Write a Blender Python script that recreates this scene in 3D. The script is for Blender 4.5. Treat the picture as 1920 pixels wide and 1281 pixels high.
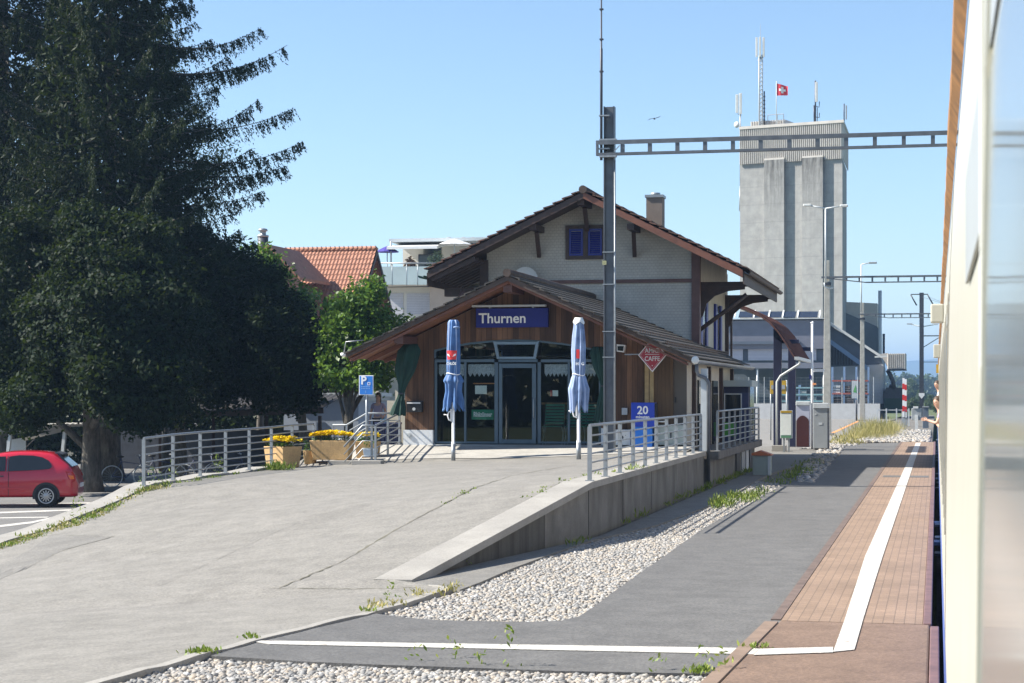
import bpy, bmesh, math, random
import numpy as np
from mathutils import Vector, Matrix

# ------------------------------------------------------------------ camera, sky, sun, exposure
for o in list(bpy.data.objects):
    bpy.data.objects.remove(o)
S = bpy.context.scene
COL = S.collection
R = math.radians
FPX, CX, HY, CAMZ = 3600.0, 960.0, 735.0, 2.2          # focal length in photo pixels, centre, horizon row, eye height
YAW = R(12.47)                                          # the lens looks this far left of the rails
cs, sn = math.cos(YAW), math.sin(YAW)
cd = bpy.data.cameras.new('camera')
cam = bpy.data.objects.new('camera', cd); COL.objects.link(cam)
cam.location = (0, 0, CAMZ); cam.rotation_euler = (R(90), 0, YAW)
cd.sensor_width = 36; cd.lens = FPX / 1920 * 36
cd.shift_y = (HY - 640.5) / 1920
cd.clip_start = 0.05; cd.clip_end = 20000
cd.dof.use_dof = True; cd.dof.focus_distance = 50; cd.dof.aperture_fstop = 11
S.camera = cam
S.render.engine = 'CYCLES'

sunv = Vector((-1, -0.18, 0.86)).normalized()           # towards the sun: left, a little behind the lens, 40 degrees up
w = bpy.data.worlds.new('World'); S.world = w; w.use_nodes = True
nt = w.node_tree
sky = nt.nodes.new('ShaderNodeTexSky'); sky.sky_type = 'NISHITA'; sky.sun_disc = False
sky.sun_elevation = math.asin(sunv.z)
sky.sun_rotation = math.atan2(sunv.x, sunv.y)
sky.altitude = 500; sky.air_density = 1.0; sky.dust_density = 0.0; sky.ozone_density = 3.0
nt.links.new(sky.outputs[0], nt.nodes['Background'].inputs[0])
nt.nodes['Background'].inputs[1].default_value = 0.064
sd = bpy.data.lights.new('sun', 'SUN'); sd.energy = 4.2; sd.angle = R(0.53); sd.color = (1, .94, .84)
so = bpy.data.objects.new('sun', sd); COL.objects.link(so)
so.rotation_euler = sunv.to_track_quat('Z', 'Y').to_euler(); so.location = (-40, -10, 40)
S.view_settings.view_transform = 'Standard'; S.view_settings.look = 'None'
S.view_settings.exposure = 1.55; S.view_settings.gamma = 1
S.cycles.max_bounces = 8; S.cycles.transparent_max_bounces = 24
S.cycles.use_denoising = True

# ------------------------------------------------------------------ places read off the photograph, as points in the world
def AT(px, py, Y):                       # the point at depth plane Y seen at photo pixel (px, py)
    t = (px - CX) / FPX; d = Y / (cs + t * sn)
    return Vector((d * (t * cs - sn), Y, CAMZ - (py - HY) * d / FPX))
def G(px, py, z=0.0):                    # the point at height z
    d = FPX * (CAMZ - z) / (py - HY); u = (px - CX) / FPX * d
    return Vector((u * cs - d * sn, u * sn + d * cs, z))
def AX(px, py, X):                       # the point on the plane X
    t = (px - CX) / FPX; d = X / (t * cs - sn)
    return Vector((X, d * (cs + t * sn), CAMZ - (py - HY) * d / FPX))
def AD(px, py, d):
    u = (px - CX) / FPX * d
    return Vector((u * cs - d * sn, u * sn + d * cs, CAMZ - (py - HY) * d / FPX))

# ------------------------------------------------------------------ mesh helpers
class MB:
    def __init__(s): s.v = []; s.f = []; s.sm = []
    def add(s, vs, fs, smooth=False):
        b = len(s.v); s.v += [tuple(p) for p in vs]
        s.f += [tuple(b + i for i in f) for f in fs]; s.sm += [smooth] * len(fs); return s
    def box(s, x0, x1, y0, y1, z0, z1):
        return s.add([(x0,y0,z0),(x1,y0,z0),(x1,y1,z0),(x0,y1,z0),(x0,y0,z1),(x1,y0,z1),(x1,y1,z1),(x0,y1,z1)],
              [(3,2,1,0),(4,5,6,7),(0,1,5,4),(1,2,6,5),(2,3,7,6),(3,0,4,7)])
    def obox(s, c, size, rot=None):
        m = rot if rot is not None else Matrix.Identity(3); c = Vector(c)
        x, y, z = [k / 2 for k in size]
        vs = [c + m @ Vector(p) for p in ((-x,-y,-z),(x,-y,-z),(x,y,-z),(-x,y,-z),(-x,-y,z),(x,-y,z),(x,y,z),(-x,y,z))]
        return s.add(vs, [(3,2,1,0),(4,5,6,7),(0,1,5,4),(1,2,6,5),(2,3,7,6),(3,0,4,7)])
    def bar(s, a, b, w, h, up=(0,0,1)):
        a, b = Vector(a), Vector(b); d = (b - a)
        if d.length < 1e-6: return s
        d.normalize(); up = Vector(up)
        if abs(d.dot(up)) > .98: up = Vector((0,1,0))
        x = d.cross(up).normalized(); y = x.cross(d).normalized()
        vs = [p + x*sx*w/2 + y*sy*h/2 for p in (a, b) for sx, sy in ((-1,-1),(1,-1),(1,1),(-1,1))]
        return s.add(vs, [(0,1,2,3),(7,6,5,4),(0,4,5,1),(1,5,6,2),(2,6,7,3),(3,7,4,0)])
    def tube(s, pts, r, n=8, caps=True):
        pts = [Vector(p) for p in pts]; k = len(pts)
        rs = r if isinstance(r, (list, tuple)) else [r] * k
        vs = []; prev = None
        for i, p in enumerate(pts):
            d = (pts[min(i+1,k-1)] - pts[max(i-1,0)])
            d = d.normalized() if d.length > 1e-9 else Vector((0,0,1))
            if prev is None:
                up = Vector((0,0,1)) if abs(d.z) < .9 else Vector((1,0,0))
                x = d.cross(up).normalized()
            else:
                x = prev - d * prev.dot(d)
                x = x.normalized() if x.length > 1e-6 else d.cross(Vector((1,0,.3))).normalized()
            prev = x; y = d.cross(x)
            for j in range(n):
                a = 2*math.pi*j/n
                vs.append(p + (x*math.cos(a) + y*math.sin(a)) * rs[i])
        fs = [(i*n+j, i*n+(j+1)%n, (i+1)*n+(j+1)%n, (i+1)*n+j) for i in range(k-1) for j in range(n)]
        s.add(vs, fs, n > 5)
        if caps:
            s.add(vs[:n], [tuple(range(n))[::-1]]); s.add(vs[-n:], [tuple(range(n))])
        return s
    def prism(s, poly, vec):
        poly = [Vector(p) for p in poly]; vec = Vector(vec); n = len(poly)
        vs = poly + [p + vec for p in poly]
        return s.add(vs, [tuple(range(n)), tuple(range(2*n-1, n-1, -1))] + [(i, n+i, n+(i+1)%n, (i+1)%n) for i in range(n)])
    def lathe(s, prof, c=(0,0,0), n=16, caps=True):
        c = Vector(c); k = len(prof)
        vs = [c + Vector((r*math.cos(2*math.pi*j/n), r*math.sin(2*math.pi*j/n), z)) for r, z in prof for j in range(n)]
        fs = [(i*n+j, i*n+(j+1)%n, (i+1)*n+(j+1)%n, (i+1)*n+j) for i in range(k-1) for j in range(n)]
        s.add(vs, fs, True)
        if caps: s.add(vs[:n], [tuple(range(n))[::-1]]); s.add(vs[-n:], [tuple(range(n))])
        return s
    def ball(s, c, r, n=10, m=7, sc=(1,1,1)):
        c = Vector(c); vs = []; fs = []
        for i in range(m+1):
            th = math.pi*i/m
            for j in range(n):
                a = 2*math.pi*j/n
                vs.append(c + Vector((math.sin(th)*math.cos(a)*r*sc[0], math.sin(th)*math.sin(a)*r*sc[1], math.cos(th)*r*sc[2])))
        for i in range(m):
            for j in range(n): fs.append((i*n+j, (i+1)*n+j, (i+1)*n+(j+1)%n, i*n+(j+1)%n))
        return s.add(vs, fs, True)
    def build(s, name, m, parent=None, local=False, bevel=0):
        me = bpy.data.meshes.new(name); o = bpy.data.objects.new(name, me); COL.objects.link(o)
        off = Vector((0,0,0))
        if parent is not None:
            o.parent = parent
            if not local:
                off = Vector(parent.location)
                if parent.parent is not None: off += Vector(parent.parent.location)
        me.from_pydata([(a-off.x, b-off.y, c-off.z) for a, b, c in s.v], [], s.f)
        me.polygons.foreach_set('use_smooth', s.sm)
        bm = bmesh.new(); bm.from_mesh(me)
        bmesh.ops.remove_doubles(bm, verts=bm.verts, dist=1e-5)
        bmesh.ops.recalc_face_normals(bm, faces=bm.faces); bm.to_mesh(me); bm.free()
        if isinstance(m, (list, tuple)):
            for k in m: me.materials.append(k)
        else: me.materials.append(m)
        if bevel:
            b = o.modifiers.new('bevel', 'BEVEL'); b.width = bevel; b.segments = 2; b.limit_method = 'ANGLE'; b.angle_limit = R(50)
        me.update(); return o
def base_origin(o):                      # a top-level mesh gets its origin at its base
    me = o.data; n = len(me.vertices); c = np.empty(n*3, np.float32); me.vertices.foreach_get('co', c); c = c.reshape(-1, 3)
    p = np.array([(c[:,0].min()+c[:,0].max())/2, (c[:,1].min()+c[:,1].max())/2, c[:,2].min()], np.float32)
    c -= p; me.vertices.foreach_set('co', c.ravel()); o.location = Vector(o.location) + Vector([float(k) for k in p]); me.update(); return o
def tag(o, label, cat, group=None):
    o['label'] = label; o['category'] = cat
    if group: o['group'] = group
    return o
def thing(name, label, cat, loc=(0,0,0), rz=0, group=None):
    o = bpy.data.objects.new(name, None); COL.objects.link(o)
    o.location = loc; o.rotation_euler = (0,0,rz); o.empty_display_size = .2
    return tag(o, label, cat, group)
def struct(o): o['kind'] = 'structure'; return o
def stuff(o, label, cat): o['kind'] = 'stuff'; return tag(o, label, cat)
def one(mb, name, m, label, cat, group=None, bevel=0):
    return tag(base_origin(mb.build(name, m, bevel=bevel)), label, cat, group)
def copy_tree(o, parent=None):
    c = o.copy(); COL.objects.link(c)
    if parent is not None: c.parent = parent
    for ch in list(o.children): copy_tree(ch, c)
    return c
def fast_quads(name, P, m, parent=None, off=None):      # P: (n,4,3) loose quads
    n = len(P); me = bpy.data.meshes.new(name)
    P = np.asarray(P, np.float32).reshape(-1, 3)
    if off is None: off = np.zeros(3)
    P = P - np.asarray(off, np.float32)
    me.vertices.add(len(P)); me.vertices.foreach_set('co', P.ravel().astype(np.float32))
    me.loops.add(n*4); me.loops.foreach_set('vertex_index', np.arange(n*4, dtype=np.int32))
    me.polygons.add(n); me.polygons.foreach_set('loop_start', np.arange(0, n*4, 4, dtype=np.int32))
    try: me.polygons.foreach_set('loop_total', np.full(n, 4, np.int32))
    except Exception: pass
    me.update(calc_edges=True); me.validate()
    me.materials.append(m)
    o = bpy.data.objects.new(name, me); COL.objects.link(o)
    if parent is not None: o.parent = parent
    return o
def fast_mesh(name, V, F, m, parent=None, smooth=False):   # V (n,3), F (m,k)
    me = bpy.data.meshes.new(name); V = np.asarray(V, np.float32); F = np.asarray(F, np.int32); k = F.shape[1]
    me.vertices.add(len(V)); me.vertices.foreach_set('co', V.ravel())
    me.loops.add(F.size); me.loops.foreach_set('vertex_index', F.ravel())
    me.polygons.add(len(F)); me.polygons.foreach_set('loop_start', np.arange(0, F.size, k, dtype=np.int32))
    me.update(calc_edges=True); me.validate(); me.materials.append(m)
    me.polygons.foreach_set('use_smooth', [smooth]*len(me.polygons))
    o = bpy.data.objects.new(name, me); COL.objects.link(o)
    if parent is not None: o.parent = parent
    return o
def text(body, size, m, loc, parent, rot=(R(90),0,0), bold=0.0, align='LEFT', extrude=.003, xs=1.0, name='lettering'):
    cu = bpy.data.curves.new(name, 'FONT'); cu.body = body; cu.size = size; cu.extrude = extrude; cu.offset = bold
    cu.align_x = align; cu.align_y = 'CENTER'; cu.resolution_u = 3
    t = bpy.data.objects.new('tmp', cu); COL.objects.link(t)
    bpy.context.view_layer.update()
    me = bpy.data.meshes.new_from_object(t.evaluated_get(bpy.context.evaluated_depsgraph_get()))
    bpy.data.objects.remove(t); bpy.data.curves.remove(cu)
    o = bpy.data.objects.new(name, me); COL.objects.link(o); me.name = name
    me.materials.clear(); me.materials.append(m)
    o.rotation_euler = rot; o.scale = (xs, 1, 1)
    if parent is not None:
        off = Vector(parent.location)
        if parent.parent is not None: off += Vector(parent.parent.location)
        o.parent = parent; o.location = Vector(loc) - off
    else: o.location = loc
    return o

# ------------------------------------------------------------------ materials
def nmat(name):
    m = bpy.data.materials.new(name); m.use_nodes = True
    t = m.node_tree; return m, t, t.nodes['Principled BSDF']
def N(t, typ, **kw):
    n = t.nodes.new(typ)
    for k, v in kw.items():
        if k.startswith('i_'):
            key = k[2:]; n.inputs[int(key) if key.isdigit() else key.replace('_', ' ')].default_value = v
        else: setattr(n, k, v)
    return n
def L(t, a, b): t.links.new(a, b)
def ramp(t, fac, stops):
    r = t.nodes.new('ShaderNodeValToRGB'); e = r.color_ramp.elements
    while len(e) < len(stops): e.new(.5)
    for k, (p, c) in zip(e, stops): k.position = p; k.color = (*c, 1) if len(c) == 3 else c
    L(t, fac, r.inputs[0]); return r.outputs[0]
def mix(t, fac, a, b, mode='MIX'):
    n = t.nodes.new('ShaderNodeMix'); n.data_type = 'RGBA'; n.blend_type = mode
    for s_, v in ((n.inputs[0], fac), (n.inputs[6], a), (n.inputs[7], b)):
        if hasattr(v, 'node'): L(t, v, s_)
        elif isinstance(v, (int, float)): s_.default_value = v
        else: s_.default_value = (*v, 1)
    return n.outputs[2]
def mathn(t, op, a, b=None, c=None):
    n = t.nodes.new('ShaderNodeMath'); n.operation = op
    for i, v in enumerate((a, b, c)):
        if v is None: continue
        if hasattr(v, 'node'): L(t, v, n.inputs[i])
        else: n.inputs[i].default_value = v
    return n.outputs[0]
def coords(t, scale=(1,1,1), loc=(0,0,0), rot=(0,0,0)):
    tc = t.nodes.new('ShaderNodeTexCoord'); mp = t.nodes.new('ShaderNodeMapping')
    mp.inputs['Scale'].default_value = scale; mp.inputs['Location'].default_value = loc; mp.inputs['Rotation'].default_value = rot
    L(t, tc.outputs['Object'], mp.inputs[0]); return mp.outputs[0]
def noise(t, vec, scale, detail=4, rough=.55):
    n = N(t, 'ShaderNodeTexNoise'); n.inputs['Scale'].default_value = scale; n.inputs['Detail'].default_value = detail
    n.inputs['Roughness'].default_value = rough; L(t, vec, n.inputs['Vector']); return n.outputs[0]
def bump(t, p, h, strength, dist=.01):
    b = N(t, 'ShaderNodeBump'); b.inputs['Strength'].default_value = strength; b.inputs['Distance'].default_value = dist
    L(t, h, b.inputs['Height']); L(t, b.outputs[0], p.inputs['Normal'])
def sc(c, k): return tuple(max(0, min(1, x*k)) for x in c)
def M(name, col, rough=.6, metal=0, var=.18, scale=2.0, fine=0, fscale=60, bmp=0, bscale=60, bd=.01, col2=None, spec=None, stretch=(1,1,1), coat=0):
    m, t, p = nmat(name); v = coords(t, stretch)
    c = ramp(t, noise(t, v, scale, 5), [(.3, sc(col, 1-var)), (.7, col2 or sc(col, 1+var))])
    if fine: c = mix(t, fine, c, ramp(t, noise(t, v, fscale, 3, .7), [(.3, (.2,.2,.2)), (.72, (1,1,1))]), 'OVERLAY')
    L(t, c, p.inputs['Base Color']); p.inputs['Roughness'].default_value = rough; p.inputs['Metallic'].default_value = metal
    if spec is not None: p.inputs['Specular IOR Level'].default_value = spec
    if coat: p.inputs['Coat Weight'].default_value = coat; p.inputs['Coat Roughness'].default_value = .05
    if bmp: bump(t, p, noise(t, v, bscale, 4), bmp, bd)
    return m
def plain(name, col, rough=.5, metal=0): return M(name, col, rough, metal, var=.06, scale=5)

def asphalt(name, col, col2, grain=.5, patch=.35):
    m, t, p = nmat(name); v = coords(t)
    c = ramp(t, noise(t, v, .35, 6, .6), [(.3, col), (.7, col2)])
    c = mix(t, .5, c, ramp(t, noise(t, v, 2.3, 6, .65), [(.35, sc(col, .82)), (.65, sc(col2, 1.12))]))
    vo = N(t, 'ShaderNodeTexVoronoi'); vo.inputs['Scale'].default_value = 48; L(t, v, vo.inputs['Vector'])
    g = ramp(t, vo.outputs['Color'], [(.1, (.28,.28,.28)), (.5, (.5,.5,.5)), (.95, (.78,.77,.74))])
    c = mix(t, grain, c, g, 'OVERLAY')
    st = ramp(t, noise(t, coords(t, (.9,.25,1)), 1.1, 5, .7), [(.56, (1,1,1)), (.75, (.72,.71,.7))])
    c = mix(t, patch, c, st, 'MULTIPLY')
    L(t, c, p.inputs['Base Color']); p.inputs['Roughness'].default_value = .88
    bump(t, p, vo.outputs['Distance'], .35, .006); return m
def concrete(name, col, streak=.5, dirt=(.18,.165,.14), sfreq=2.2, top=None):
    m, t, p = nmat(name); v = coords(t)
    c = ramp(t, noise(t, v, 1.2, 7, .65), [(.3, sc(col, .8)), (.7, sc(col, 1.12))])
    c = mix(t, .35, c, ramp(t, noise(t, v, 45, 3, .7), [(.3,(.3,.3,.3)), (.7,(.75,.75,.75))]), 'OVERLAY')
    s1 = ramp(t, noise(t, coords(t, (sfreq, sfreq, .12 if sfreq > 1 else .3)), 1.6, 5, .65), [(.42, (0,0,0)), (.7, (1,1,1))])
    c = mix(t, mathn(t, 'MULTIPLY', s1, streak), c, dirt)
    if top:                                             # rain stains running down from the top edge, and formwork joints
        sp_ = N(t, 'ShaderNodeSeparateXYZ'); L(t, v, sp_.inputs[0]); z0_, z1_, amt = top
        mr_ = N(t, 'ShaderNodeMapRange'); L(t, sp_.outputs[2], mr_.inputs[0]); mr_.inputs[1].default_value = z0_; mr_.inputs[2].default_value = z1_
        s2 = ramp(t, noise(t, coords(t, (2.5,2.5,.25)), 1.5, 6, .75), [(.38, (0,0,0)), (.62, (1,1,1))])
        c = mix(t, mathn(t, 'MULTIPLY', mathn(t, 'MULTIPLY', mathn(t, 'POWER', mr_.outputs[0], 1.5), amt), mathn(t, 'ADD', mathn(t, 'MULTIPLY', s2, .75), .25)), c, (.055,.052,.046))
        fr_ = mathn(t, 'FRACT', mathn(t, 'DIVIDE', sp_.outputs[2], 1.9)); c = mix(t, mathn(t, 'MULTIPLY', mathn(t, 'LESS_THAN', fr_, .045), .2), c, (.14,.135,.125))
    L(t, c, p.inputs['Base Color']); p.inputs['Roughness'].default_value = .9
    bump(t, p, noise(t, v, 30, 5), .25, .01); return m
def wood_planks(name, cols, width=.14, dirt=.4, rough=.75):
    m, t, p = nmat(name); tc = N(t, 'ShaderNodeTexCoord'); sp = N(t, 'ShaderNodeSeparateXYZ'); L(t, tc.outputs['Object'], sp.inputs[0])
    u = mathn(t, 'DIVIDE', mathn(t, 'ADD', sp.outputs[0], sp.outputs[1]), width)
    wn = N(t, 'ShaderNodeTexWhiteNoise', noise_dimensions='1D'); L(t, mathn(t, 'FLOOR', u), wn.inputs['W'])
    c = ramp(t, wn.outputs['Value'], [(0, cols[0]), (.5, cols[1]), (1, cols[2])])
    cb = N(t, 'ShaderNodeCombineXYZ'); L(t, mathn(t, 'MULTIPLY', u, 1.0), cb.inputs[0]); L(t, wn.outputs['Value'], cb.inputs[1]); L(t, mathn(t, 'MULTIPLY', sp.outputs[2], .35), cb.inputs[2])
    gr = noise(t, cb.outputs[0], 6, 6, .7)
    c = mix(t, .6, c, ramp(t, gr, [(.3, (.22,.22,.22)), (.7, (.72,.72,.72))]), 'OVERLAY')
    st = ramp(t, noise(t, coords(t, (1.6,1.6,.25)), 1.5, 5), [(.42, (.28,.25,.22)), (.62, (1,1,1))])
    c = mix(t, dirt, c, st, 'MULTIPLY')
    fr = mathn(t, 'FRACT', u); gap = mathn(t, 'GREATER_THAN', fr, .06)
    c = mix(t, gap, sc(cols[0], .25), c)
    L(t, c, p.inputs['Base Color']); p.inputs['Roughness'].default_value = rough; bump(t, p, mathn(t, 'ADD', gr, gap), .4, .008); return m
def bricky(name, c1, c2, mortar, bw, rh, ms=.012, axes='xz', rough=.85, bmp=.4, var=.5, off=.5, vs=1.2):
    m, t, p = nmat(name); tc = N(t, 'ShaderNodeTexCoord'); sp = N(t, 'ShaderNodeSeparateXYZ'); L(t, tc.outputs['Object'], sp.inputs[0])
    cb = N(t, 'ShaderNodeCombineXYZ')
    ix = {'x':0,'y':1,'z':2}
    for k, a in enumerate(axes):
        s_ = mathn(t, 'ADD', sp.outputs[0], sp.outputs[1]) if a == 's' else sp.outputs[ix[a]]
        L(t, s_, cb.inputs[k])
    b = N(t, 'ShaderNodeTexBrick'); b.offset = off; L(t, cb.outputs[0], b.inputs['Vector'])
    b.inputs['Color1'].default_value = (*c1, 1); b.inputs['Color2'].default_value = (*c2, 1); b.inputs['Mortar'].default_value = (*mortar, 1)
    b.inputs['Scale'].default_value = 1; b.inputs['Brick Width'].default_value = bw; b.inputs['Row Height'].default_value = rh
    b.inputs['Mortar Size'].default_value = ms; b.inputs['Mortar Smooth'].default_value = .2
    v = coords(t)
    c = mix(t, var, b.outputs[0], ramp(t, noise(t, v, vs, 6, .65), [(.3, (.3,.3,.3)), (.7, (.72,.72,.72))]), 'OVERLAY')
    c = mix(t, .3, c, ramp(t, noise(t, v, 40, 3, .7), [(.3, (.3,.3,.3)), (.7, (.7,.7,.7))]), 'OVERLAY')
    L(t, c, p.inputs['Base Color']); p.inputs['Roughness'].default_value = rough
    if bmp: bump(t, p, mathn(t, 'SUBTRACT', 1, b.outputs['Fac']), bmp, .008)
    return m
def leafmat(name, cols, trans=.35, rough=.5, spec=.3):
    m, t, p = nmat(name); g = N(t, 'ShaderNodeNewGeometry')
    c = ramp(t, g.outputs['Random Per Island'], [(0, cols[0]), (.55, cols[1]), (1, cols[2])])
    L(t, c, p.inputs['Base Color']); p.inputs['Roughness'].default_value = rough; p.inputs['Specular IOR Level'].default_value = spec
    tr = N(t, 'ShaderNodeBsdfTranslucent'); L(t, mix(t, .35, c, (.22,.32,.03)), tr.inputs[0])
    mx = N(t, 'ShaderNodeMixShader'); mx.inputs[0].default_value = trans
    L(t, p.outputs[0], mx.inputs[1]); L(t, tr.outputs[0], mx.inputs[2]); L(t, mx.outputs[0], t.nodes['Material Output'].inputs[0]); return m
def glassmat(name, tint=(.75,.8,.8), ior=1.5, boost=1.0):
    m, t, p = nmat(name); t.nodes.remove(p)
    fr = N(t, 'ShaderNodeFresnel'); fr.inputs[0].default_value = ior
    tr = N(t, 'ShaderNodeBsdfTransparent'); tr.inputs[0].default_value = (*tint, 1)
    gl = N(t, 'ShaderNodeBsdfGlossy'); gl.inputs['Roughness'].default_value = .01; gl.inputs[0].default_value = (.95,.95,.95,1)
    mx = N(t, 'ShaderNodeMixShader'); L(t, mathn(t, 'MULTIPLY', fr.outputs[0], boost), mx.inputs[0]); L(t, tr.outputs[0], mx.inputs[1]); L(t, gl.outputs[0], mx.inputs[2])
    L(t, mx.outputs[0], t.nodes['Material Output'].inputs[0]); return m

m_fore = asphalt('old_asphalt', (.172,.163,.146), (.212,.201,.181), .5, .45)
m_plat = asphalt('platform_asphalt', (.088,.087,.086), (.115,.113,.111), .55, .4)
m_path = asphalt('path_asphalt', (.14,.134,.124), (.18,.172,.156), .5, .3)
m_park = asphalt('parking_asphalt', (.13,.126,.12), (.16,.156,.15), .4, .3)
m_plaza = asphalt('plaza_asphalt', (.17,.165,.152), (.22,.21,.195), .4, .25)
m_brown = asphalt('brown_asphalt', (.135,.088,.062), (.172,.115,.083), .5, .25)
m_apron = asphalt('concrete_apron', (.31,.297,.27), (.37,.355,.325), .35, .25)
m_bed = M('gravel_bed', (.13,.12,.105), .95, var=.3, scale=14, fine=.6, fscale=70, bmp=.6, bscale=50)
m_field = M('meadow', (.075,.095,.03), .95, var=.35, scale=.05, fine=.4, fscale=2)
m_paver = bricky('platform_pavers', (.235,.162,.114), (.203,.139,.097), (.125,.088,.064), .20, .10, .0045, 'yx', .85, .25, .4, .5, .8)
m_white = M('white_marking', (.45,.435,.4), .8, var=.1, scale=3, fine=.35, fscale=30)
def worn(m, under):                                     # paint worn through in flakes
    t = m.node_tree; p = t.nodes['Principled BSDF']; src = p.inputs['Base Color'].links[0].from_socket
    f = ramp(t, noise(t, coords(t), 7, 8, .75), [(.55, (0,0,0)), (.63, (1,1,1))])
    L(t, mix(t, mathn(t, 'MULTIPLY', f, .7), src, under), p.inputs['Base Color'])
worn(m_white, (.2,.16,.13))
m_orange = M('orange_marking', (.75,.3,.1), .75, var=.15, scale=6)
m_edge = M('brown_steel_edge', (.15,.085,.075), .6, var=.25, scale=5)
m_conc = concrete('wall_concrete', (.2,.192,.174), .8, (.06,.054,.046), .75)
m_cop = concrete('coping_concrete', (.3,.286,.26), .12)
m_silo = concrete('silo_concrete', (.325,.322,.312), .2, (.2,.195,.188), 1.5, (23, 28.5, .25))
m_stain = concrete('stained_silo_concrete', (.325,.322,.312), .2, (.19,.185,.175), 1.5, (19, 28, 1.1))
m_galv = M('galvanised_steel', (.3,.32,.335), .45, .5, var=.12, scale=8)
m_mast = M('mast_steel', (.13,.14,.155), .5, .45, var=.2, scale=4)
m_conm = M('pale_mast', (.36,.35,.31), .7, 0, var=.15, scale=5)
m_darkst = M('dark_steel', (.05,.055,.07), .5, .3, var=.2, scale=5)
m_wood = wood_planks('weathered_planks', ((.075,.036,.019), (.15,.074,.038), (.235,.12,.06)), .135, .65)
m_woodl = wood_planks('lighter_planks', ((.13,.075,.035), (.17,.1,.048), (.2,.125,.06)), .1, .45)
m_batten = M('pale_batten', (.4,.28,.13), .7, var=.15, scale=8)
m_soffit = M('soffit_boards', (.2,.085,.042), .65, var=.35, scale=5, stretch=(6,.6,1))
m_barge = M('weathered_barge_board', (.075,.05,.038), .7, var=.35, scale=6)
m_rake = M('red_brown_board', (.17,.066,.04), .6, var=.2, scale=4)
m_beam = M('dark_brown_timber', (.05,.027,.02), .6, var=.3, scale=6)
m_belt = M('brown_timber', (.11,.05,.04), .6, var=.2, scale=6)
m_tile = bricky('dark_roof_tiles', (.062,.054,.047), (.095,.08,.068), (.016,.014,.012), .2, .3, .02, 'yx', .75, .5, .6, .5, 2)
m_tileb = bricky('brown_roof_tiles', (.16,.075,.05), (.105,.06,.045), (.03,.02,.018), .2, .3, .02, 'yx', .75, .5, .6, .5, 2)
m_shing = bricky('pale_wall_shingles', (.45,.425,.375), (.42,.395,.35), (.33,.31,.275), .12, .085, .008, 'sz', .85, .5, .3)
m_plaster = M('cream_plaster', (.5,.46,.38), .9, var=.1, scale=2, fine=.2)
m_cream = M('cream_render', (.72,.66,.52), .9, var=.06, scale=1)
m_plinth = M('white_plinth', (.66,.68,.69), .85, var=.07, scale=3)
m_frame = M('blue_grey_frame', (.07,.11,.145), .4, .1, var=.08, scale=4)
m_glass = glassmat('shop_glass', (.86,.9,.9), 1.5, .7)
m_blue = M('shutter_blue', (.012,.018,.2), .5, var=.12, scale=8)
m_sign = plain('sign_blue', (.006,.012,.17), .65)
m_psign = plain('parking_sign_blue', (.03,.19,.6), .35)
m_box = plain('box_blue', (.015,.05,.42), .35)
m_box2 = plain('box_bright_blue', (.02,.17,.62), .35)
m_wh = plain('white_paint', (.8,.8,.79), .45)
m_offw = M('off_white_enamel', (.66,.66,.63), .45, var=.07, scale=4)
m_grey = plain('grey_enamel', (.3,.32,.33), .45)
m_lgrey = plain('light_grey_enamel', (.5,.53,.54), .45)
m_black = plain('black_plastic', (.015,.015,.017), .5)
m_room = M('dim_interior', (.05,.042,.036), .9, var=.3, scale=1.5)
m_redsign = plain('sign_red', (.34,.02,.035), .4)
m_red = plain('signal_red', (.6,.03,.03), .45)
m_green = M('dark_green_cloth', (.006,.036,.028), .85, var=.25, scale=4)
m_gchair = plain('green_slats', (.03,.2,.13), .45)
m_para = M('faded_blue_canvas', (.06,.145,.33), .75, var=.25, scale=5)
m_para2 = M('pale_blue_canvas', (.12,.2,.4), .75, var=.35, scale=5, col2=(.24,.34,.54))
m_navy = M('navy_steel', (.018,.022,.06), .5, .1, var=.15, scale=4)
m_navyp = plain('navy_panel', (.03,.04,.11), .5)
m_rust = M('rusty_curved_roof', (.12,.047,.033), .65, var=.35, scale=6, stretch=(1,6,1))
m_pot = M('tan_planter', (.48,.31,.14), .8, var=.14, scale=5, fine=.25, fscale=30)
m_soil = plain('soil', (.03,.02,.013), .95)
m_flower = leafmat('yellow_petals', ((.8,.52,.0),(.9,.68,.0),(.95,.78,.03)), .2)
m_fgreen = leafmat('planter_leaves', ((.03,.08,.015),(.06,.13,.03),(.1,.2,.05)), .3)
m_weed = leafmat('weed_green', ((.09,.15,.02),(.17,.24,.04),(.3,.33,.08)), .3)
m_dry = leafmat('dry_grass', ((.2,.19,.06),(.33,.28,.1),(.45,.38,.18)), .3)
m_moss = M('moss', (.11,.11,.06), .95, var=.4, scale=1.5, col2=(.17,.155,.125), fine=.5, fscale=25)
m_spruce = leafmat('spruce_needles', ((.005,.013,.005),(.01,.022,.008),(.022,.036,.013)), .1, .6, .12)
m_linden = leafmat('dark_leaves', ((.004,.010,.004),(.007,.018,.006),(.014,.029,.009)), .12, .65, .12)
m_bright = leafmat('bright_leaves', ((.04,.095,.014),(.075,.16,.022),(.15,.26,.045)), .42, .4)
m_birch = leafmat('grey_green_leaves', ((.03,.05,.025),(.055,.075,.04),(.085,.105,.06)), .3)
m_olive = leafmat('olive_leaves', ((.15,.2,.1),(.22,.27,.16),(.3,.34,.22)), .3)
m_rusty = leafmat('russet_leaves', ((.25,.12,.06),(.35,.18,.1),(.42,.25,.16)), .3)
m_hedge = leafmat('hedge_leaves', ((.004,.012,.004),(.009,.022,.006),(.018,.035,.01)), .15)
m_far = leafmat('far_wood_leaves', ((.03,.055,.02),(.05,.08,.03),(.075,.11,.045)), .2)
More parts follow.
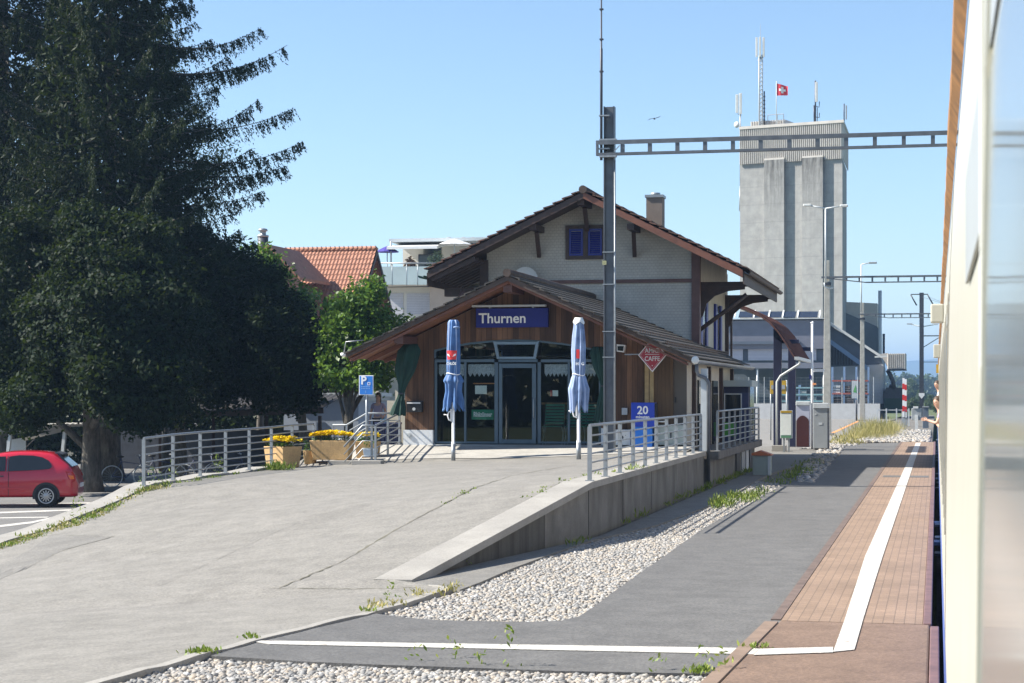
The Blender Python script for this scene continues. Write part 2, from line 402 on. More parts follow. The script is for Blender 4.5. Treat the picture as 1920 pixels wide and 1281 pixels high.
m_bark = M('grey_bark', (.1,.09,.075), .95, var=.45, scale=5, fine=.5, fscale=18, bmp=.8, bscale=14, bd=.03, stretch=(1,1,.3))
m_otile = M('orange_roof_tiles', (.31,.14,.088), .8, var=.22, scale=4, fine=.3, fscale=14)
m_corr = M('corrugated_sheet', (.5,.47,.43), .6, .1, var=.1, scale=1)
m_depot = M('blue_grey_cladding', (.17,.175,.21), .6, var=.1, scale=1)
m_depot2 = M('dark_cladding', (.1,.125,.16), .6, var=.12, scale=1)
m_solar = plain('solar_cells', (.02,.025,.04), .25)
m_blind = bricky('window_blinds', (.5,.5,.54), (.48,.48,.52), (.36,.36,.4), 8, .12, .02, 'xz', .6, 0, .15)
m_glassb = M('frosted_balcony_glass', (.42,.5,.5), .25, var=.08, scale=.6)
m_dglass = M('dark_window', (.02,.024,.028), .08, var=.1)
m_carred = M('red_car_paint', (.5,.012,.03), .3, var=.04, coat=.9)
m_tyre = plain('tyre_rubber', (.014,.014,.015), .85)
m_rim = plain('wheel_rim', (.42,.42,.42), .35, .7)
m_lampo = plain('amber_lens', (.8,.16,.02), .25)
m_lampr = plain('red_lens', (.4,.01,.012), .25)
m_skin = plain('skin', (.48,.29,.21), .6)
m_hair = plain('brown_hair', (.05,.028,.015), .6)
m_cloth = plain('dark_clothing', (.03,.03,.04), .8)
m_lilac = plain('lilac_top', (.3,.25,.33), .8)
m_tcream = M('cream_train_paint', (.45,.435,.37), .32, var=.05, scale=3)
m_tblue = M('blue_train_paint', (.05,.11,.36), .4, var=.08, scale=3)
m_gutter = M('rusty_gutter', (.24,.115,.035), .7, var=.4, scale=5, fine=.3, fscale=9)
m_tglass = M('train_glass', (.2,.22,.22), .1, var=.05); m_tglass.node_tree.nodes['Principled BSDF'].inputs['Specular IOR Level'].default_value = .8
m_rail = M('rail_steel', (.12,.09,.07), .4, .6, var=.3, scale=4)
m_yellow = plain('yellow_panel', (.45,.28,.02), .6)
m_brick = M('rust_orange_lid', (.42,.13,.05), .6, var=.15, scale=4)
m_bluegl = plain('pale_blue_steel', (.2,.3,.45), .5)
m_pap = plain('paper', (.75,.78,.74), .8)
m_lace = M('lace', (.55,.57,.6), .9, var=.35, scale=28)
m_table = M('table_wood', (.3,.16,.06), .5, var=.2, scale=4)
m_gsign = plain('sign_green', (.01,.22,.12), .4)

# ------------------------------------------------------------------ the ground: heights of the ramped forecourt
def zL(Y): return float(np.interp(Y, (22, 26, 28.9, 32.4, 35, 37, 41, 43.6, 44.6, 46.3), (-.74, -.66, -.34, -.03, .34, .38, .40, .42, .6, .86)))
def zR(Y): return float(np.interp(Y, (21.0, 21.7, 29.2, 43, 46.3), (.0, .03, .80, .80, .90)))
def xR(Y): return float(np.interp(Y, (4, 13.5, 16.1, 18.5, 20.8, 21.6, 29.2, 46.3), (-7.4, -6.2, -5.9, -5.5, -5.35, -6.36, -5.67, -5.6)))
def xLft(Y): return float(np.interp(Y, (8, 24), (-32, -15.02)))
def zF(X, Y):
    a, b = xLft(Y), xR(Y); k = min(1, max(0, (X - a) / (b - a)))
    if Y < 26: a = -15.02; k = min(1, max(0, (X - a) / (b - a)))
    return zL(Y) + (zR(Y) - zL(Y)) * k
def on_fore(px, py):                       # the point of the forecourt seen at a photo pixel
    z = .3
    for _ in range(40):
        p = G(px, py, z); z += .6 * (zF(p.x, p.y) - z)
    return Vector((p.x, p.y, z))

g = MB().add([(-9000,-200,-.86),(9000,-200,-.86),(9000,12000,-.86),(-9000,12000,-.86)], [(0,1,2,3)]).build('ground', m_field); struct(g)
g = MB().prism([(-70,8,-.9),(-15.1,8,-.9),(-15.1,78,-.9),(-70,78,-.9)], (0,0,.14)).build('parking_ground', m_park); struct(g)
nx, ny = 40, 110; V = []; F = []
ys = np.concatenate([np.linspace(6, 20.8, 40), np.linspace(20.81, 21.6, 4), np.linspace(21.8, 46.6, 66)]); ny = len(ys)
rr = random.Random(3)
for j, y in enumerate(ys):
    for i in range(nx):
        x = xLft(y) + (xR(y) - xLft(y)) * i / (nx - 1); V.append((x, y, zF(x, y) + .006 + .004*math.sin(x*1.3+y*.7)))
for j in range(ny-1):
    for i in range(nx-1): F.append((j*nx+i, j*nx+i+1, (j+1)*nx+i+1, (j+1)*nx+i))
struct(fast_mesh('forecourt_ground', V, F, m_fore, smooth=True))
# pale concrete apron before the doors
V = []; F = []; ax = np.linspace(-14.6, -5.7, 40); n = len(ax)
for x in ax:
    y0 = 43.75 + .25*math.sin(x*.9)
    for y in np.linspace(y0, 46.32, 7): V.append((x, y, zF(x, y) + .018))
for i in range(n-1):
    for j in range(6): F.append((i*7+j, (i+1)*7+j, (i+1)*7+j+1, i*7+j+1))
struct(fast_mesh('apron_ground', V, F, m_apron, smooth=True))
# darker asphalt patch by the parking kerb
pp = [on_fore(*q) for q in ((0,1085),(60,1050),(95,1004),(190,1007),(130,1030),(60,1062),(0,1086))]
def fore_sheet(name, pix, m, dz=.022):
    q = [on_fore(*a) for a in pix]; q = [a.lerp(b, k/4) for a, b in zip(q, q[1:]+q[:1]) for k in range(4)]; c = sum(q, Vector((0,0,0)))/len(q); n = len(q); V = []
    for r_ in range(1, 6): V += [c.lerp(k, r_/5) for k in q]
    V = [(k.x, k.y, zF(k.x, k.y)+dz) for k in V] + [(c.x, c.y, zF(c.x, c.y)+dz)]
    struct(MB().add(V, [(i*n+j, i*n+(j+1)%n, (i+1)*n+(j+1)%n, (i+1)*n+j) for i in range(4) for j in range(n)] + [(5*n, (j+1)%n, j) for j in range(n)]).build(name, m))
m_patch = asphalt('patch_asphalt', (.15,.143,.13), (.18,.172,.157), .5, .3)
fore_sheet('asphalt_patch', [(-20,1096),(0,1086),(60,1062),(112,1036),(150,1022),(205,1010),(205,1007),(150,1004),(97,1004),(60,1030),(0,1062),(-20,1072)], m_patch, .012)
# mossy joints across the forecourt
def joint(name, pts, wd, m=m_moss, seed=0):
    r_ = random.Random(seed); mb = MB(); P = []
    for a, b in zip(pts, pts[1:]):
        for k in range(14): P.append((a[0]+(b[0]-a[0])*k/14, a[1]+(b[1]-a[1])*k/14))
    P.append(pts[-1]); Q = [on_fore(*p) for p in P]; vs = []
    for i, q in enumerate(Q):
        d = Q[min(i+1, len(Q)-1)] - Q[max(i-1, 0)]; s_ = Vector((-d.y, d.x, 0)).normalized(); k = wd*(.12+.6*r_.random()**2); jj = s_*r_.uniform(-.02,.02)
        for sg in (-1, 1):
            p = q + s_*k*sg + jj; vs.append((p.x, p.y, zF(p.x, p.y) + .012))
    mb.add(vs, [(2*i, 2*i+1, 2*i+3, 2*i+2) for i in range(len(Q)-1)]); struct(mb.build(name, m))
joint('path_joint', [(525,1103),(640,1055),(760,985),(886,917)], .035, seed=1)
joint('path_joint', [(886,917),(960,893),(1080,872)], .03, seed=2)
joint('path_joint', [(500,1104),(690,1106),(780,1104)], .018, seed=3)
joint('path_joint', [(0,1086),(110,1036),(215,1006)], .018, seed=4)
joint('path_joint', [(95,1004),(215,1008)], .016, seed=5)
joint('path_joint', [(300,1100),(470,1020),(580,972)], .01, m=m_path, seed=6)

# kerb along the parking side of the ramp
V = []; F = []; ys = list(np.linspace(23, 43, 40))
for y in ys:
    z = zL(y) + .05 + .02*math.sin(y*2)
    V += [(-15.42, y, -.85), (-15.42, y, z), (-14.98, y, z), (-14.98, y, zL(y)-.25)]
for i in range(len(ys)-1):
    for k in range(3): F.append((i*4+k, i*4+k+1, (i+1)*4+k+1, (i+1)*4+k))
struct(fast_mesh('kerb', V, F, m_cop))
# foreground edging stones
V = []; F = []; ys = list(np.linspace(5, 20.8, 60)) + [21.0]; rr = random.Random(8)
for y in ys:
    x = xR(y) + rr.uniform(-.015, .015); z = .02 + rr.uniform(-.008, .008)
    V += [(x-.02, y, -.2), (x-.02, y, z), (x+.08, y, z), (x+.08, y, -.2)]
for i in range(len(ys)-1):
    for k in range(3): F.append((i*4+k, i*4+k+1, (i+1)*4+k+1, (i+1)*4+k))
struct(fast_mesh('edging_kerb', V, F, m_cop))

bed = [(xR(y)+.02, y) for y in np.linspace(4, 20.8, 12)] + [(-5.3, 21.4), (-5.15, 29), (-5.15, 80), (-1.4, 80), (-1.4, 4)]
struct(MB().prism([(x, y, -.84) for x, y in bed], (0,0,.79)).build('gravel_bed_ground', m_bed))
plat = [(1382,1270),(1472,1166),(1520,1093),(1600,970),(1690,830),(1592,832),(1560,851),(1530,868),(1475,905),(1440,925),(1390,953),(1330,985),(1285,1015),(1250,1040),(1200,1075),
        (1150,1110),(1110,1140),(1085,1156),(1050,1164),(1000,1166),(920,1165),(830,1163),(760,1158),(702,1150),(600,1170),(520,1190),(475,1203),(430,1218),(395,1230),(470,1234),(560,1240),(700,1246),(880,1252),(1050,1258),(1250,1262),(1380,1264)]
plat = [G(px, py, 0) for px, py in plat]
struct(MB().prism([(p.x, p.y, -.2) for p in plat], (0,0,.2)).build('platform_pavement', m_plat))
path = [G(*q) for q in ((862,1106),(900,1092),(960,1066),(1030,1040),(1110,1013),(1230,985),(1340,945),(1392,918),(1420,900),(1450,886),(1500,872),(1540,858))]
path = [(-5.4,20.75,0), (-5.3, 20.9, 0)] + [tuple(p) for p in path] + [(-3.6,78,0),(-7.2,78,0),(-7.2,58,0),(-5.0,58,0),(-5.0,29,0),(-6.1,21.6,0),(-6.42,21.5,0)]
struct(MB().prism([(x, y, -.2) for x, y, z in path], (0,0,.2)).build('path', m_path))
plaza = [(-3.65,78,0),(-4.1,135,0),(-3.2,158,0),(-60,158,0),(-60,82,0),(-12,78,0)]
struct(MB().prism([(x, y, -.8) for x, y, z in plaza], (0,0,.796)).build('plaza_pavement', m_plaza))
struct(MB().prism([(-3.6,86.2,-.8),(-.2,86.2,-.8),(-.2,190,-.8),(-3.1,190,-.8),(-4.0,135,-.8)], (0,0,.72)).build('verge_ground', m_bed))
# the platform's paved edge
struct(MB().box(-1.46,-.13,18.55,86.2,-.8,.006).build('platform_paving', m_paver))
struct(MB().box(-1.56,-1.464,18.6,86.2,-.7,.012).build('platform_joint_kerb', M('dark_joint_kerb', (.12,.085,.07), .8, var=.3, scale=5)))
struct(MB().box(-.126,-.045,18.5,86.4,-.8,.02).build('platform_edge_kerb', m_edge, bevel=.01))
struct(MB().prism([(-1.95,4,-.8),(-.062,4,-.8),(-.062,18.54,-.8),(-1.47,18.54,-.8)], (0,0,.806)).build('platform_ramp_pavement', m_brown, bevel=.02))
struct(MB().prism([(-2.08,4,-.8),(-1.955,4,-.8),(-1.475,18.4,-.8),(-1.60,18.4,-.8)], (0,0,.815)).build('platform_ramp_kerb', M('brown_kerb', (.19,.135,.1), .85, var=.2, scale=4)))
struct(MB().box(-.058,.022,4,18.3,-.8,.02).build('platform_edge_kerb', m_edge, bevel=.01))
struct(MB().box(.0,4.2,-6,420,-.84,-.72).build('track_ground', m_bed))
for x in (.85, 2.29):
    mb = MB(); mb.box(x-.035,x+.035,-6,420,-.59,-.55); mb.box(x-.01,x+.01,-6,420,-.7,-.59); mb.box(x-.07,x+.07,-6,420,-.715,-.7); struct(mb.build('railway_track', m_rail))
# painted lines
def sheet(name, poly, m, z):
    return struct(MB().prism([(p.x, p.y, z) for p in poly], (0,0,.003)).build(name, m))
sheet('marking', [G(*q) for q in ((462,1202),(505,1209),(1412,1228),(1424,1217))], m_white, .004)
sheet('marking', [G(1424,1217.5,0.01), G(1412,1229,0.01), G(1562,1224,0.01), G(1562,1214,0.01)], m_white, .012)
wl = [(1562,1223),(1606,1219),(1632,1122)] ; 
sheet('marking', [G(1562,1223,.01), G(1602,1219,.01), G(1618,1163,.01), G(1642,1085,.01), Vector((-.70,26,.01)), Vector((-.66,84.5,.01)), Vector((-.87,84.5,.01)), Vector((-.93,26,.01)), G(1583,1165,.01)], m_white, .012)
sheet('marking', [G(1385,1066+0*1,.0) if False else Vector((-1.36,50.3,0)), Vector((-.2,50.3,0)), Vector((-.2,51.3,0)), Vector((-1.36,51.3,0))], m_plat, .0075)  # strip in platform asphalt colour laid across the pavers
pk = -.757
for a in (((0,946),(79,944),(79,948.5),(0,951)), ((106,943.5),(182,942),(176,945),(106,947.5)), ((0,960),(142,955),(140,957.5),(0,963)), ((0,970.5),(92,969),(88,971),(0,972.5)), ((-10,986),(60,978),(124,964),(122,967),(60,981.5),(-10,990))):
    sheet('marking', [G(px, py, pk) for px, py in a], m_white, pk)
op = [G(*q) for q in ((1553,814),(1558,815),(1614,789),(1611,788))]
sheet('marking', op, m_orange, .0)

# loose stones, one mass each
ICO = None
def stones(name, polys, dens, size, m, z, seed, label):
    bm = bmesh.new(); bmesh.ops.create_icosphere(bm, subdivisions=1, radius=1)
    bv = np.array([v.co[:] for v in bm.verts]); bf = np.array([[v.index for v in f.verts] for f in bm.faces]); bm.free()
    rng = np.random.default_rng(seed); pts = []
    for poly in polys:
        P = np.array([(p[0], p[1]) for p in poly]); lo, hi = P.min(0), P.max(0)
        n = int((hi-lo).prod()*dens); q = lo + rng.random((n, 2))*(hi-lo)
        ins = np.zeros(n, bool); j = len(P)-1
        for i in range(len(P)):
            a, b = P[i], P[j]
            c = ((a[1] > q[:,1]) != (b[1] > q[:,1])) & (q[:,0] < (b[0]-a[0])*(q[:,1]-a[1])/((b[1]-a[1]) if b[1] != a[1] else 1e-9)+a[0])
            ins ^= c; j = i
        pts.append(q[ins])
    q = np.concatenate(pts); n = len(q)
    s_ = size*(.5+1.3*rng.random((n,1,1))**2.6)
    sc3 = s_*np.concatenate([np.ones((n,1,1)), .6+.4*rng.random((n,1,1)), .45+.35*rng.random((n,1,1))], 2)
    jit = 1 + .28*(rng.random((n, len(bv), 1))-.5)
    v = bv[None]*jit*sc3
    a = rng.random(n)*6.283; b = (rng.random(n)-.5)*1.2
    ca, sa, cb_, sb = np.cos(a), np.sin(a), np.cos(b), np.sin(b)
    x, y, zz = v[...,0], v[...,1], v[...,2]
    x, zz = x*cb_[:,None]-zz*sb[:,None], x*sb[:,None]+zz*cb_[:,None]
    x, y = x*ca[:,None]-y*sa[:,None], x*sa[:,None]+y*ca[:,None]
    v = np.stack([x+q[:,0:1], y+q[:,1:2], zz + z + s_[:,:,0]*.2 + rng.random((n,1))*size*.5], 2)
    f = (bf[None] + (np.arange(n)*len(bv))[:,None,None]).reshape(-1, 3)
    o = fast_mesh(name, v.reshape(-1, 3), f, m, smooth=True); stuff(o, label, 'gravel'); return o
m_stone = leafmat('gravel_stones', ((.2,.185,.165),(.42,.395,.36),(.62,.6,.56)), 0, .9)
t = m_stone.node_tree; rp = [k for k in t.nodes if k.type == 'VALTORGB'][0]
e = rp.color_ramp.elements; e[0].color = (.15,.149,.146,1); e[1].position = .35; e[1].color = (.3,.3,.296,1); e[2].color = (.54,.54,.535,1)
k = e.new(.93); k.color = (.36,.31,.25,1)
big = [G(*q) for q in ((704,1149),(780,1128),(862,1106),(960,1066),(1030,1040),(1110,1013),(1230,985),(1340,945),(1392,918),(1420,900),(1470,907),(1440,925),(1390,953),(1330,985),(1285,1015),(1250,1040),(1150,1110),(1085,1156),(1050,1164),(1000,1166),(830,1163))]
fore_g = [(xR(12)+.1,9.0),(xR(13.5)+.09,13.5),(xR(15)+.09,15.2)] + [tuple(G(*q))[:2] for q in ((395,1231),(560,1240),(700,1246),(880,1252),(1050,1258),(1250,1262),(1385,1265))] + [(-2.0,9.0)]
stones('gravel', [[tuple(p)[:2] for p in big]], 2100, .0215, m_stone, -.05, 1, 'pale rounded gravel between the ramp wall and the asphalt platform')
stones('gravel', [fore_g], 2100, .0235, m_stone, -.05, 2, 'pale rounded gravel in front of the white platform line')
far_g = [(-3.3,46.9),(-2.95,47),(-3.4,70),(-3.7,80),(-4.4,80),(-4.1,62)]
stones('gravel', [far_g, [(-3.5,86.5),(-.3,86.5),(-.3,112),(-3.7,112)], [(-5.2,74),(-3.2,80.5),(-3.5,86),(-4.6,84)]], 110, .07, m_stone, -.05, 3, 'pale gravel strip and stone bed past the end of the platform')

# ------------------------------------------------------------------ concrete ramp wall beside the forecourt
rw = thing('retaining_wall', 'wedge shaped concrete ramp wall with pale coping below the steel railing', 'wall', (-5.4, 33, 0))
mb = MB(); prof = [(21.6,-6.06,.0),(29.2,-5.26,.74),(45.0,-5.34,.74)]
V = []
for y, x, z in prof: V += [(x-.28,y,-.3),(x,y,-.3),(x,y,z),(x-.28,y,z)]
mb.add(V, [(0,1,2,3),(11,10,9,8)] + [(i*4+a, i*4+b, i*4+4+b, i*4+4+a) for i in range(2) for a, b in ((0,1),(1,2),(2,3),(3,0))])
mb.build('wall_body', m_conc, rw)
V = []; F = []
for y, x, z in ((21.45,-5.93,.012),(29.2,-5.19,.80),(45.0,-5.28,.80)):
    wd = .46 if y < 35 else .5
    V += [(x-wd,y,z-.09),(x,y,z-.09),(x,y,z+.012),(x-wd,y,z+.012)]
MB().add(V, [(0,1,2,3),(11,10,9,8)] + [(i*4+a, i*4+b, i*4+4+b, i*4+4+a) for i in range(2) for a, b in ((0,1),(1,2),(2,3),(3,0))]).build('coping', m_cop, rw)
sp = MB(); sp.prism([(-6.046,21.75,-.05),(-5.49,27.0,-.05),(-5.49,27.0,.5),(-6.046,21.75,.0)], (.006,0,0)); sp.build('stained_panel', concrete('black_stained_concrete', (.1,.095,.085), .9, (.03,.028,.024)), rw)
mb = MB()
for y in (29.25, 32.6, 36.0, 39.6, 43.0): mb.box(-5.262,-5.252+(-.0008*(y-29)),y,y+.03,-.02,.7)
mb.build('joint_seam', plain('wall_joint', (.08,.075,.07), .9), rw)

# ------------------------------------------------------------------ station building
bld = thing('station_building', 'brown wooden and shingle clad station house with two tiled gables', 'building', (-10, 50, .5))
FY = 46.3
def FA(px, py, y=FY): return AT(px, py, y)
zb = FA(940, 834).z
# --- annexe roof geometry
RX, RZ = -10.03, 4.93; LX, LZ = -13.97, 3.1; EX, EZ = -5.70, 2.97; Y0, Y1 = 44.85, 56.6
def roofz(x): return RZ + (LZ-RZ)*(x-RX)/(LX-RX) if x < RX else RZ + (EZ-RZ)*(x-RX)/(EX-RX)
def tiles(mb, xa, za, xb, zb_, y0, y1, n, th=.05, lift=.035):
    a, b = Vector((xa,0,za)), Vector((xb,0,zb_)); d = (b-a); nrm = Vector((-d.z, 0, d.x)).normalized()
    if nrm.z < 0: nrm = -nrm
    for i in range(n):
        p = a + d*(i/n) ; q = a + d*((i+1.12)/n) if i < n-1 else b
        poly = [p+nrm*.0, q+nrm*lift, q+nrm*(lift+th*.6), p+nrm*th*.6]
        mb.prism([(k.x, y0, k.z) for k in poly], (0, y1-y0, 0))
mb = MB(); tiles(mb, RX, RZ+.06, LX-.12, roofz(LX)+.0, Y0-.06, Y1, 16); tiles(mb, RX, RZ+.06, EX+.12, EZ+.0, Y0-.06, Y1, 17)
zq = roofz(-7.02); tiles(mb, -7.02, zq+.06, EX+.12, EZ, Y1+.002, 58.8, 5)
ar = mb.build('annexe_roof', m_tile, bld)
mb = MB(); 
mb.tube([(RX,Y0-.08,RZ+.12),(RX,Y1-.02,RZ+.12)], .1, 10); mb.build('ridge_cap', m_barge, ar)
mb = MB()
for xa, za, xb, zb2 in ((RX,RZ,LX-.05,roofz(LX)-.03),(RX,RZ,EX+.05,EZ-.03)):
    mb.prism([(xa,Y0+.03,za+.03),(xb,Y0+.03,zb2+.03),(xb,Y0+.03,zb2-.05),(xa,Y0+.03,za-.05)], (0,Y1-Y0-.04,0))
mb.prism([(-7.0,Y1,zq+.03),(EX,Y1,EZ+.02),(EX,Y1,EZ-.06),(-7.0,Y1,zq-.05)], (0,2.15,0))
mb.build('annexe_soffit', m_soffit, bld)
mb = MB()
for xa, za, xb, zb2 in ((RX,RZ,LX-.1,roofz(LX)-.02),(RX,RZ,EX+.1,EZ-.02)):
    mb.prism([(xa,Y0-.02,za+.06),(xb,Y0-.02,zb2+.06),(xb,Y0-.02,zb2-.05),(xa,Y0-.02,za-.07)], (0,.045,0))
mb.build('barge_board', m_barge, bld)
mb = MB()
for xa, za, xb, zb2 in ((RX,RZ,LX-.02,roofz(LX)-.05),(RX,RZ,EX,EZ-.05)):
    mb.prism([(xa,Y0+.06,za-.05),(xb,Y0+.06,zb2-.05),(xb,Y0+.06,zb2-.1),(xa,Y0+.06,za-.13)], (0,.1,0))
for k in range(5):
    yy = Y0 + .35 + k*.32
mb.build('rafter', m_rake, bld)
for px, py in ((748,637),(952,541)):
    p = AT(px, py, 45.0); MB().box(p.x-.11,p.x+.11,44.98,46.3,p.z-.09,p.z+.09).build('purlin_end', m_belt, bld)
for k in range(8):
    y = 45.0 + k*1.4
    MB().bar((LX+.02,y,LZ-.11),(-12.9,y,roofz(-12.9)-.13),.08,.1).build('eave_rafter', m_rake, bld)
# snow guards
mb = MB()
for k in range(46):
    y = 45.2 + k*.295; x = EX-.5 ; z = roofz(x)+.08
    mb.bar((x,y,z),(x-.02,y,z+.13),.02,.02); mb.bar((x-.02,y,z+.13),(x-.12,y,z+.06),.02,.02)
for dz in (.07,.13): mb.bar((EX-.51,45.2,roofz(EX-.5)+.08+dz),(EX-.51,58.6,roofz(EX-.5)+.08+dz),.02,.02)
for k in range(30):
    y = 45.5 + k*.42; x = EX-1.2; z = roofz(x)+.08; mb.bar((x,y,z),(x-.03,y,z+.09),.05,.03)
mb.build('snow_guard', m_barge, ar)
# gutter and downpipe
gp = bld
mb = MB(); n = 8; V = []
for y in (44.7, 58.75):
    for k in range(n+1):
        a = math.pi + math.pi*k/n; V.append((EX+.2+.09*math.cos(a), y, EZ-.02+.09*math.sin(a)))
mb.add(V, [(k, k+1, n+2+k, n+1+k) for k in range(n)], True); mb.add(V[:n+1], [tuple(range(n+1))]); mb.add(V[n+1:], [tuple(range(n+1))])
gt = mb.build('gutter', m_galv, bld)
MB().ball((EX+.2,44.68,EZ-.03),.095,10,6,(1,.35,1)).build('gutter_end', m_offw, gt)
dp = [(EX+.2,44.95,EZ-.1),(EX+.2,44.95,EZ-.28),(EX+.24,44.97,EZ-.38),(EX+.4,45.0,EZ-.44),(EX+.47,45.02,EZ-.55),(EX+.47,45.02,.1)]
dpo = MB().tube(dp,.045,10).build('downpipe', m_mast, gt)
MB().box(-5.42,-5.26,45.06,45.2,.78,2.75).build('porch_post', m_lgrey, bld)
# --- annexe walls: wood front with arched glazed opening
def poly_front(pts, th=.18, y=FY):
    q = [AT(px, py, FY) for px, py in pts]; return [(p.x, y, p.z) for p in q], th
mb = MB(); XL, XR_ = -12.98, -5.92
OL, OR = FA(813,700).x, FA(1127,700).x
arch = [FA(px, py) for px, py in ((813,656),(840,649),(880,642),(920,638),(965,636),(1010,638),(1055,643),(1095,650),(1127,657))]
def wallp(pts): mb.prism([(x, FY, z) for x, z in pts], (0,.16,0))
zpl = FA(780,806).z
wallp([(XL, zpl), (OL, zpl), (OL, roofz(OL)-.1), (XL, roofz(XL)-.1)])
wallp([(OL, arch[0].z)] + [(p.x, p.z) for p in arch[1:]] + [(OR, roofz(OR)-.1), (RX, RZ-.1), (OL, roofz(OL)-.1)])
wallp([(OR, zb), (FA(1206,700).x, zb), (FA(1206,700).x, roofz(FA(1206,700).x)-.1), (OR, roofz(OR)-.1)])
mb.box(XL, XL+.16, FY+.162, 56.55, zb-.6, roofz(XL)-.12)
mb.build('annexe_front_wall', m_wood, bld)
mb = MB(); xa, xb = FA(1206,700).x+.002, FA(1262,700).x
mb.prism([(xa, FY+.02, zb), (xb, FY+.02, zb), (xb, FY+.02, roofz(xb)-.1), (xa, FY+.02, roofz(xa)-.1)], (0,.14,0)); mb.build('plank_screen', m_woodl, bld)
dr = MB().prism([(xb+.002, FY+.06, zb), (XR_, FY+.06, zb), (XR_, FY+.06, roofz(XR_)-.12), (xb+.002, FY+.06, roofz(xb)-.12)], (0,.1,0)).build('side_door', M('grey_brown_door', (.1,.085,.07), .6, var=.1), bld)
MB().box(xb+.04,xb+.07,FY+.02,FY+.06,FA(1270,755).z,FA(1270,745).z).build('handle', m_black, dr)
MB().box(XL-.03, OL-.01, FY-.06, FY+.2, zb-.12, zpl-.003).build('plinth', m_plinth, bld)
MB().box(OR+.01, FA(1140,700).x, FY-.05, FY-.003, zb-.1, FA(1130,803).z).build('plinth', m_plinth, bld)
for px in (1213,1222):
    p = FA(px,700); MB().box(p.x-.05,p.x+.05,FY-.02,FY+.018,FA(px,756).z,roofz(p.x)-.16).build('batten', m_batten, bld)
# right side wall of annexe, with timber posts
mb = MB(); mb.box(XR_-.16, XR_, FY+.165, 57.0, .0, roofz(XR_)-.13); mb.build('annexe_side_wall', m_plaster, bld)
for y in (47.4, 50.6, 53.5, 56.4): MB().box(XR_+.002, XR_+.1, y, y+.16, .7, roofz(XR_)-.2).build('wall_post', m_beam, bld)
for y in (48.5, 51.7):
    d_ = MB().box(XR_+.003, XR_+.05, y, y+1.1, .78, 2.5).build('side_window', m_dglass, bld)
    MB().box(XR_+.052, XR_+.08, y+.2, y+.9, 1.5, 1.9).build('pane', m_dglass, d_)
# side walkway on a concrete base
mb = MB(); mb.box(-7.2,-5.0,45.06,56.6,.62,.80); mb.build('walkway_slab', M('dark_slab', (.14,.13,.12), .9, var=.25, scale=3), bld)
mb = MB(); mb.box(-7.2,-5.2,45.1,56.4,-.1,.618); mb.build('walkway_base', m_conc, bld)
for y, y2, m in ((50.9,51.8,m_black),(52.3,53.2,m_grey),(53.6,54.3,m_lgrey),(54.6,55.3,m_black)):
    MB().box(-5.198,-5.17,y,y2,.0,.56).build('cellar_window', m, bld)
# interior
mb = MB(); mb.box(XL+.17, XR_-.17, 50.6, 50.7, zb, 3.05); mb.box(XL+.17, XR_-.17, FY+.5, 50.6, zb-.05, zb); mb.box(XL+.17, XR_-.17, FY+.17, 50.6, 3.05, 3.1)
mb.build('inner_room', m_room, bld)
# --- glazing
GY = FY+.06
gf = MB()
def bar_px(mb, x0, x1, y0, y1, dy=0.0, th=.07):
    a, b = FA(x0, y0), FA(x1, y1); mb.box(min(a.x,b.x), max(a.x,b.x), GY+dy, GY+dy+th, min(a.z,b.z), max(a.z,b.z))
for x0, x1 in ((813.5,818),(869,873),(926,933),(1007,1013),(1063.5,1067.5),(1122,1126.5)): bar_px(gf, x0, x1, 679.5, 832)
for x0, x1 in ((813.5,925.8),(933.2,1006.8),(1013.2,1126.5)): bar_px(gf, x0, x1, 674, 679, .002)
for x0, x1 in ((818.3,868.7),(873.3,925.7),(1013.3,1063.2),(1067.8,1121.7)): bar_px(gf, x0, x1, 828, 832, .003)
gf.prism([FA(813.5,672,GY), FA(813.5,657,GY), FA(817,655.5,GY), FA(817,672,GY)], (0,.07,0))
for (a, b) in zip(arch, arch[1:]):
    gf.prism([(a.x, GY+.004, a.z-.002), (b.x, GY+.004, b.z-.002), (b.x, GY+.004, b.z-.05), (a.x, GY+.004, a.z-.05)], (0,.07,0))
gfo = gf.build('glazed_front', m_frame, bld)
for pts in ([(818,679),(869,679),(869,828),(818,828)], [(873,679),(926,679),(926,828),(873,828)], [(1013,679),(1063.5,679),(1063.5,828),(1013,828)], [(1067.5,679),(1122,679),(1122,828),(1067.5,828)],
            [(817,674),(817,659),(840,652),(880,645.5),(922,642),(930,674)], [(1012,674),(1016,642),(1055,646),(1095,653),(1122,660),(1122,674)]):
    q = [FA(*p) for p in pts]; MB().prism([(p.x, GY+.03, p.z) for p in q], (0,.008,0)).build('pane', m_glass, gfo)
tw = MB()
for pts in ([(924,640),(930,641),(936,673),(931,673)], [(1010,640),(1004,641),(999,673),(1004,673)], [(930.2,641),(1003.8,641),(1003,646),(931,646)], [(935.6,669),(999.4,669),(999,673),(936,673)]):
    q = [FA(*p) for p in pts]; tw.prism([(p.x, GY-.03, p.z) for p in q], (0,.1,0))
two = tw.build('transom_window', M('pale_blue_frame', (.17,.24,.3), .4, var=.06), bld)
q = [FA(*p) for p in ((931,646),(1003,646),(999,669),(936,669))]; MB().prism([(p.x, GY, p.z) for p in q], (0,.008,0)).build('pane', m_glass, two)
db = MB()
for x0, x1, y0, y1 in ((935,941,682,832),(997,1004.5,682,832),(941.2,996.8,682,690),(941.2,996.8,824,832)): bar_px(db, x0, x1, y0, y1, -.03, .07)
dbo = db.build('entrance_door', m_frame, bld)
q = [FA(*p) for p in ((941,690),(997,690),(997,824),(941,824))]; MB().prism([(p.x, GY, p.z) for p in q], (0,.008,0)).build('pane', m_glass, dbo)
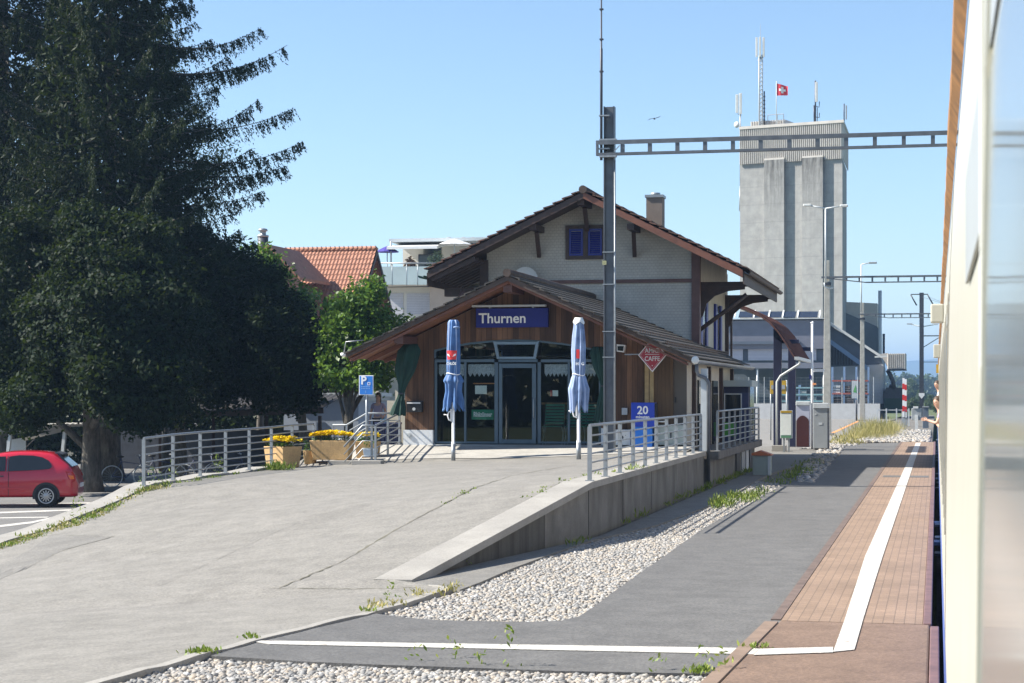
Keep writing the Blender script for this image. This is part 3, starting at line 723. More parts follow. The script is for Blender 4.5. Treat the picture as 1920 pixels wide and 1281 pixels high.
p = FA(1001,765); MB().tube([(p.x,GY-.05,p.z-.25),(p.x,GY-.1,p.z-.2),(p.x,GY-.1,p.z+.2),(p.x,GY-.05,p.z+.25)],.012,8).build('handle', m_galv, dbo)
MB().box(OL, OR, FY-.1, FY+.2, zb-.12, zb-.003).build('door_sill', m_lgrey, bld)

# --- main house
MY0, MYW, MY1, MYB = 55.2, 56.6, 66.9, 66.2
MRX, MRZ = -10.08, 7.97; MLX, MLZ = -14.75, 5.75; MEX, MEZ = -5.45, 5.66
def mz(x): return MRZ + (MLZ-MRZ)*(x-MRX)/(MLX-MRX) if x < MRX else MRZ + (MEZ-MRZ)*(x-MRX)/(MEX-MRX)
WX0, WX1 = -13.3, -7.05
mb = MB(); mb.prism([(WX0,MYW,2.5),(WX1,MYW,2.5),(WX1,MYW,mz(WX1)-.03),(MRX,MYW,MRZ-.04),(WX0,MYW,mz(WX0)-.03)], (0,.25,0)); mb.build('gable_wall', m_shing, bld)
mb = MB(); mb.box(WX1-.25,WX1,MYW+.252,MYB,.0,mz(WX1)-.03); mb.build('side_wall', m_plaster, bld)
mb = MB(); mb.box(WX0,WX0+.25,MYW+.252,MYB,.0,mz(WX0)-.2); mb.prism([(WX0,MYB,0),(WX1,MYB,0),(WX1,MYB,mz(WX1)-.2),(MRX,MYB,MRZ-.2),(WX0,MYB,mz(WX0)-.2)], (0,.2,0)); mb.build('rear_wall', m_plaster, bld)
mr = MB(); tiles(mr, MRX, MRZ+.1, MLX-.1, mz(MLX)+.04, MY0-.05, MY1, 17, .06, .06); tiles(mr, MRX, MRZ+.1, MEX+.1, MEZ+.04, MY0-.05, MY1, 17, .06, .06)
mro = mr.build('main_roof', m_tileb, bld)
MB().tube([(MRX,MY0-.08,MRZ+.14),(MRX,MY1,MRZ+.14)],.12,10).build('ridge_cap', m_barge, mro)
mb = MB()
for xa, za, xb, zb2 in ((MRX,MRZ,MLX,mz(MLX)-.05),(MRX,MRZ,MEX,MEZ-.05)):
    mb.prism([(xa,MY0+.05,za+.05),(xb,MY0+.05,zb2+.05),(xb,MY0+.05,zb2-.02),(xa,MY0+.05,za-.02)], (0,MY1-MY0-.1,0))
mb.build('main_soffit', m_beam, bld)
MB().prism([(MRX,MY0-.02,MRZ+.07),(MEX+.02,MY0-.02,MEZ+.05),(MEX+.02,MY0-.02,MEZ-.17),(MRX,MY0-.02,MRZ-.12)], (0,.05,0)).build('barge_board', m_rake, bld)
MB().prism([(MRX,MY0-.02,MRZ+.07),(MLX-.02,MY0-.02,MLZ+.05),(MLX-.02,MY0-.02,MLZ-.17),(MRX,MY0-.02,MRZ-.12)], (0,.05,0)).build('barge_board', m_beam, bld)
MB().box(MEX+.02,MEX+.06,MY0+.03,MY1-.02,MEZ-.36,MEZ+.0).build('fascia_board', m_barge, bld)
MB().box(MLX-.06,MLX-.02,MY0+.03,MY1-.02,MLZ-.4,MLZ+.0).build('fascia_board', m_beam, bld)
mb = MB(); V = []
for y in (MY0-.05, MY1+.15):
    for k in range(9):
        a = math.pi + math.pi*k/8; V.append((MEX+.16+.09*math.cos(a), y, MEZ+.0+.09*math.sin(a)))
mb.add(V, [(k, k+1, 10+k, 9+k) for k in range(8)], True); mb.build('eave_gutter', m_barge, mro)
mb = MB(); V = []
for y in (MY0-.3, MY1):
    for k in range(9):
        a = math.pi + math.pi*k/8; V.append((MLX-.16+.09*math.cos(a), y, MLZ-.1+.09*math.sin(a)))
mb.add(V, [(k, k+1, 10+k, 9+k) for k in range(8)], True); mb.build('eave_gutter', plain('green_copper', (.02,.09,.07), .6), mro)
MB().box(WX0+.1,WX1-.02,MYW-.06,MYW-.002,AT(1150,531,MYW).z,AT(1150,524.5,MYW).z).build('belt_beam', m_belt, bld)
for xx in (WX1, ):
    mb = MB(); mb.box(xx-.02,xx+.22,MYW-.08,MYW+.24,3.2,mz(xx)-.1); mb.build('corner_post', m_belt, bld)
mb = MB(); mb.box(WX0-.2,WX0+.05,MYW-.08,MYW+.2,3.2,mz(WX0)-.25); mb.box(-14.6,WX0-.21,MYW-.1,MYW+.2,5.1,5.35);
mb.build('corner_post', m_beam, bld)
for k in range(9):
    y = MY0+.15+k*.5; MB().bar((MLX+.05,y,MLZ-.2),(WX0-.05,y,mz(WX0)-.28),.1,.12).build('eave_rafter', m_beam, bld)
MB().tube([tuple(AT(868,545,56)),tuple(AT(862,560,56)),tuple(AT(872,572,56)),tuple(AT(890,574,56.2))],.07,8).build('rain_pipe', m_belt, bld)
for pxs in ((1006,434,1011,481),(1096,388,1101,432),(1188,434,1190,480)):       # struts under the gable
    a, b = AT(pxs[0],pxs[1],MYW-.7), AT(pxs[2],pxs[3],MYW-.06)
    MB().bar(a,b,.12,.12).box(a.x-.1,a.x+.1,MY0+.1,MYW,a.z,a.z+.18).build('gable_strut', m_beam, bld)
# attic window with two shutters
wn = MB(); a, b = AT(1061,487,MYW), AT(1136,422,MYW)
for x0,x1,z0,z1 in ((a.x,b.x,a.z,a.z+.1),(a.x,b.x,b.z-.1,b.z),(a.x,a.x+.1,a.z+.1,b.z-.1),(b.x-.1,b.x,a.z+.1,b.z-.1),((a.x+b.x)/2-.07,(a.x+b.x)/2+.07,a.z+.1,b.z-.1)):
    wn.box(x0,x1,MYW-.07,MYW-.001,z0,z1)
wno = wn.build('attic_window', m_beam, bld)
def shutter(x0, x1, z0, z1, y, parent):
    mb = MB(); mb.box(x0,x0+.06,y-.04,y,z0,z1); mb.box(x1-.06,x1,y-.04,y,z0,z1); mb.box(x0+.06,x1-.06,y-.04,y,z0,z0+.06); mb.box(x0+.06,x1-.06,y-.04,y,z1-.06,z1)
    n = int((z1-z0-.12)/.055)
    for k in range(n):
        z = z0+.07+k*(z1-z0-.14)/n; mb.add([(x0+.06,y-.035,z),(x1-.06,y-.035,z),(x1-.06,y-.005,z+.05),(x0+.06,y-.005,z+.05)], [(0,1,2,3)])
    mb.build('shutter', m_blue, parent)
mid = (a.x+b.x)/2
shutter(a.x+.11, mid-.08, a.z+.11, b.z-.11, MYW-.02, wno); shutter(mid+.08, b.x-.11, a.z+.11, b.z-.11, MYW-.02, wno)
# side windows with blue shutters
for y in (58.6, 62.6):
    z0, z1 = 3.55, 5.0
    s_ = MB().box(WX1+.001,WX1+.05,y,y+.9,z0,z1).build('side_window', m_dglass, bld)
    for yy in (y-.5, y+.92): MB().box(WX1+.002,WX1+.08,yy,yy+.46,z0-.05,z1+.05).build('shutter', m_blue, s_)
for y in (57.6, 65.6):                                               # curved eave brackets
    mb = MB()
    if y < 60: mb.tube([(WX1+.02,y,4.0),(WX1+.35,y,4.25),(WX1+.9,y,4.65),(MEX-.1,y,5.12)],.07,6)
    mb.prism([(WX1+.121,y-.04,5.35),(-5.6,y-.04,5.35),(-5.6,y-.04,5.27),(-6.1,y-.04,5.22),(-6.5,y-.04,5.08),(-6.75,y-.04,4.85),(-6.85,y-.04,4.5),(WX1+.121,y-.04,4.4)], (0,.08,0))
    mb.box(WX1,MEX,y-.07,y+.07,5.35,5.5); mb.box(WX1+.001,WX1+.12,y-.07,y+.07,3.2,5.35)
    mb.build('eave_bracket', m_beam, bld)
MB().box(WX1+.12,WX1+.18,MYB-.1,MYB+.1,2.6,5.0).build('rain_pipe', m_beam, bld)
# chimney and vent
p = AT(1229,395,62); cz = mz(p.x)
ch = MB().box(p.x-.26,p.x+.26,61.7,62.3,cz-.2,AT(1229,372,62).z).build('chimney', M('brown_chimney_plaster', (.2,.16,.13), .9, var=.15), mro)
mb = MB(); mb.box(p.x-.3,p.x+.3,61.66,62.34,AT(1229,372,62).z+.001,AT(1229,367,62).z); mb.tube([(p.x,62,AT(1229,367,62).z),(p.x,62,AT(1229,362,62).z)],.16,10); mb.build('chimney_cap', m_galv, mro)
p = AT(1319,464,60); MB().tube([(p.x,60,p.z-.4),(p.x,60,p.z)],.06,8).build('vent_pipe', m_beam, mro)
# satellite dish half hidden behind the ridge
p = AT(985,519,56.3); ds = MB(); n = 20
ds.lathe([(.02,0),(.2,.03),(.32,.07),(.4,.13)], (0,0,0), 20, False)
d_ = thing('satellite_dish', 'pale round satellite dish on the gable wall behind the lower ridge', 'satellite dish', (p.x, 56.35, p.z-.12))
do = ds.build('dish', m_lgrey, d_, local=True); do.rotation_euler = (R(80), 0, 0)
MB().bar((0,.02,0),(0,.24,-.1),.05,.05).build('bracket', m_galv, d_, local=True)

# --- things on and before the station front
sg = thing('station_sign', 'long dark blue station name sign with white letters on the wooden gable', 'sign', (FA(960,595).x, FY-.1, FA(960,614).z))
a, b = FA(893,614.5,FY-.1), FA(1028,577.5,FY-.1)
MB().box(a.x,b.x,FY-.14,FY-.02,a.z,b.z).build('board', m_sign, sg, bevel=.01)
text('Thurnen', .345, m_wh, (FA(900,0).x, FY-.143, (a.z+b.z)/2-.02), sg, bold=.006, xs=1.0)
mb = MB(); mb.box(FA(890,0).x,FA(1027,0).x,FY-.3,FY-.16,b.z+.03,b.z+.075)
lb = mb.build('lamp_bar', m_lgrey, sg)
mb = MB()
for k in (.2,.8): x = a.x+(b.x-a.x)*k; mb.box(x-.02,x+.02,FY-.22,FY-.0,b.z+.0,b.z+.028)
mb.build('bracket', m_grey, sg)
# mailbox
p = FA(779,756); mbx = thing('letterbox', 'black letterbox with a white slot on the wooden wall by the glass front', 'letterbox', (p.x, FY-.1, p.z-.1))
MB().box(p.x-.2,p.x+.2,FY-.14,FY-.001,FA(779,773).z,FA(779,752).z).build('case', m_black, mbx, bevel=.008)
MB().box(FA(766,0).x,FA(791,0).x,FY-.16,FY-.141,FA(779,757).z,FA(779,754.5).z).build('slot', m_wh, mbx)
MB().tube([(p.x,FY-.141,FA(779,767).z),(p.x,FY-.152,FA(779,767).z)],.04,14).build('lock', m_lgrey, mbx)
p = FA(768,816); one(MB().tube([(p.x,FY-.061,p.z),(p.x,FY-.09,p.z)],.06,16).tube([(p.x,FY-.09,p.z),(p.x,FY-.1,p.z)],.035,12), 'wall_socket', m_lgrey, 'round grey socket on the white plinth beside the glass front', 'socket')
# floodlight and boxes on the wood wall
p = FA(1163,653,FY-.3); fl = thing('floodlight', 'small white square floodlight on the dark wooden wall', 'lamp', (p.x, FY-.3, p.z-.1))
MB().prism([(p.x-.1,FY-.25,p.z-.08),(p.x+.08,FY-.25,p.z-.1),(p.x+.11,FY-.25,p.z+.08),(p.x-.1,FY-.25,p.z+.1)], (0,.2,0)).build('housing', m_wh, fl, bevel=.01)
MB().prism([(p.x-.075,FY-.258,p.z-.055),(p.x+.06,FY-.258,p.z-.07),(p.x+.08,FY-.258,p.z+.05),(p.x-.075,FY-.258,p.z+.05)], (0,.006,0)).build('lens', m_dglass, fl)
MB().bar((p.x,FY-.05,p.z),(p.x,FY,p.z+.02),.04,.04).build('arm', m_galv, fl)
p = FA(1172,771); one(MB().box(p.x-.07,p.x+.07,FY-.09,FY-.002,FA(1172,778).z,FA(1172,765).z), 'junction_box', m_lgrey, 'small pale junction box on the dark wooden wall beside the newspaper box', 'box', bevel=.008)
p = FA(640,664); wl_ = thing('eave_lamp', 'white globe lamp hanging beside the lower left eave tip', 'lamp', (p.x, 45.5, AT(640,672,45.5).z))
q = AT(645,664,45.5); MB().lathe([(.02,-.07),(.08,-.045),(.095,.01),(.07,.03)], q, 14).build('shade', m_wh, wl_)
MB().tube([(q.x,q.y,q.z+.04),(q.x+.05,q.y,q.z+.3),(q.x+.5,q.y,q.z+.34)],.015,6).build('arm', m_galv, wl_)
# green tied cloths hung from the eaves
def cloth(name, label, top, mid_, bot, y, wt, wm, wb, seed):
    rng = random.Random(seed); n = 48; rows = []
    path = [(0,wt*.55),(.08,wt),(.3,wt*.95),(.48,wm*1.5),(.58,wm),(.66,wm*1.2),(.85,wb*.85),(1,wb)]
    ts = np.linspace(0,1,26); ph = [rng.random()*6 for _ in range(4)]
    V = []; F = []
    P = [Vector(top), Vector(mid_), Vector(bot)]
    for t_ in ts:
        c = P[0].lerp(P[1], t_/.58) if t_ < .58 else P[1].lerp(P[2], (t_-.58)/.42)
        wd = float(np.interp(t_, [k[0] for k in path], [k[1] for k in path]))
        for j in range(n):
            a = 2*math.pi*j/n; r = 1 + .22*math.sin(7*a+ph[0]+t_*2) + .12*math.sin(13*a+ph[1]-t_*3)
            V.append((c.x + wd*.5*r*math.cos(a), y + wd*.32*r*math.sin(a), c.z + .03*math.sin(5*a+ph[2])*(t_>.95)))
    for i in range(len(ts)-1):
        for j in range(n): F.append((i*n+j, i*n+(j+1)%n, (i+1)*n+(j+1)%n, (i+1)*n+j))
    th = thing(name, label, 'cloth', (bot.x, y, bot.z))
    mb = MB(); mb.add(V, F, True); mb.add(V[:n], [tuple(range(n))]); mb.build('cloth', m_green, th)
    mb = MB(); mb.lathe([(wm*.55,-.02),(wm*.57,.0),(wm*.55,.02)], (Vector(mid_).x,y,Vector(mid_).z), 16); so_ = mb.build('tie', m_darkst, th)
    return th
y_ = FY-.4
cloth('green_cloth', 'dark green cloth tied in the middle, hanging left of the letterbox', AT(770,645,y_), AT(752,738,y_), AT(746,778,y_), y_, .48, .13, .34, 1)
cloth('green_cloth', 'dark green cloth tied in the middle, hanging behind the tall gantry mast', AT(1121,650,y_), AT(1131,724,y_), AT(1122,790,y_), y_, .36, .1, .22, 2)
# diamond cafe sign
p = FA(1223,664,FY-.9); cs_ = thing('cafe_sign', 'dark red diamond shaped cafe sign with white border below the eave', 'sign', (p.x, FY-.9, p.z-.35))
sy = FY-.9; c, c2 = AT(1223,666,sy), AT(1250,666,sy); hw = abs(AT(1249.5,666,sy).x-c.x); hh = abs(AT(1223,697.5,sy).z-c.z)
def dia(k, y, th): return MB().prism([(c.x-hw*k,y,c.z),(c.x,y,c.z-hh*k),(c.x+hw*k,y,c.z),(c.x,y,c.z+hh*k)], (0,th,0))
dia(1, sy, .05).build('panel', m_wh, cs_); dia(.93, sy-.004, .003).build('face', m_redsign, cs_)
mb = MB(); k = .84
for s1 in (-1,1):
    for s2 in (-1,1):
        mb.bar((c.x+s1*hw*k,sy-.006,c.z),(c.x,sy-.006,c.z+s2*hh*k),.004,.012,up=(0,1,0))
mb.bar((c.x-.17,sy-.006,c.z+.02),(c.x+.17,sy-.006,c.z+.02),.004,.012); mb.build('border_line', m_offw, cs_)
text('AMICI', .155, m_offw, (c.x, sy-.006, c.z+.105), cs_, align='CENTER', bold=.002, xs=.85, name='lettering')
text('CAFFE', .155, m_offw, (c.x, sy-.006, c.z-.09), cs_, align='CENTER', bold=.002, xs=.85, name='lettering')
MB().ball((c.x,sy-.003,c.z-.25),.014,8,5,(1,.3,1)).build('dot', m_offw, cs_)
MB().bar((FA(1183,671).x,FY-.9,c.z+.02),(c.x-hw+.03,FY-.88,c.z+.02),.025,.025).bar((FA(1183,671).x,FY,c.z+.02),(FA(1183,671).x,FY-.9,c.z+.02),.025,.025).build('bracket', m_galv, cs_)
# newspaper box
ny_ = FY-.75; a, b = AT(1183,846,ny_), AT(1227,755,ny_)
nb = thing('newspaper_box', 'tall blue newspaper dispenser with white number on its dark upper half', 'newspaper box', ((a.x+b.x)/2, ny_, a.z))
zm = AT(1200,800,ny_).z
MB().box(a.x,b.x,ny_,ny_+.4,zm+.002,b.z).build('upper_case', m_box, nb, bevel=.015)
MB().box(a.x+.02,b.x-.06,ny_+.03,ny_+.38,zF(a.x,ny_),zm).build('lower_case', m_box2, nb, bevel=.015)
text('20', .27, m_wh, ((a.x+b.x)/2+.0, ny_-.004, AT(1200,770,ny_).z), nb, align='CENTER', bold=.006)
text('minuten', .1, m_wh, ((a.x+b.x)/2+.0, ny_-.004, AT(1200,782,ny_).z), nb, align='CENTER', bold=.002)
MB().box(b.x+.002,b.x+.03,ny_+.02,ny_+.38,zm-.1,b.z-.02).build('side_flap', m_black, nb)
mb = MB(); mb.tube([(b.x+.03,ny_+.1,zm+.12),(b.x+.28,ny_+.1,zm+.12)],.02,6); mb.build('coin_lever', m_lgrey, nb)
# white cabinets
y2 = FY-.55
def cabinet(label, x0, x1, y0, y1, m, mark):
    a, b = AT(x0, y1, y2), AT(x1, y0, y2); t_ = thing('cabinet', label, 'cabinet', ((a.x+b.x)/2, y2, a.z))
    zf = zF((a.x+b.x)/2, y2)+.05
    MB().box(a.x,b.x,y2,y2+.42,zf,b.z).build('case', m, t_, bevel=.012)
    mb = MB()
    for k in (.08,.92): x = a.x+(b.x-a.x)*k; mb.box(x-.03,x+.03,y2+.05,y2+.37,zf-.07,zf-.001)
    mb.build('foot', m_black, t_)
    xm, zm_ = (a.x+b.x)/2, (zf+b.z)/2
    if mark == 'fan':
        mb = MB(); mb.lathe([(.05,-.004),(.05,.004)], (0,0,0), 16); mb.lathe([(.008,-.006),(.008,.006)], (.1,.05,0), 8)
        o = mb.build('vent_cap', m_darkst, t_, local=True); o.rotation_euler = (R(90),0,0); o.location = (0, -.004, zm_-a.z)
    else: MB().bar((xm,y2-.012,zm_-.08),(xm,y2-.012,zm_+.08),.03,.02).build('handle', m_darkst, t_)
cabinet('white metal cabinet on the apron between the gantry mast and the newspaper box', 1149, 1182, 806, 842, m_offw, 'fan')
cabinet('low grey-green metal cabinet against the plank screen, right of the newspaper box', 1232, 1284, 797, 836, M('grey_green_enamel', (.3,.35,.34), .5, var=.08), 'handle')
# inside: lace, papers, chairs, table, green sign
for i, (x0, x1) in enumerate(((819,868),(874,925),(1018,1062),(1083,1121))):
    a, b = FA(x0,683), FA(x1,704); y = FY+.2; n = 6
    pts = [(a.x,a.z),(b.x,a.z),(b.x,b.z+.06)]
    for k in range(n):
        pts.append((b.x-(b.x-a.x)*(k+.5)/n, b.z-.03)); pts.append((b.x-(b.x-a.x)*(k+1)/n, b.z+.06))
    one(MB().prism([(x,y,z) for x, z in pts], (0,.006,0)), 'lace_curtain', m_lace, ['white lace valance in the glass bay left of the doorway, behind the left closed parasol','white lace valance in the bay with the green sign','white lace valance in the bay just right of the glass door','white lace valance behind the right closed parasol'][i], 'curtain', 'lace valances in the shop front')
a, b = FA(889,739), FA(911,723); one(MB().box(a.x,b.x,GY+.04,GY+.044,a.z,b.z), 'paper_notice', m_pap, 'pale green paper notice on the glass above the green sign', 'notice')
a, b = FA(1030,743), FA(1045,732); pn = thing('paper_notice', 'small white notice with a red edge on the glass right of the door', 'notice', (a.x, GY+.04, a.z))
MB().box(a.x+.06,b.x,GY+.04,GY+.044,a.z,b.z).build('sheet', m_pap, pn); MB().box(a.x,a.x+.058,GY+.04,GY+.044,a.z,b.z).build('edge', m_redsign, pn)
a, b = FA(881,787), FA(923,768.5); gs = thing('green_sign', 'green mineral water sign with white lettering inside the shop glass', 'sign', (a.x, GY+.12, a.z))
MB().box(a.x,b.x,GY+.12,GY+.14,a.z,b.z).build('board', m_gsign, gs); text('Rhäzünser', .165, m_wh, ((a.x+b.x)/2, GY+.116, (a.z+b.z)/2), gs, align='CENTER', bold=.006, xs=.68)
a, b = FA(878,720), FA(920,718); one(MB().box(a.x,b.x,FY+.5,FY+.56,a.z,b.z), 'orange_rail', m_orange, 'thin orange strip light bar behind the shop glass above the paper notice', 'bar')
def gchair(x, y, label, rz):
    t_ = thing('garden_chair', label, 'chair', (x, y, zb), rz, 'green chairs inside the cafe')
    mb = MB()
    for k in range(7): mb.box(-.24,.24,-.02+.02*k-.02,-.0+.02*k,.5+k*.075,.55+k*.075)
    mb.build('backrest', m_gchair, t_, True)
    mb = MB()
    for k in range(6): mb.box(-.23,.23,-.45+k*.075,-.395+k*.075,.44,.46)
    mb.build('seat', m_gchair, t_, True)
    for sx in (-1,1):
        mb = MB(); mb.tube([(sx*.24,-.42,0),(sx*.24,.02,.48),(sx*.24,.12,1.02)],.013,6); mb.tube([(sx*.24,.1,0),(sx*.24,-.42,.45)],.013,6); mb.build('leg', m_galv, t_, True)
for x_, lab in ((1040,'green slatted chair nearest the glass door inside the cafe'),(1081,'green slatted chair behind the right parasol pole inside the cafe'),(1108,'green slatted chair beside the hanging green cloth inside the cafe')):
    p = AT(x_, 800, FY+.75); gchair(p.x, FY+.75, lab, math.pi*0+.05)
tb = thing('cafe_counter', 'long wooden topped counter behind the green chairs', 'counter', (FA(1070,0).x, FY+1.4, zb))
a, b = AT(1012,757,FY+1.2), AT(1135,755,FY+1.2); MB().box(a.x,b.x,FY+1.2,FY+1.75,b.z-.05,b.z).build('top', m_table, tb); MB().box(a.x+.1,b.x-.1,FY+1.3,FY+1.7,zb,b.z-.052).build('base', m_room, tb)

# ------------------------------------------------------------------ parasols
m_pale = M('pale_pleat_canvas', (.3,.38,.56), .8, var=.12, scale=5)  # paler tone for chosen pleats of the closed canopies
def parasol(px, py, ytop, prof, label, seed, m, cap):
    p = on_fore(px, py); d = p.y; H = AT(px, ytop, p.y).z - p.z
    t_ = thing('closed_parasol', label, 'parasol', p, 0, 'closed parasols in front of the station')
    mb = MB(); mb.lathe([(.045,0),(.045,.42),(.036,.425),(.036,1.4),(.03,1.42),(.03,H-.05)], (0,0,0), 12); mb.build('pole', m_wh, t_, True)
    MB().lathe([(.052,0),(.052,.38)], (0,0,0), 12).build('ground_socket', m_galv, t_, True)
    k = d / (cs) / FPX; rng = random.Random(seed); n = 64; V = []; F = []; ys = [a for a, b in prof]
    tt = np.linspace(ys[0], ys[-1], 60); p1, p2, p3 = [rng.random()*6 for _ in range(3)]
    for y in tt:
        r = float(np.interp(y, ys, [b for a, b in prof])) * k / 2; z = H - (y - ytop) * k
        low = max(0, (y-715)/50)
        for j in range(n):
            a = 2*math.pi*j/n
            rr_ = r*(1 + (.13+.27*low)*math.sin(8*a+p1+.02*(y-600)) + .06*math.sin(15*a+p2+.05*(y-600)))
            V.append((rr_*math.cos(a), rr_*.85*math.sin(a), z + (.12*math.sin(8*a+p1) if y > 755 else 0)))
    for i in range(len(tt)-1):
        for j in range(n): F.append((i*n+j, i*n+(j+1)%n, (i+1)*n+(j+1)%n, (i+1)*n+j))
    mb = MB(); mb.add(V, F, True); mb.add(V[:n], [tuple(range(n))]); c = mb.build('canopy', [m, m_pale], t_, True)
    for f_ in c.data.polygons:
        j = f_.index % n
        if f_.index < (len(tt)-1)*n and ((33 <= j <= 43 or j in (46,51,52,57)) if cap else j in (31,32,33,40,41,54,55)): f_.material_index = 1
    zt = H-(702-ytop)*k; r = float(np.interp(702, ys, [b for a, b in prof]))*k/2
    MB().tube([(math.cos(a)*r*1.12, math.sin(a)*r*1.0, zt+.02*math.sin(a*2)) for a in np.linspace(0,2*math.pi,25)], .013, 6).build('tie_cord', m_wh, c, True)
    # crank
    mb = MB(); mb.box(-.06,-.03,-.05,.0,.95,1.2); mb.tube([(-.045,-.03,1.16),(-.1,-.03,1.13),(-.13,-.03,1.05),(-.1,-.03,.95),(-.03,-.03,.92)],.018,6); mb.tube([(-.1,-.03,1.06),(-.22,-.03,1.07)],.012,6)
    mb.build('crank', m_wh, t_, True)
    if cap:
        mb = MB(); nn = 16; V = []
        for j in range(nn):
            a = 2*math.pi*j/nn; V.append((.13*math.cos(a), .13*math.sin(a), H-.11+.03*math.sin(4*a)))
        for j in range(nn):
            a = 2*math.pi*j/nn; V.append((.09*math.cos(a), .09*math.sin(a), H+.015))
        mb.add(V, [(j,(j+1)%nn,nn+(j+1)%nn,nn+j) for j in range(nn)], True); mb.add(V[nn:], [tuple(range(nn))]); mb.build('top_cap', m_offw, t_, True)
    return t_, c, k, H
prof1 = [(600,14),(604,20),(640,23),(662,24),(690,25),(702,23),(708,30),(716,37),(719,30),(735,27),(764,33)]
t1, c1, k1, H1 = parasol(850, 862, 600, prof1, 'closed blue parasol with a red emblem and loose flap, left of the glass door', 4, m_para, False)
zc = lambda y: H1-(y-600)*k1
# printed emblem, stripe and letters lie on the canvas front
def patch(par, k, z0, z1, w0, w1, r, m, nm, n=8):
    V = []; F = []
    for z, wd in ((z0,w0),(z1,w1)):
        for j in range(n+1):
            a = -math.pi/2 + (j/n-.5)*2*math.asin(min(.95, wd/2/r)); V.append((r*math.cos(a), r*.93*math.sin(a)-.012, z))
    F = [(j, j+1, n+2+j, n+1+j) for j in range(n)]
    return MB().add(V, F, True).build(nm, m, par, True)
r1 = 24*k1/2*1.2
em = patch(c1, k1, zc(675), zc(658), .21, .25, r1, m_red, 'emblem')
for sx in (-1, 1):
    mb = MB(); mb.prism([(sx*.03,-r1-.0,zc(670)),(sx*.1,-r1*.86,zc(667)),(sx*.105,-r1*.86,zc(664)),(sx*.06,-r1*.97,zc(665))], (0,-.012,0)); mb.build('emblem_wing', m_wh, em, True)
text('CHLÖS', .085, m_wh, (0, -r1-.02, zc(683)), t1, align='CENTER', bold=.003, name='lettering', xs=.85).location = (0, -r1-.02, zc(683))
mb = MB(); mb.lathe([(.0,-.03),(.06,-.025),(.09,.0),(.06,.02)], (.1,-.08,zc(614)), 12); mb.build('loose_flap', m_para2, c1, True)
prof2 = [(597,14),(602,16),(630,22),(655,25),(690,23),(702,20),(708,25),(728,34),(738,31),(764,24)]
t2, c2, k2, H2 = parasol(1085, 862, 597, prof2, 'closed pale blue parasol with a white cap, right of the glass door', 9, m_para2, True)
zc2 = lambda y: H2-(y-597)*k2
r2 = 24*k2/2*1.15
V_ = MB(); V_.box(-.02,.05,-r2-.016,-r2-.005,zc2(672),zc2(655)); V_.build('emblem', m_red, c2, True)
for ch, xx in (('H', .0), ('G', .12)):
    o = text(ch, .09, m_wh, (0,0,0), t2, align='CENTER', bold=.003); o.location = (xx, -r2*(1-.25*xx/.15)-.02, zc2(682))

# ------------------------------------------------------------------ railings
def railing(name, label, posts, h, nr, m=m_galv, pw=.068, group=None, wire=.014, top=.024):
    t_ = thing(name, label, 'railing', posts[0], 0, group)
    for i, p in enumerate(posts):
        p = Vector(p); a = Vector(posts[max(i-1,0)]); b = Vector(posts[min(i+1,len(posts)-1)]); d = (b-a); d.z = 0; d.normalize(); s_ = Vector((-d.y, d.x, 0))
        rot = Matrix(((s_.x, d.x, 0), (s_.y, d.y, 0), (0, 0, 1)))
        mb = MB(); mb.obox(p+Vector((0,0,h/2)), (pw,.03,h), rot); mb.obox(p+Vector((0,0,.006)), (.13,.1,.012), rot); mb.build('post', m, t_)
    for k in range(nr):
        z = h*(1-k/(nr)) - (0 if k else .0)
        MB().tube([Vector(p)+Vector((0,0,z+(.02 if k == 0 else 0))) for p in posts], top if k == 0 else wire, 8).build('top_rail' if k == 0 else 'rail', m, t_)
    return t_
railing('ramp_railing', 'grey steel railing on the concrete ramp wall right of the forecourt', [(-5.28-.006*(y-29), y, .812) for y in np.linspace(29.5, 44.7, 11)], .845, 6)
railing('ramp_railing', 'grey steel railing along the parking side, behind the tan planters', [(-15.05, y, zL(y)+.05) for y in np.linspace(34.9, 43.7, 7)] + [(-15.05, 45.3, zL(43.7)+.05)], .9, 6)
railing('walkway_railing', 'grey steel railing of the raised walkway along the right side of the station', [(-5.08, y, .8) for y in np.linspace(45.5, 56.4, 9)] + [(-6.3,56.5,.8)], .92, 6, pw=.05)
sr = thing('stair_railing', 'pale steel stair railing with sloping rails left of the white plinth', 'railing', (-13.6, 45, .6))
ya, yb = 46.25, 43.3
A_ = [AT(q[0], q[1], ya) for q in ((749,775),(688,775),(650,797),(624,797))]
B_ = [AT(q[0], q[1], yb) for q in ((704,798),(680,798),(645,838))]
for poly, nm in ((A_,'far'),(B_,'near')):
    for k in range(5):
        MB().tube([p-Vector((0,0,.18*k)) for p in poly], .024 if k == 0 else .014, 8).build('top_rail' if k == 0 else 'rail', m_galv, sr)
for k in range(5):
    MB().tube([A_[0]-Vector((0,0,.0+.18*k)), B_[0]-Vector((0,0,.18*k))], .024 if k == 0 else .014, 8).build('top_rail' if k == 0 else 'rail', m_galv, sr)
for p, l in ((A_[0],.92),(A_[1],.95),(A_[2],1.1),(A_[3],1.1),(B_[0],.98),(B_[0]+Vector((-.12,.1,0)),.95),(A_[0].lerp(B_[0],.5),.95)):
    MB().box(p.x-.025,p.x+.025,p.y-.02,p.y+.02,p.z-l,p.z).build('post', m_galv, sr)
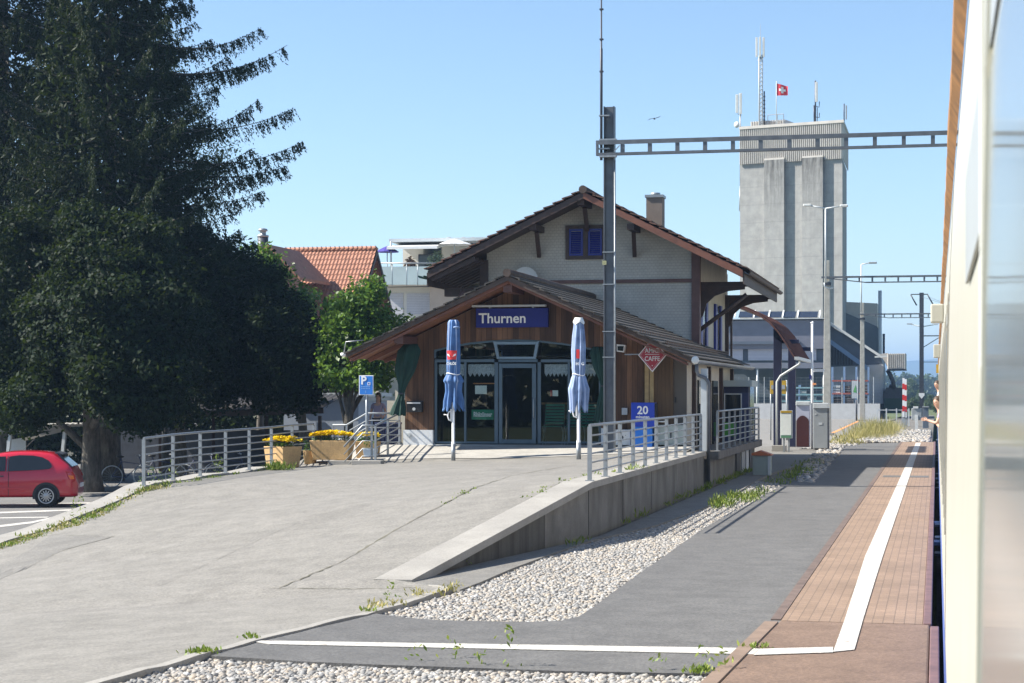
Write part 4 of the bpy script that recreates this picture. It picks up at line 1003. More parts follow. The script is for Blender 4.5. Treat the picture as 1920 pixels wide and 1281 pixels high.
# navy corrugated screen and the path left of the station
struct(MB().box(-15.0,-13.0,46.62,64,-.8,.45).build('side_path', m_path))
cp = thing('corrugated_screen', 'navy corrugated metal screen between the stair railing and the station wall', 'screen', (-13.7, 46.8, .4))
a, b = AT(703,836,46.9), AT(753,795,46.9); V = []; n = 60
for k in range(n+1):
    x = a.x+(b.x-a.x)*k/n; y = 46.9+.018*(1 if (k//2) % 2 else -1)
    V += [(x,y,a.z-.2),(x,y,b.z)]
MB().add(V, [(2*k,2*k+2,2*k+3,2*k+1) for k in range(n)]).build('sheet', m_navyp, cp); MB().box(a.x,b.x,46.86,46.95,b.z+.002,b.z+.04).build('top_rail', m_navyp, cp)

# ------------------------------------------------------------------ planters
def petals(n, w_, d_, h0, rng, size=.05, mound=.1):
    P = []
    for _ in range(n):
        x, y = rng.uniform(-w_/2, w_/2), rng.uniform(-d_/2, d_/2); z = h0 + mound*(1-(2*x/w_)**2*.5)*rng.uniform(.4, 1.15)
        for k in range(6):
            a = rng.random()*6.28; t_ = rng.uniform(.2, 1.1); u = Vector((math.cos(a)*math.cos(t_), math.sin(a)*math.cos(t_), math.sin(t_)*.6))*size; v = Vector((-math.sin(a), math.cos(a), .2))*size*.7
            c = Vector((x, y, z)); P.append([c, c+u*.5+v*.5, c+u, c+u*.5-v*.5])
    return np.array([[tuple(q) for q in r] for r in P])
def greens(n, w_, d_, h0, h1, rng, size=.07):
    P = []
    for _ in range(n):
        c = Vector((rng.uniform(-w_/2, w_/2), rng.uniform(-d_/2, d_/2), rng.uniform(h0, h1))); a = rng.random()*6.28
        u = Vector((math.cos(a), math.sin(a), rng.uniform(-.3, .8)))*size; v = Vector((-math.sin(a), math.cos(a), rng.uniform(-.3,.3)))*size*.4
        P.append([c-u*.5, c+v*.5, c+u*.5, c-v*.5])
    return np.array([[tuple(q) for q in r] for r in P])
def planter(loc, w_, d_, h, rz, label, nfl, seed, taper=.84, green=True, group='tan planters at the railing'):
    t_ = thing('planter', label, 'planter', loc, rz, group); rng = random.Random(seed)
    mb = MB(); a, b, c, d2 = w_/2*taper, d_/2*taper, w_/2, d_/2; i = .05
    V = [(-a,-b,0),(a,-b,0),(a,b,0),(-a,b,0),(-c,-d2,h),(c,-d2,h),(c,d2,h),(-c,d2,h),(-c+i,-d2+i,h),(c-i,-d2+i,h),(c-i,d2-i,h),(-c+i,d2-i,h),(-c+i,-d2+i,h-.12),(c-i,-d2+i,h-.12),(c-i,d2-i,h-.12),(-c+i,d2-i,h-.12)]
    mb.add(V, [(3,2,1,0)] + [(k,(k+1)%4,4+(k+1)%4,4+k) for k in range(4)] + [(4+k,4+(k+1)%4,8+(k+1)%4,8+k) for k in range(4)] + [(8+k,8+(k+1)%4,12+(k+1)%4,12+k) for k in range(4)])
    mb.build('trough', m_pot, t_, True, bevel=.012)
    MB().box(-c+i+.003,c-i-.003,-d2+i+.003,d2-i-.003,h-.1,h-.05).build('soil', m_soil, t_, True)
    if green: fast_quads('foliage', greens(500, w_*.95, d_*.95, h-.04, h+.09, rng), m_fgreen, t_)
    if nfl: fast_quads('flowers', petals(nfl, w_*1.02, d_*1.0, h+.06, rng, .06, .15), m_flower, t_)
    return t_
p = on_fore(524, 878); planter((p.x+.05, p.y+.1, p.z+.01), .66, .62, .5, R(-27), 'square tan planter of yellow flowers with diagonal railing shadows, nearest the camera', 260, 1)
p = on_fore(574, 874); t3 = thing('planter', 'small round tan pot with a few green sprigs between the two flower planters', 'planter', (p.x, p.y+.3, p.z), 0, 'tan planters at the railing')
MB().lathe([(.13,0),(.17,.35),(.175,.36),(.15,.36),(.15,.3)], (0,0,0), 18).build('pot', m_pot, t3, True); fast_quads('foliage', greens(120, .3, .3, .3, .6, random.Random(5), .09), m_fgreen, t3)
p = on_fore(617, 872); y0 = p.y; 
planter((p.x, y0+.25, p.z+.12), 1.02, .42, .46, 0, 'long tan planter full of yellow flowers standing on pale concrete blocks', 420, 2)
p2 = on_fore(664, 868); planter((p2.x, y0+.9, p2.z+.05), .55, .4, .46, 0, 'tan planter with sparse pale flowers behind the stair rails', 60, 3)
for x0, x1, lab in ((614,650,'pale concrete block under the long planter, the left one of two'),(658,701,'pale concrete block under the long planter, reaching right to the stair railing post')):
    a, b = on_fore(x0, 873), on_fore(x1, 873); one(MB().box(a.x,b.x,a.y+.02,a.y+.3,a.z-.05,a.z+.115), 'concrete_block', m_cop, lab, 'block', 'concrete blocks under the planter', bevel=.01)
p = on_fore(690, 868); t4 = thing('flower_pot', 'small pale blue box pot beside the stair railing post', 'flower pot', (p.x, p.y+.2, p.z+.14))
MB().add([(-.13,-.09,0),(.13,-.09,0),(.13,.09,0),(-.13,.09,0),(-.16,-.11,.2),(.16,-.11,.2),(.16,.11,.2),(-.16,.11,.2)], [(3,2,1,0),(4,5,6,7)] + [(k,(k+1)%4,4+(k+1)%4,4+k) for k in range(4)]).build('pot', plain('pale_blue_pot', (.4,.48,.58), .6), t4, True, bevel=.01)
fast_quads('foliage', greens(90, .3, .2, .2, .38, random.Random(6), .08), m_fgreen, t4)
# parking sign
p = AT(687,741,44.3); ps = thing('parking_sign', 'blue and white parking sign on a grey post by the stairs', 'sign', (p.x, 44.3, .4))
a, b = AT(673.5,741,44.3), AT(700.5,704,44.3)
MB().box(a.x,b.x,44.28,44.3,a.z,b.z).build('border', m_wh, ps, bevel=.004); MB().box(a.x+.018,b.x-.018,44.276,44.279,a.z+.018,b.z-.018).build('face', m_psign, ps)
text('P', .27, m_wh, (a.x+.05, 44.272, b.z-.13), ps, bold=.008)
mb = MB(); xm = a.x+.25; zz = b.z-.2
for x0,x1,z0,z1 in ((xm-.035,xm+.035,zz+.022,zz+.035),(xm-.035,xm+.035,zz-.035,zz-.022),(xm-.035,xm-.022,zz-.022,zz+.022),(xm+.022,xm+.035,zz-.022,zz+.022)): mb.box(x0,x1,44.271,44.275,z0,z1)
mb.build('symbol', m_wh, ps)
mb = MB()
for z in (.27,.315): 
    for k in range(6): mb.box(a.x+.06+k*.038,a.x+.06+k*.038+.026,44.273,44.275,b.z-z-.011,b.z-z+.011)
mb.box(a.x+.165,a.x+.178,44.273,44.275,b.z-.43,b.z-.36)
mb.build('small_print', plain('faded_print', (.2,.4,.72), .5), ps)
MB().tube([(p.x,44.33,.3),(p.x,44.33,b.z-.03)],.03,10).build('post', m_galv, ps)

# ------------------------------------------------------------------ people
def body_mesh(name, joints, edges, mat_, parent, sub=2):
    me = bpy.data.meshes.new(name); names = list(joints); idx = {k: i for i, k in enumerate(names)}
    me.from_pydata([joints[k][0] for k in names], [(idx[a], idx[b]) for a, b in edges], [])
    o = bpy.data.objects.new(name, me); COL.objects.link(o); me.materials.append(mat_)
    if parent is not None: o.parent = parent
    sk = o.modifiers.new('skin', 'SKIN'); sk.use_smooth_shade = True
    for k in names:
        r_ = joints[k][1]; v = me.skin_vertices[0].data[idx[k]]; v.radius = r_ if isinstance(r_, tuple) else (r_, r_); v.use_root = (idx[k] == 0)
    o.modifiers.new('smooth', 'SUBSURF').levels = sub; o.modifiers['smooth'].render_levels = sub
    return o
def hand_chain(J, E, wrist, dirv, pref, s_=1.0, spread=(0,0,1)):
    d = Vector(dirv).normalized(); sp = Vector(spread).normalized(); w_ = Vector(wrist)
    J[pref+'palm'] = (tuple(w_+d*.05*s_), (.03*s_,.018*s_)); E.append((pref+'wrist', pref+'palm'))
    for i, (o_, l) in enumerate(((-.03,.07),(-.01,.085),(.01,.08),(.03,.06))):
        a = w_+d*.09*s_+sp*o_*s_; b = a+d*l*.55*s_; c = a+d*l*s_+Vector((0,0,-.015*s_))
        for nm, q, r_ in (('a',a,.010),('b',b,.009),('c',c,.008)): J[f'{pref}f{i}{nm}'] = (tuple(q), r_*s_)
        E += [(pref+'palm', f'{pref}f{i}a'), (f'{pref}f{i}a', f'{pref}f{i}b'), (f'{pref}f{i}b', f'{pref}f{i}c')]
    a = w_+d*.04*s_+sp*.045*s_; b = a+d*.05*s_+sp*.015*s_; J[pref+'ta'] = (tuple(a), .011*s_); J[pref+'tb'] = (tuple(b), .009*s_); E += [(pref+'palm', pref+'ta'), (pref+'ta', pref+'tb')]
def face(parent, c, fwd, s_=1.0):
    f = Vector(fwd).normalized(); side = Vector((-f.y, f.x, 0)); c = Vector(c)
    mb = MB(); mb.ball(c+f*.098*s_-Vector((0,0,.02)), .02, 8, 6, (.7,.7,1.2)); mb.build('nose', m_skin, parent, True)
    mb = MB()
    for k in (-1,1): mb.ball(c+f*.085*s_+side*k*.034, .012, 8, 6)
    mb.build('eyes', m_black, parent, True)
    mb = MB(); mb.ball(c+f*.088*s_-Vector((0,0,.062)), .022, 8, 5, (1,1,.35)); mb.build('mouth', plain('lips', (.35,.12,.1), .5), parent, True)
def woman():
    p = AT(709, 737, 57.5); gz = .45; t_ = thing('person', 'dark haired woman in a lilac top and dark trousers standing behind the stair railing', 'person', (p.x, 57.5, gz))
    J = {'pelvis': ((0,0,.92), (.14,.1)), 'belly': ((0,0,1.08), (.12,.09)), 'chest': ((0,-.01,1.28), (.14,.1)), 'neck': ((0,0,1.44), .05), 'head1': ((0,-.01,1.53), (.07,.08)), 'head2': ((0,-.01,1.62), (.075,.09)), 'head3': ((0,0,1.68), (.05,.06)),
         'hl': ((-.09,0,.86), .085), 'kl': ((-.1,-.01,.47), .055), 'al': ((-.1,.02,.08), .038), 'tl': ((-.11,-.13,.03), .035), 'hr': ((.09,0,.86), .085), 'kr': ((.1,-.02,.47), .055), 'ar': ((.1,.02,.08), .038), 'tr': ((.11,-.13,.03), .035),
         'sl': ((-.17,0,1.37), .05), 'el': ((-.24,.02,1.1), .04), 'lwrist': ((-.24,-.08,.88), .027), 'sr': ((.17,0,1.37), .05), 'er': ((.25,.0,1.1), .04), 'rwrist': ((.24,-.2,.98), .027)}
    E = [('pelvis','belly'),('belly','chest'),('chest','neck'),('neck','head1'),('head1','head2'),('head2','head3'),('pelvis','hl'),('hl','kl'),('kl','al'),('al','tl'),('pelvis','hr'),('hr','kr'),('kr','ar'),('ar','tr'),('chest','sl'),('sl','el'),('el','lwrist'),('chest','sr'),('sr','er'),('er','rwrist')]
    hand_chain(J, E, (-.24,-.08,.88), (0,-.2,-1), 'l', 1, (0,1,0)); hand_chain(J, E, (.24,-.2,.98), (-.1,-.9,-.2), 'r', 1, (0,0,1))
    body_mesh('body', J, E, m_skin, t_)
    k = lambda n, f: (J[n][0], tuple(q*f for q in J[n][1]) if isinstance(J[n][1], tuple) else J[n][1]*f)
    T = {n: k(n, 1.13) for n in ('pelvis','belly','chest','sl','sr')}; T['el2'] = (tuple(Vector(J['sl'][0]).lerp(Vector(J['el'][0]), .6)), .052); T['er2'] = (tuple(Vector(J['sr'][0]).lerp(Vector(J['er'][0]), .6)), .052)
    body_mesh('top', T, [('pelvis','belly'),('belly','chest'),('chest','sl'),('chest','sr'),('sl','el2'),('sr','er2')], m_lilac, t_)
    T = {'pelvis': ((0,0,.9), (.15,.11)), 'hl': k('hl',1.12), 'kl': k('kl',1.2), 'al': k('al',1.35), 'hr': k('hr',1.12), 'kr': k('kr',1.2), 'ar': k('ar',1.35)}
    body_mesh('trousers', T, [('pelvis','hl'),('hl','kl'),('kl','al'),('pelvis','hr'),('hr','kr'),('kr','ar')], m_cloth, t_)
    mb = MB(); mb.ball((0,.025,1.63), .105, 14, 10, (.92,.95,1.1)); mb.ball((0,.06,1.48), .09, 12, 8, (1,.6,1.6)); mb.build('hair', m_hair, t_, True)
    face(t_, (0,-.01,1.6), (0,-1,0))
    q = AT(722, 763, 50.2); bag = thing('bag', 'small light blue bag held in the hand of the standing woman', 'bag', (p.x+.23, 57.25, gz+.78))
    MB().box(-.09,.09,-.03,.03,-.06,.14).build('pouch', plain('light_blue_bag', (.2,.5,.62), .6), bag, True, bevel=.015); MB().tube([(-.06,0,.14),(-.04,0,.2),(.04,0,.2),(.06,0,.14)],.008,6).build('strap', m_bluegl, bag, True)
woman()
def leaner(Y, z, label, shirt, point):
    t_ = thing('person', label, 'person', (.12, Y, z), 0, 'passengers leaning out of the train')
    J = {'waist': ((.14,.05,-.55), (.13,.1)), 'chest': ((.02,0,-.25), (.15,.11)), 'neck': ((-.05,-.02,-.1), .052), 'h1': ((-.1,-.02,-.02), (.07,.08)), 'h2': ((-.12,-.02,.07), (.078,.09)), 'h3': ((-.12,-.01,.13), (.05,.06)),
         'sl': ((-.02,-.19,-.2), .055), 'el': ((-.12,-.25,-.42), .042), 'sr': ((.0,.19,-.2), .055), 'er': ((-.1,.25,-.45), .042), 'rwrist': ((-.06,.05,-.5), .028)}
    E = [('waist','chest'),('chest','neck'),('neck','h1'),('h1','h2'),('h2','h3'),('chest','sl'),('sl','el'),('chest','sr'),('sr','er'),('er','rwrist'),('el','lwrist')]
    lw = (-.3,-.12,-.36) if point else (-.08,-.05,-.5); J['lwrist'] = (lw, .028)
    hand_chain(J, E, lw, (-1,.1,.25) if point else (0,1,0), 'l', 1, (0,.2,1)); hand_chain(J, E, J['rwrist'][0], (0,-1,-.1), 'r', 1, (0,0,1))
    body_mesh('body', J, E, m_skin, t_)
    T = {n: (J[n][0], tuple(q*1.12 for q in J[n][1]) if isinstance(J[n][1], tuple) else J[n][1]*1.15) for n in ('waist','chest','sl','sr')}
    T['e1'] = (tuple(Vector(J['sl'][0]).lerp(Vector(J['el'][0]), .6)), .056); T['e2'] = (tuple(Vector(J['sr'][0]).lerp(Vector(J['er'][0]), .6)), .056)
    body_mesh('shirt', T, [('waist','chest'),('chest','sl'),('chest','sr'),('sl','e1'),('sr','e2')], shirt, t_)
    MB().ball((-.1,.02,.085), .105, 14, 10, (.95,.95,1.02)).build('hair', m_hair, t_, True)
    face(t_, (-.12,-.02,.05), (-.6,-1,0)); return t_
leaner(63, 2.38, 'brown haired passenger leaning out of the far train window', m_wh, False)
leaner(44, 1.92, 'passenger leaning out of the nearer train window with an arm pointing outward', m_lilac, True)

# ------------------------------------------------------------------ red car
def car():
    p = G(130, 951, -.757); t_ = thing('red_car', 'red two door hatchback parked on the car park with its rear towards the ramp', 'car', (p.x, p.y+.75, -.757), R(18))
    st = [(0.02,.30,.60,.60),(.05,.26,.66,.66),(.13,.24,.92,.95),(.2,.24,.93,1.06),(.4,.24,.93,1.2),(.62,.24,.93,1.36),(.8,.24,.93,1.41),(1.3,.24,.92,1.44),(1.9,.24,.90,1.42),(2.4,.24,.88,1.30),(2.85,.24,.86,1.02),(3.0,.24,.85,.93),(3.5,.24,.80,.84),(3.85,.25,.68,.72),(3.98,.3,.55,.58)]
    V = []; F = []; n = 9
    for x, zb_, zbelt, zt in st:
        e = 1 - .35*max(0, (.25-x)/.25)**2 - .3*max(0, (x-3.5)/.5)**2; hw_ = .83*e
        roof = .60 if zt > zbelt+.02 else .7*e
        top = max(zt, zbelt+.005)
        f = (top-zbelt)/.5; rw_ = hw_ - (hw_-.6)*min(1, max(0, f)) if top > zbelt+.03 else hw_*.93
        pts = [(0,zb_),(hw_*.9,zb_),(hw_*.985,zb_+.08),(hw_,.42),(hw_*1.005,.6),(hw_*.98,zbelt),(rw_+.01,top-.05 if top-zbelt > .1 else zbelt+.002),(rw_*.86,top),(0,top+.015)]
        V += [(-x, -y, z) for y, z in pts] 
    m_ = len(st)
    for i in range(m_-1):
        for k in range(n-1): F.append((i*n+k, i*n+k+1, (i+1)*n+k+1, (i+1)*n+k))
    F.append(tuple(range(n))); F.append(tuple(range((m_-1)*n, m_*n))[::-1])
    W = [(x, -y, z) for x, y, z in V]; F2 = [tuple(reversed([q+len(V) for q in f])) for f in F]
    mb = MB(); mb.add(V+W, F+F2, True); body = mb.build('body', m_carred, t_, True)
    ss = body.modifiers.new('smooth', 'SUBSURF'); ss.levels = 2; ss.render_levels = 2
    for p_ in body.data.polygons: p_.use_smooth = True
    def side(z, x):                                         # outer half width of the cabin side at height z
        f = min(1, max(0, (z-.90)/.50)); return .815 - (.815-.615)*f + .012
    def pane(pts, nm, m, par=None, off=0):
        for sgn in (-1, 1):
            v = [(-x, sgn*(side(z, x)+off), z) for x, z in pts]; mb = MB(); mb.prism(v, (0, -sgn*.02, 0)); mb.build(nm, m, par or t_, True)
    q = [(1.75,.93),(1.75,1.3),(1.5,1.335),(1.15,1.325),(.92,1.28),(.76,1.2),(.68,1.1),(.67,1.03),(.72,.985),(.9,.965),(1.3,.945)]
    pane(q, 'quarter_window', m_dglass)
    pane([(1.83,.93),(1.83,1.305),(2.15,1.295),(2.4,1.24),(2.75,1.02),(2.78,.93)], 'door_window', m_dglass)
    pane([(1.765,.92),(1.79,.92),(1.79,1.31),(1.765,1.31)], 'door_pillar', m_darkst, off=.003)
    for sgn in (-1, 1):
        MB().box(-2.03,-1.87,sgn*.835-.012,sgn*.835+.012,.79,.82).build('door_handle', m_darkst, t_, True)
        mb = MB(); mb.box(-1.748,-1.738,sgn*.834-.004,sgn*.834+.004,.3,.9); mb.build('door_gap', m_black, t_, True)
        mb = MB(); mb.prism([(-.32,sgn*.80,.92),(-.13,sgn*.745,.90),(-.07,sgn*.70,.78),(-.09,sgn*.71,.66),(-.17,sgn*.77,.63),(-.24,sgn*.80,.74)], (0,sgn*.022,0)); tl = mb.build('tail_light', m_lampr, t_, True)
        mb = MB(); mb.prism([(-.25,sgn*.815,.82),(-.12,sgn*.76,.81),(-.10,sgn*.75,.72),(-.19,sgn*.80,.72)], (0,sgn*.012,0)); mb.build('amber_lens', m_lampo, tl, True)
    MB().prism([(-.20,-.6,1.02),(-.20,.6,1.02),(-.56,.5,1.345),(-.56,-.5,1.345)], (.03,0,.02)).build('rear_window', m_dglass, t_, True)
    MB().prism([(-.62,-.52,1.375),(-.62,.52,1.375),(-.44,.5,1.33),(-.44,-.5,1.33)], (.0,0,.03)).build('spoiler', m_darkst, t_, True)
    MB().prism([(-2.5,-.52,1.24),(-2.5,.52,1.24),(-2.92,.62,.95),(-2.92,-.62,.95)], (-.02,0,.02)).build('windscreen', m_dglass, t_, True)
    for x in (.80, 3.2):
        for sgn in (-1, 1):
            mb = MB(); mb.add([(-x+.345*math.cos(a), sgn*.838, .30+.345*math.sin(a)) for a in np.linspace(-.25, math.pi+.25, 20)], [tuple(range(20))]); mb.build('wheel_arch', m_black, t_, True)
            wh = bpy.data.objects.new('wheel', None); COL.objects.link(wh); wh.parent = t_; wh.location = (-x, sgn*.77, .295); wh.rotation_euler = (-R(90)*sgn, 0, 0)
            MB().lathe([(.2,-.08),(.27,-.085),(.295,-.06),(.295,.06),(.27,.085),(.2,.08)], (0,0,0), 28).build('tyre', m_tyre, wh, True)
            MB().lathe([(.2,.083),(.185,.087),(.17,.08),(.16,.06)], (0,0,0), 28, False).build('rim', m_rim, wh, True)
            mb = MB()
            for k in range(12):
                a = k*math.pi/6; c_, s2 = math.cos(a), math.sin(a); mb.bar((.055*c_,.055*s2,.078),(.175*c_,.175*s2,.074),.028,.01,up=(0,0,1))
            mb.lathe([(.075,.07),(.06,.085),(.0,.09)], (0,0,0), 14, False); mb.build('spokes', m_rim, wh, True)
            MB().lathe([(.0,.05),(.19,.052)], (0,0,0), 20, False).build('brake_disc', m_black, wh, True)
    for sgn in (-1,1): MB().box(-2.85,-1.2,sgn*.842-.008,sgn*.842+.008,.47,.52).build('side_moulding', m_carred, t_, True, bevel=.004)
    MB().bar((-.3,.05,1.1),(-.14,-.3,1.02),.012,.02).build('rear_wiper', m_black, t_, True)
    MB().tube([(-1.5,0,1.45),(-1.2,0,1.75)],.004,5).build('aerial', m_black, t_, True)
    MB().box(-.02,.012,-.26,.26,.5,.6).build('number_plate', m_wh, t_, True)
    mb = MB(); mb.ball((-2.2,-.35,1.0),.16,10,8,(.8,1,1.1)); mb.build('headrest', m_black, t_, True)
car()

# ------------------------------------------------------------------ trees
def rhombs(C, size, rng, nrm=None, flat=.6, asp=.55):
    n = len(C); u = rng.normal(size=(n,3)); u /= np.linalg.norm(u, axis=1, keepdims=True)
    if nrm is not None:
        w_ = nrm + flat*rng.normal(size=(n,3)); w_ /= np.linalg.norm(w_, axis=1, keepdims=True)
        u = u - w_*(u*w_).sum(1, keepdims=True); u /= np.linalg.norm(u, axis=1, keepdims=True) + 1e-9
        v = np.cross(w_, u)
    else:
        v = rng.normal(size=(n,3)); v -= u*(u*v).sum(1, keepdims=True); v /= np.linalg.norm(v, axis=1, keepdims=True)
    s_ = (size*(.6+.8*rng.random((n,1)))); u = u*s_; v = v*s_*asp
    return np.stack([C-u, C+v-.1*u, C+u, C-v-.1*u], 1)
def lobed(lobes, nclump, per, sig, size, rng, shell=.55, asp=.55):
    wts = np.array([l[1][0]*l[1][1]*l[1][2] for l in lobes])**.67; wts /= wts.sum(); ids = rng.choice(len(lobes), nclump, p=wts)
    cen = np.array([l[0] for l in lobes])[ids]; rad = np.array([l[1] for l in lobes])[ids]
    d = rng.normal(size=(nclump,3)); d /= np.linalg.norm(d, axis=1, keepdims=True)
    rr_ = shell + (1-shell)*rng.random((nclump,1)); P = cen + d*rad*rr_
    C = np.repeat(P, per, 0) + rng.normal(size=(nclump*per,3))*sig*np.array([1,1,.75])
    D = np.repeat(d, per, 0) + np.array([0,0,.35]); D /= np.linalg.norm(D, axis=1, keepdims=True)
    return rhombs(C, size, rng, D, .7, asp)
def broadleaf(name, label, base, h, r, lobes, mleaf, seed, nclump=420, per=40, sig=.2, size=.085, group=None, shell=.5, lean=0):
    rng = np.random.default_rng(seed); pr = random.Random(seed); base = Vector(base)
    main_lobes = list(lobes)
    for c, q in main_lobes:                             # smaller boughs breaking the outline
        for _ in range(6):
            d_ = Vector((pr.gauss(0,1), pr.gauss(0,1), pr.gauss(0,.8))).normalized(); k = pr.uniform(.2,.36)
            lobes = lobes + [((c[0]+d_.x*q[0]*.92, c[1]+d_.y*q[1]*.92, c[2]+d_.z*q[2]*.92), (q[0]*k, q[1]*k, q[2]*k*.8))]
    t_ = thing(name, label, 'tree', base, 0, group)
    mb = MB(); top = h*.7
    pts = [Vector((lean*k*k+.06*math.sin(k*5+seed), .05*math.cos(k*4), top*k-.1)) for k in np.linspace(0,1,8)]
    mb.tube(pts, [r*1.35]+[r*(1-.1*i) for i in range(1,8)], 14)
    for l in main_lobes:
        c = Vector(l[0])
        if c.z < 2.9: continue
        s_ = pts[min(7, max(2, int(7*(c.z*.6)/max(.1,top))))]
        mid_ = s_.lerp(c, .5) + Vector((pr.uniform(-.2,.2), pr.uniform(-.2,.2), .15)); mb.tube([s_, mid_, c], [r*.4, r*.22, r*.07], 7)
        for _ in range(3):
            e_ = c + Vector([pr.uniform(-.7,.7)*q for q in l[1]]); mb.tube([mid_, e_], [r*.13, r*.03], 5)
    mb.build('trunk', m_bark, t_, True)
    fast_quads('crown', lobed(lobes, nclump, per, sig, size, rng, shell), mleaf, t_); return t_
PZ = -.78
def P_(px, d, z=PZ):
    p = AD(px, 735, d); return Vector((p.x, p.y, z))
def lob(px0, px1, y0, y1, d, base, dep=None):             # a crown lobe from its outline in the photo at distance d
    a = AD((px0+px1)/2, (y0+y1)/2, d); rx = (px1-px0)/2*d/FPX; rz_ = (y1-y0)/2*d/FPX
    return (tuple(a-Vector(base)), (rx, dep or rx, rz_))

def spruce(label, base, H, rmax, zlow, seed, nwh=26, per_wh=9, trunk_r=.36, prof=None, dens=1.7, extra=()):
    rng = np.random.default_rng(seed); pr = random.Random(seed)
    t_ = thing('spruce_tree', label, 'tree', base, 0, 'tall spruces over the car park')
    mb = MB(); mb.tube([(0,0,-.1),(0,0,1),(0,0,H*.5),(0,0,H)], [trunk_r*1.4, trunk_r, trunk_r*.6, .03], 12)
    Q = []
    for i in range(nwh+len(extra)):
        if i >= nwh: per_wh = 1
        z = zlow + (H-zlow)*(i/nwh)**1.05 + pr.uniform(-.15,.15) if i < nwh else extra[i-nwh][0]
        R0 = float(np.interp(z, [p[0] for p in prof], [p[1] for p in prof]))
        for k in range(per_wh):
            az = 2*math.pi*(k+pr.random()*.7)/per_wh + i*1.1
            r_ = R0*pr.uniform(.5, 1.04)
            if i >= nwh: az, r_ = extra[i-nwh][2], extra[i-nwh][1]
            ns = max(5, int(r_*4)); pts = []
            droop = pr.uniform(.10,.22)*r_; lift = pr.uniform(.08,.2)*r_
            if i >= nwh: droop, lift = pr.uniform(.0,.12)*r_, pr.uniform(.05,.19)*r_; az += pr.uniform(-.2,.2)
            for s_ in np.linspace(0,1,ns):
                q = Vector((math.cos(az+.1*s_)*r_*s_, math.sin(az+.1*s_)*r_*s_, z - droop*math.sin(s_*math.pi*.75)*1.2 + lift*s_**3)); pts.append(q)
            mb.tube(pts, [max(.008,.05*(1-j/ns)*min(1,r_/3)) for j in range(ns)], 4, False)
            A = np.array([tuple(q) for q in pts]); side = np.array([-math.sin(az), math.cos(az), 0])
            nt_ = int((r_*11+4)*dens)
            s0 = .12 + .88*rng.random(nt_)**.75
            ix = s0*(ns-1); j0 = np.minimum(ix.astype(int), ns-2); fr = (ix-j0)[:,None]; B = A[j0]*(1-fr)+A[j0+1]*fr
            out = np.array([math.cos(az), math.sin(az), 0])
            lat = rng.normal(size=(nt_,1))*.5*(1.15-s0[:,None])
            dirs = side*lat*1.2 + out*(.25+.2*rng.random((nt_,1))) + np.array([0,0,-1.])*(.35+.8*rng.random((nt_,1)))
            dirs /= np.linalg.norm(dirs, axis=1, keepdims=True)
            ln = (.3+.5*rng.random((nt_,1)))*np.clip(1.25-s0[:,None]*.75, .3, 1)*min(1.15, .5+r_*.14)
            nn = 17; t__ = np.linspace(.0,1,nn)[None,:,None]
            C = B[:,None]+dirs[:,None]*ln[:,None]*t__ + rng.normal(size=(nt_,nn,3))*.03
            U = np.repeat(dirs[:,None], nn, 1)+rng.normal(size=(nt_,nn,3))*.45; C = C.reshape(-1,3); U = U.reshape(-1,3); U /= np.linalg.norm(U, axis=1, keepdims=True)
            Vv = rng.normal(size=C.shape); Vv -= U*(U*Vv).sum(1, keepdims=True); Vv /= np.linalg.norm(Vv, axis=1, keepdims=True)
            sz = .048+.045*rng.random((len(C),1)); Q.append(np.stack([C-U*sz*.4, C+Vv*sz*.28, C+U*sz, C-Vv*sz*.28], 1))
    mb.build('trunk', m_bark, t_, True)
    C = rng.normal(size=(26000,3)); C /= np.linalg.norm(C[:,:2], axis=1, keepdims=True); zz_ = zlow + (H-zlow)*rng.random(26000)**1.3
    rp_ = np.interp(zz_, [p[0] for p in prof], [p[1] for p in prof])*(.12+.5*rng.random(26000)); C[:,0] *= rp_; C[:,1] *= rp_; C[:,2] = zz_
    Q.append(rhombs(C, .13, rng, None, .6, .3))
    fast_quads('crown', np.concatenate(Q), m_spruce, t_); return t_
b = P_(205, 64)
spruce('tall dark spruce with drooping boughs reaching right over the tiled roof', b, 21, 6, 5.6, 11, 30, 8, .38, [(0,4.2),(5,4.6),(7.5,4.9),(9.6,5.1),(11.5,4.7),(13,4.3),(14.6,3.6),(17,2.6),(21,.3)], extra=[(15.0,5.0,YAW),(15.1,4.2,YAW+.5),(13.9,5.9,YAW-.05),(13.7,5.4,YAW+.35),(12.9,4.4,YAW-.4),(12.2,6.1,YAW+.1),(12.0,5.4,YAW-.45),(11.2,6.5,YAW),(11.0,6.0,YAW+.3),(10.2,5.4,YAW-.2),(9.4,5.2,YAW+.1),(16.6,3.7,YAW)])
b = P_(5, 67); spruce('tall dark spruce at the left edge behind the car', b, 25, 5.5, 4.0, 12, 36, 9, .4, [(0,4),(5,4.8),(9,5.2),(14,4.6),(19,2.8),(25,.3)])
b = P_(310, 69); t_ = broadleaf('birch_tree', 'thin grey-green birch with fine twigs between the spruce boughs', b, 15, .16, [lob(240,330,20,160,69,b), lob(270,360,130,260,69,b), lob(250,330,250,380,69,b), lob(290,420,190,420,69,b)], m_birch, 21, 420, 40, .3, .05)
G_ = 'leafy trees along the car park'
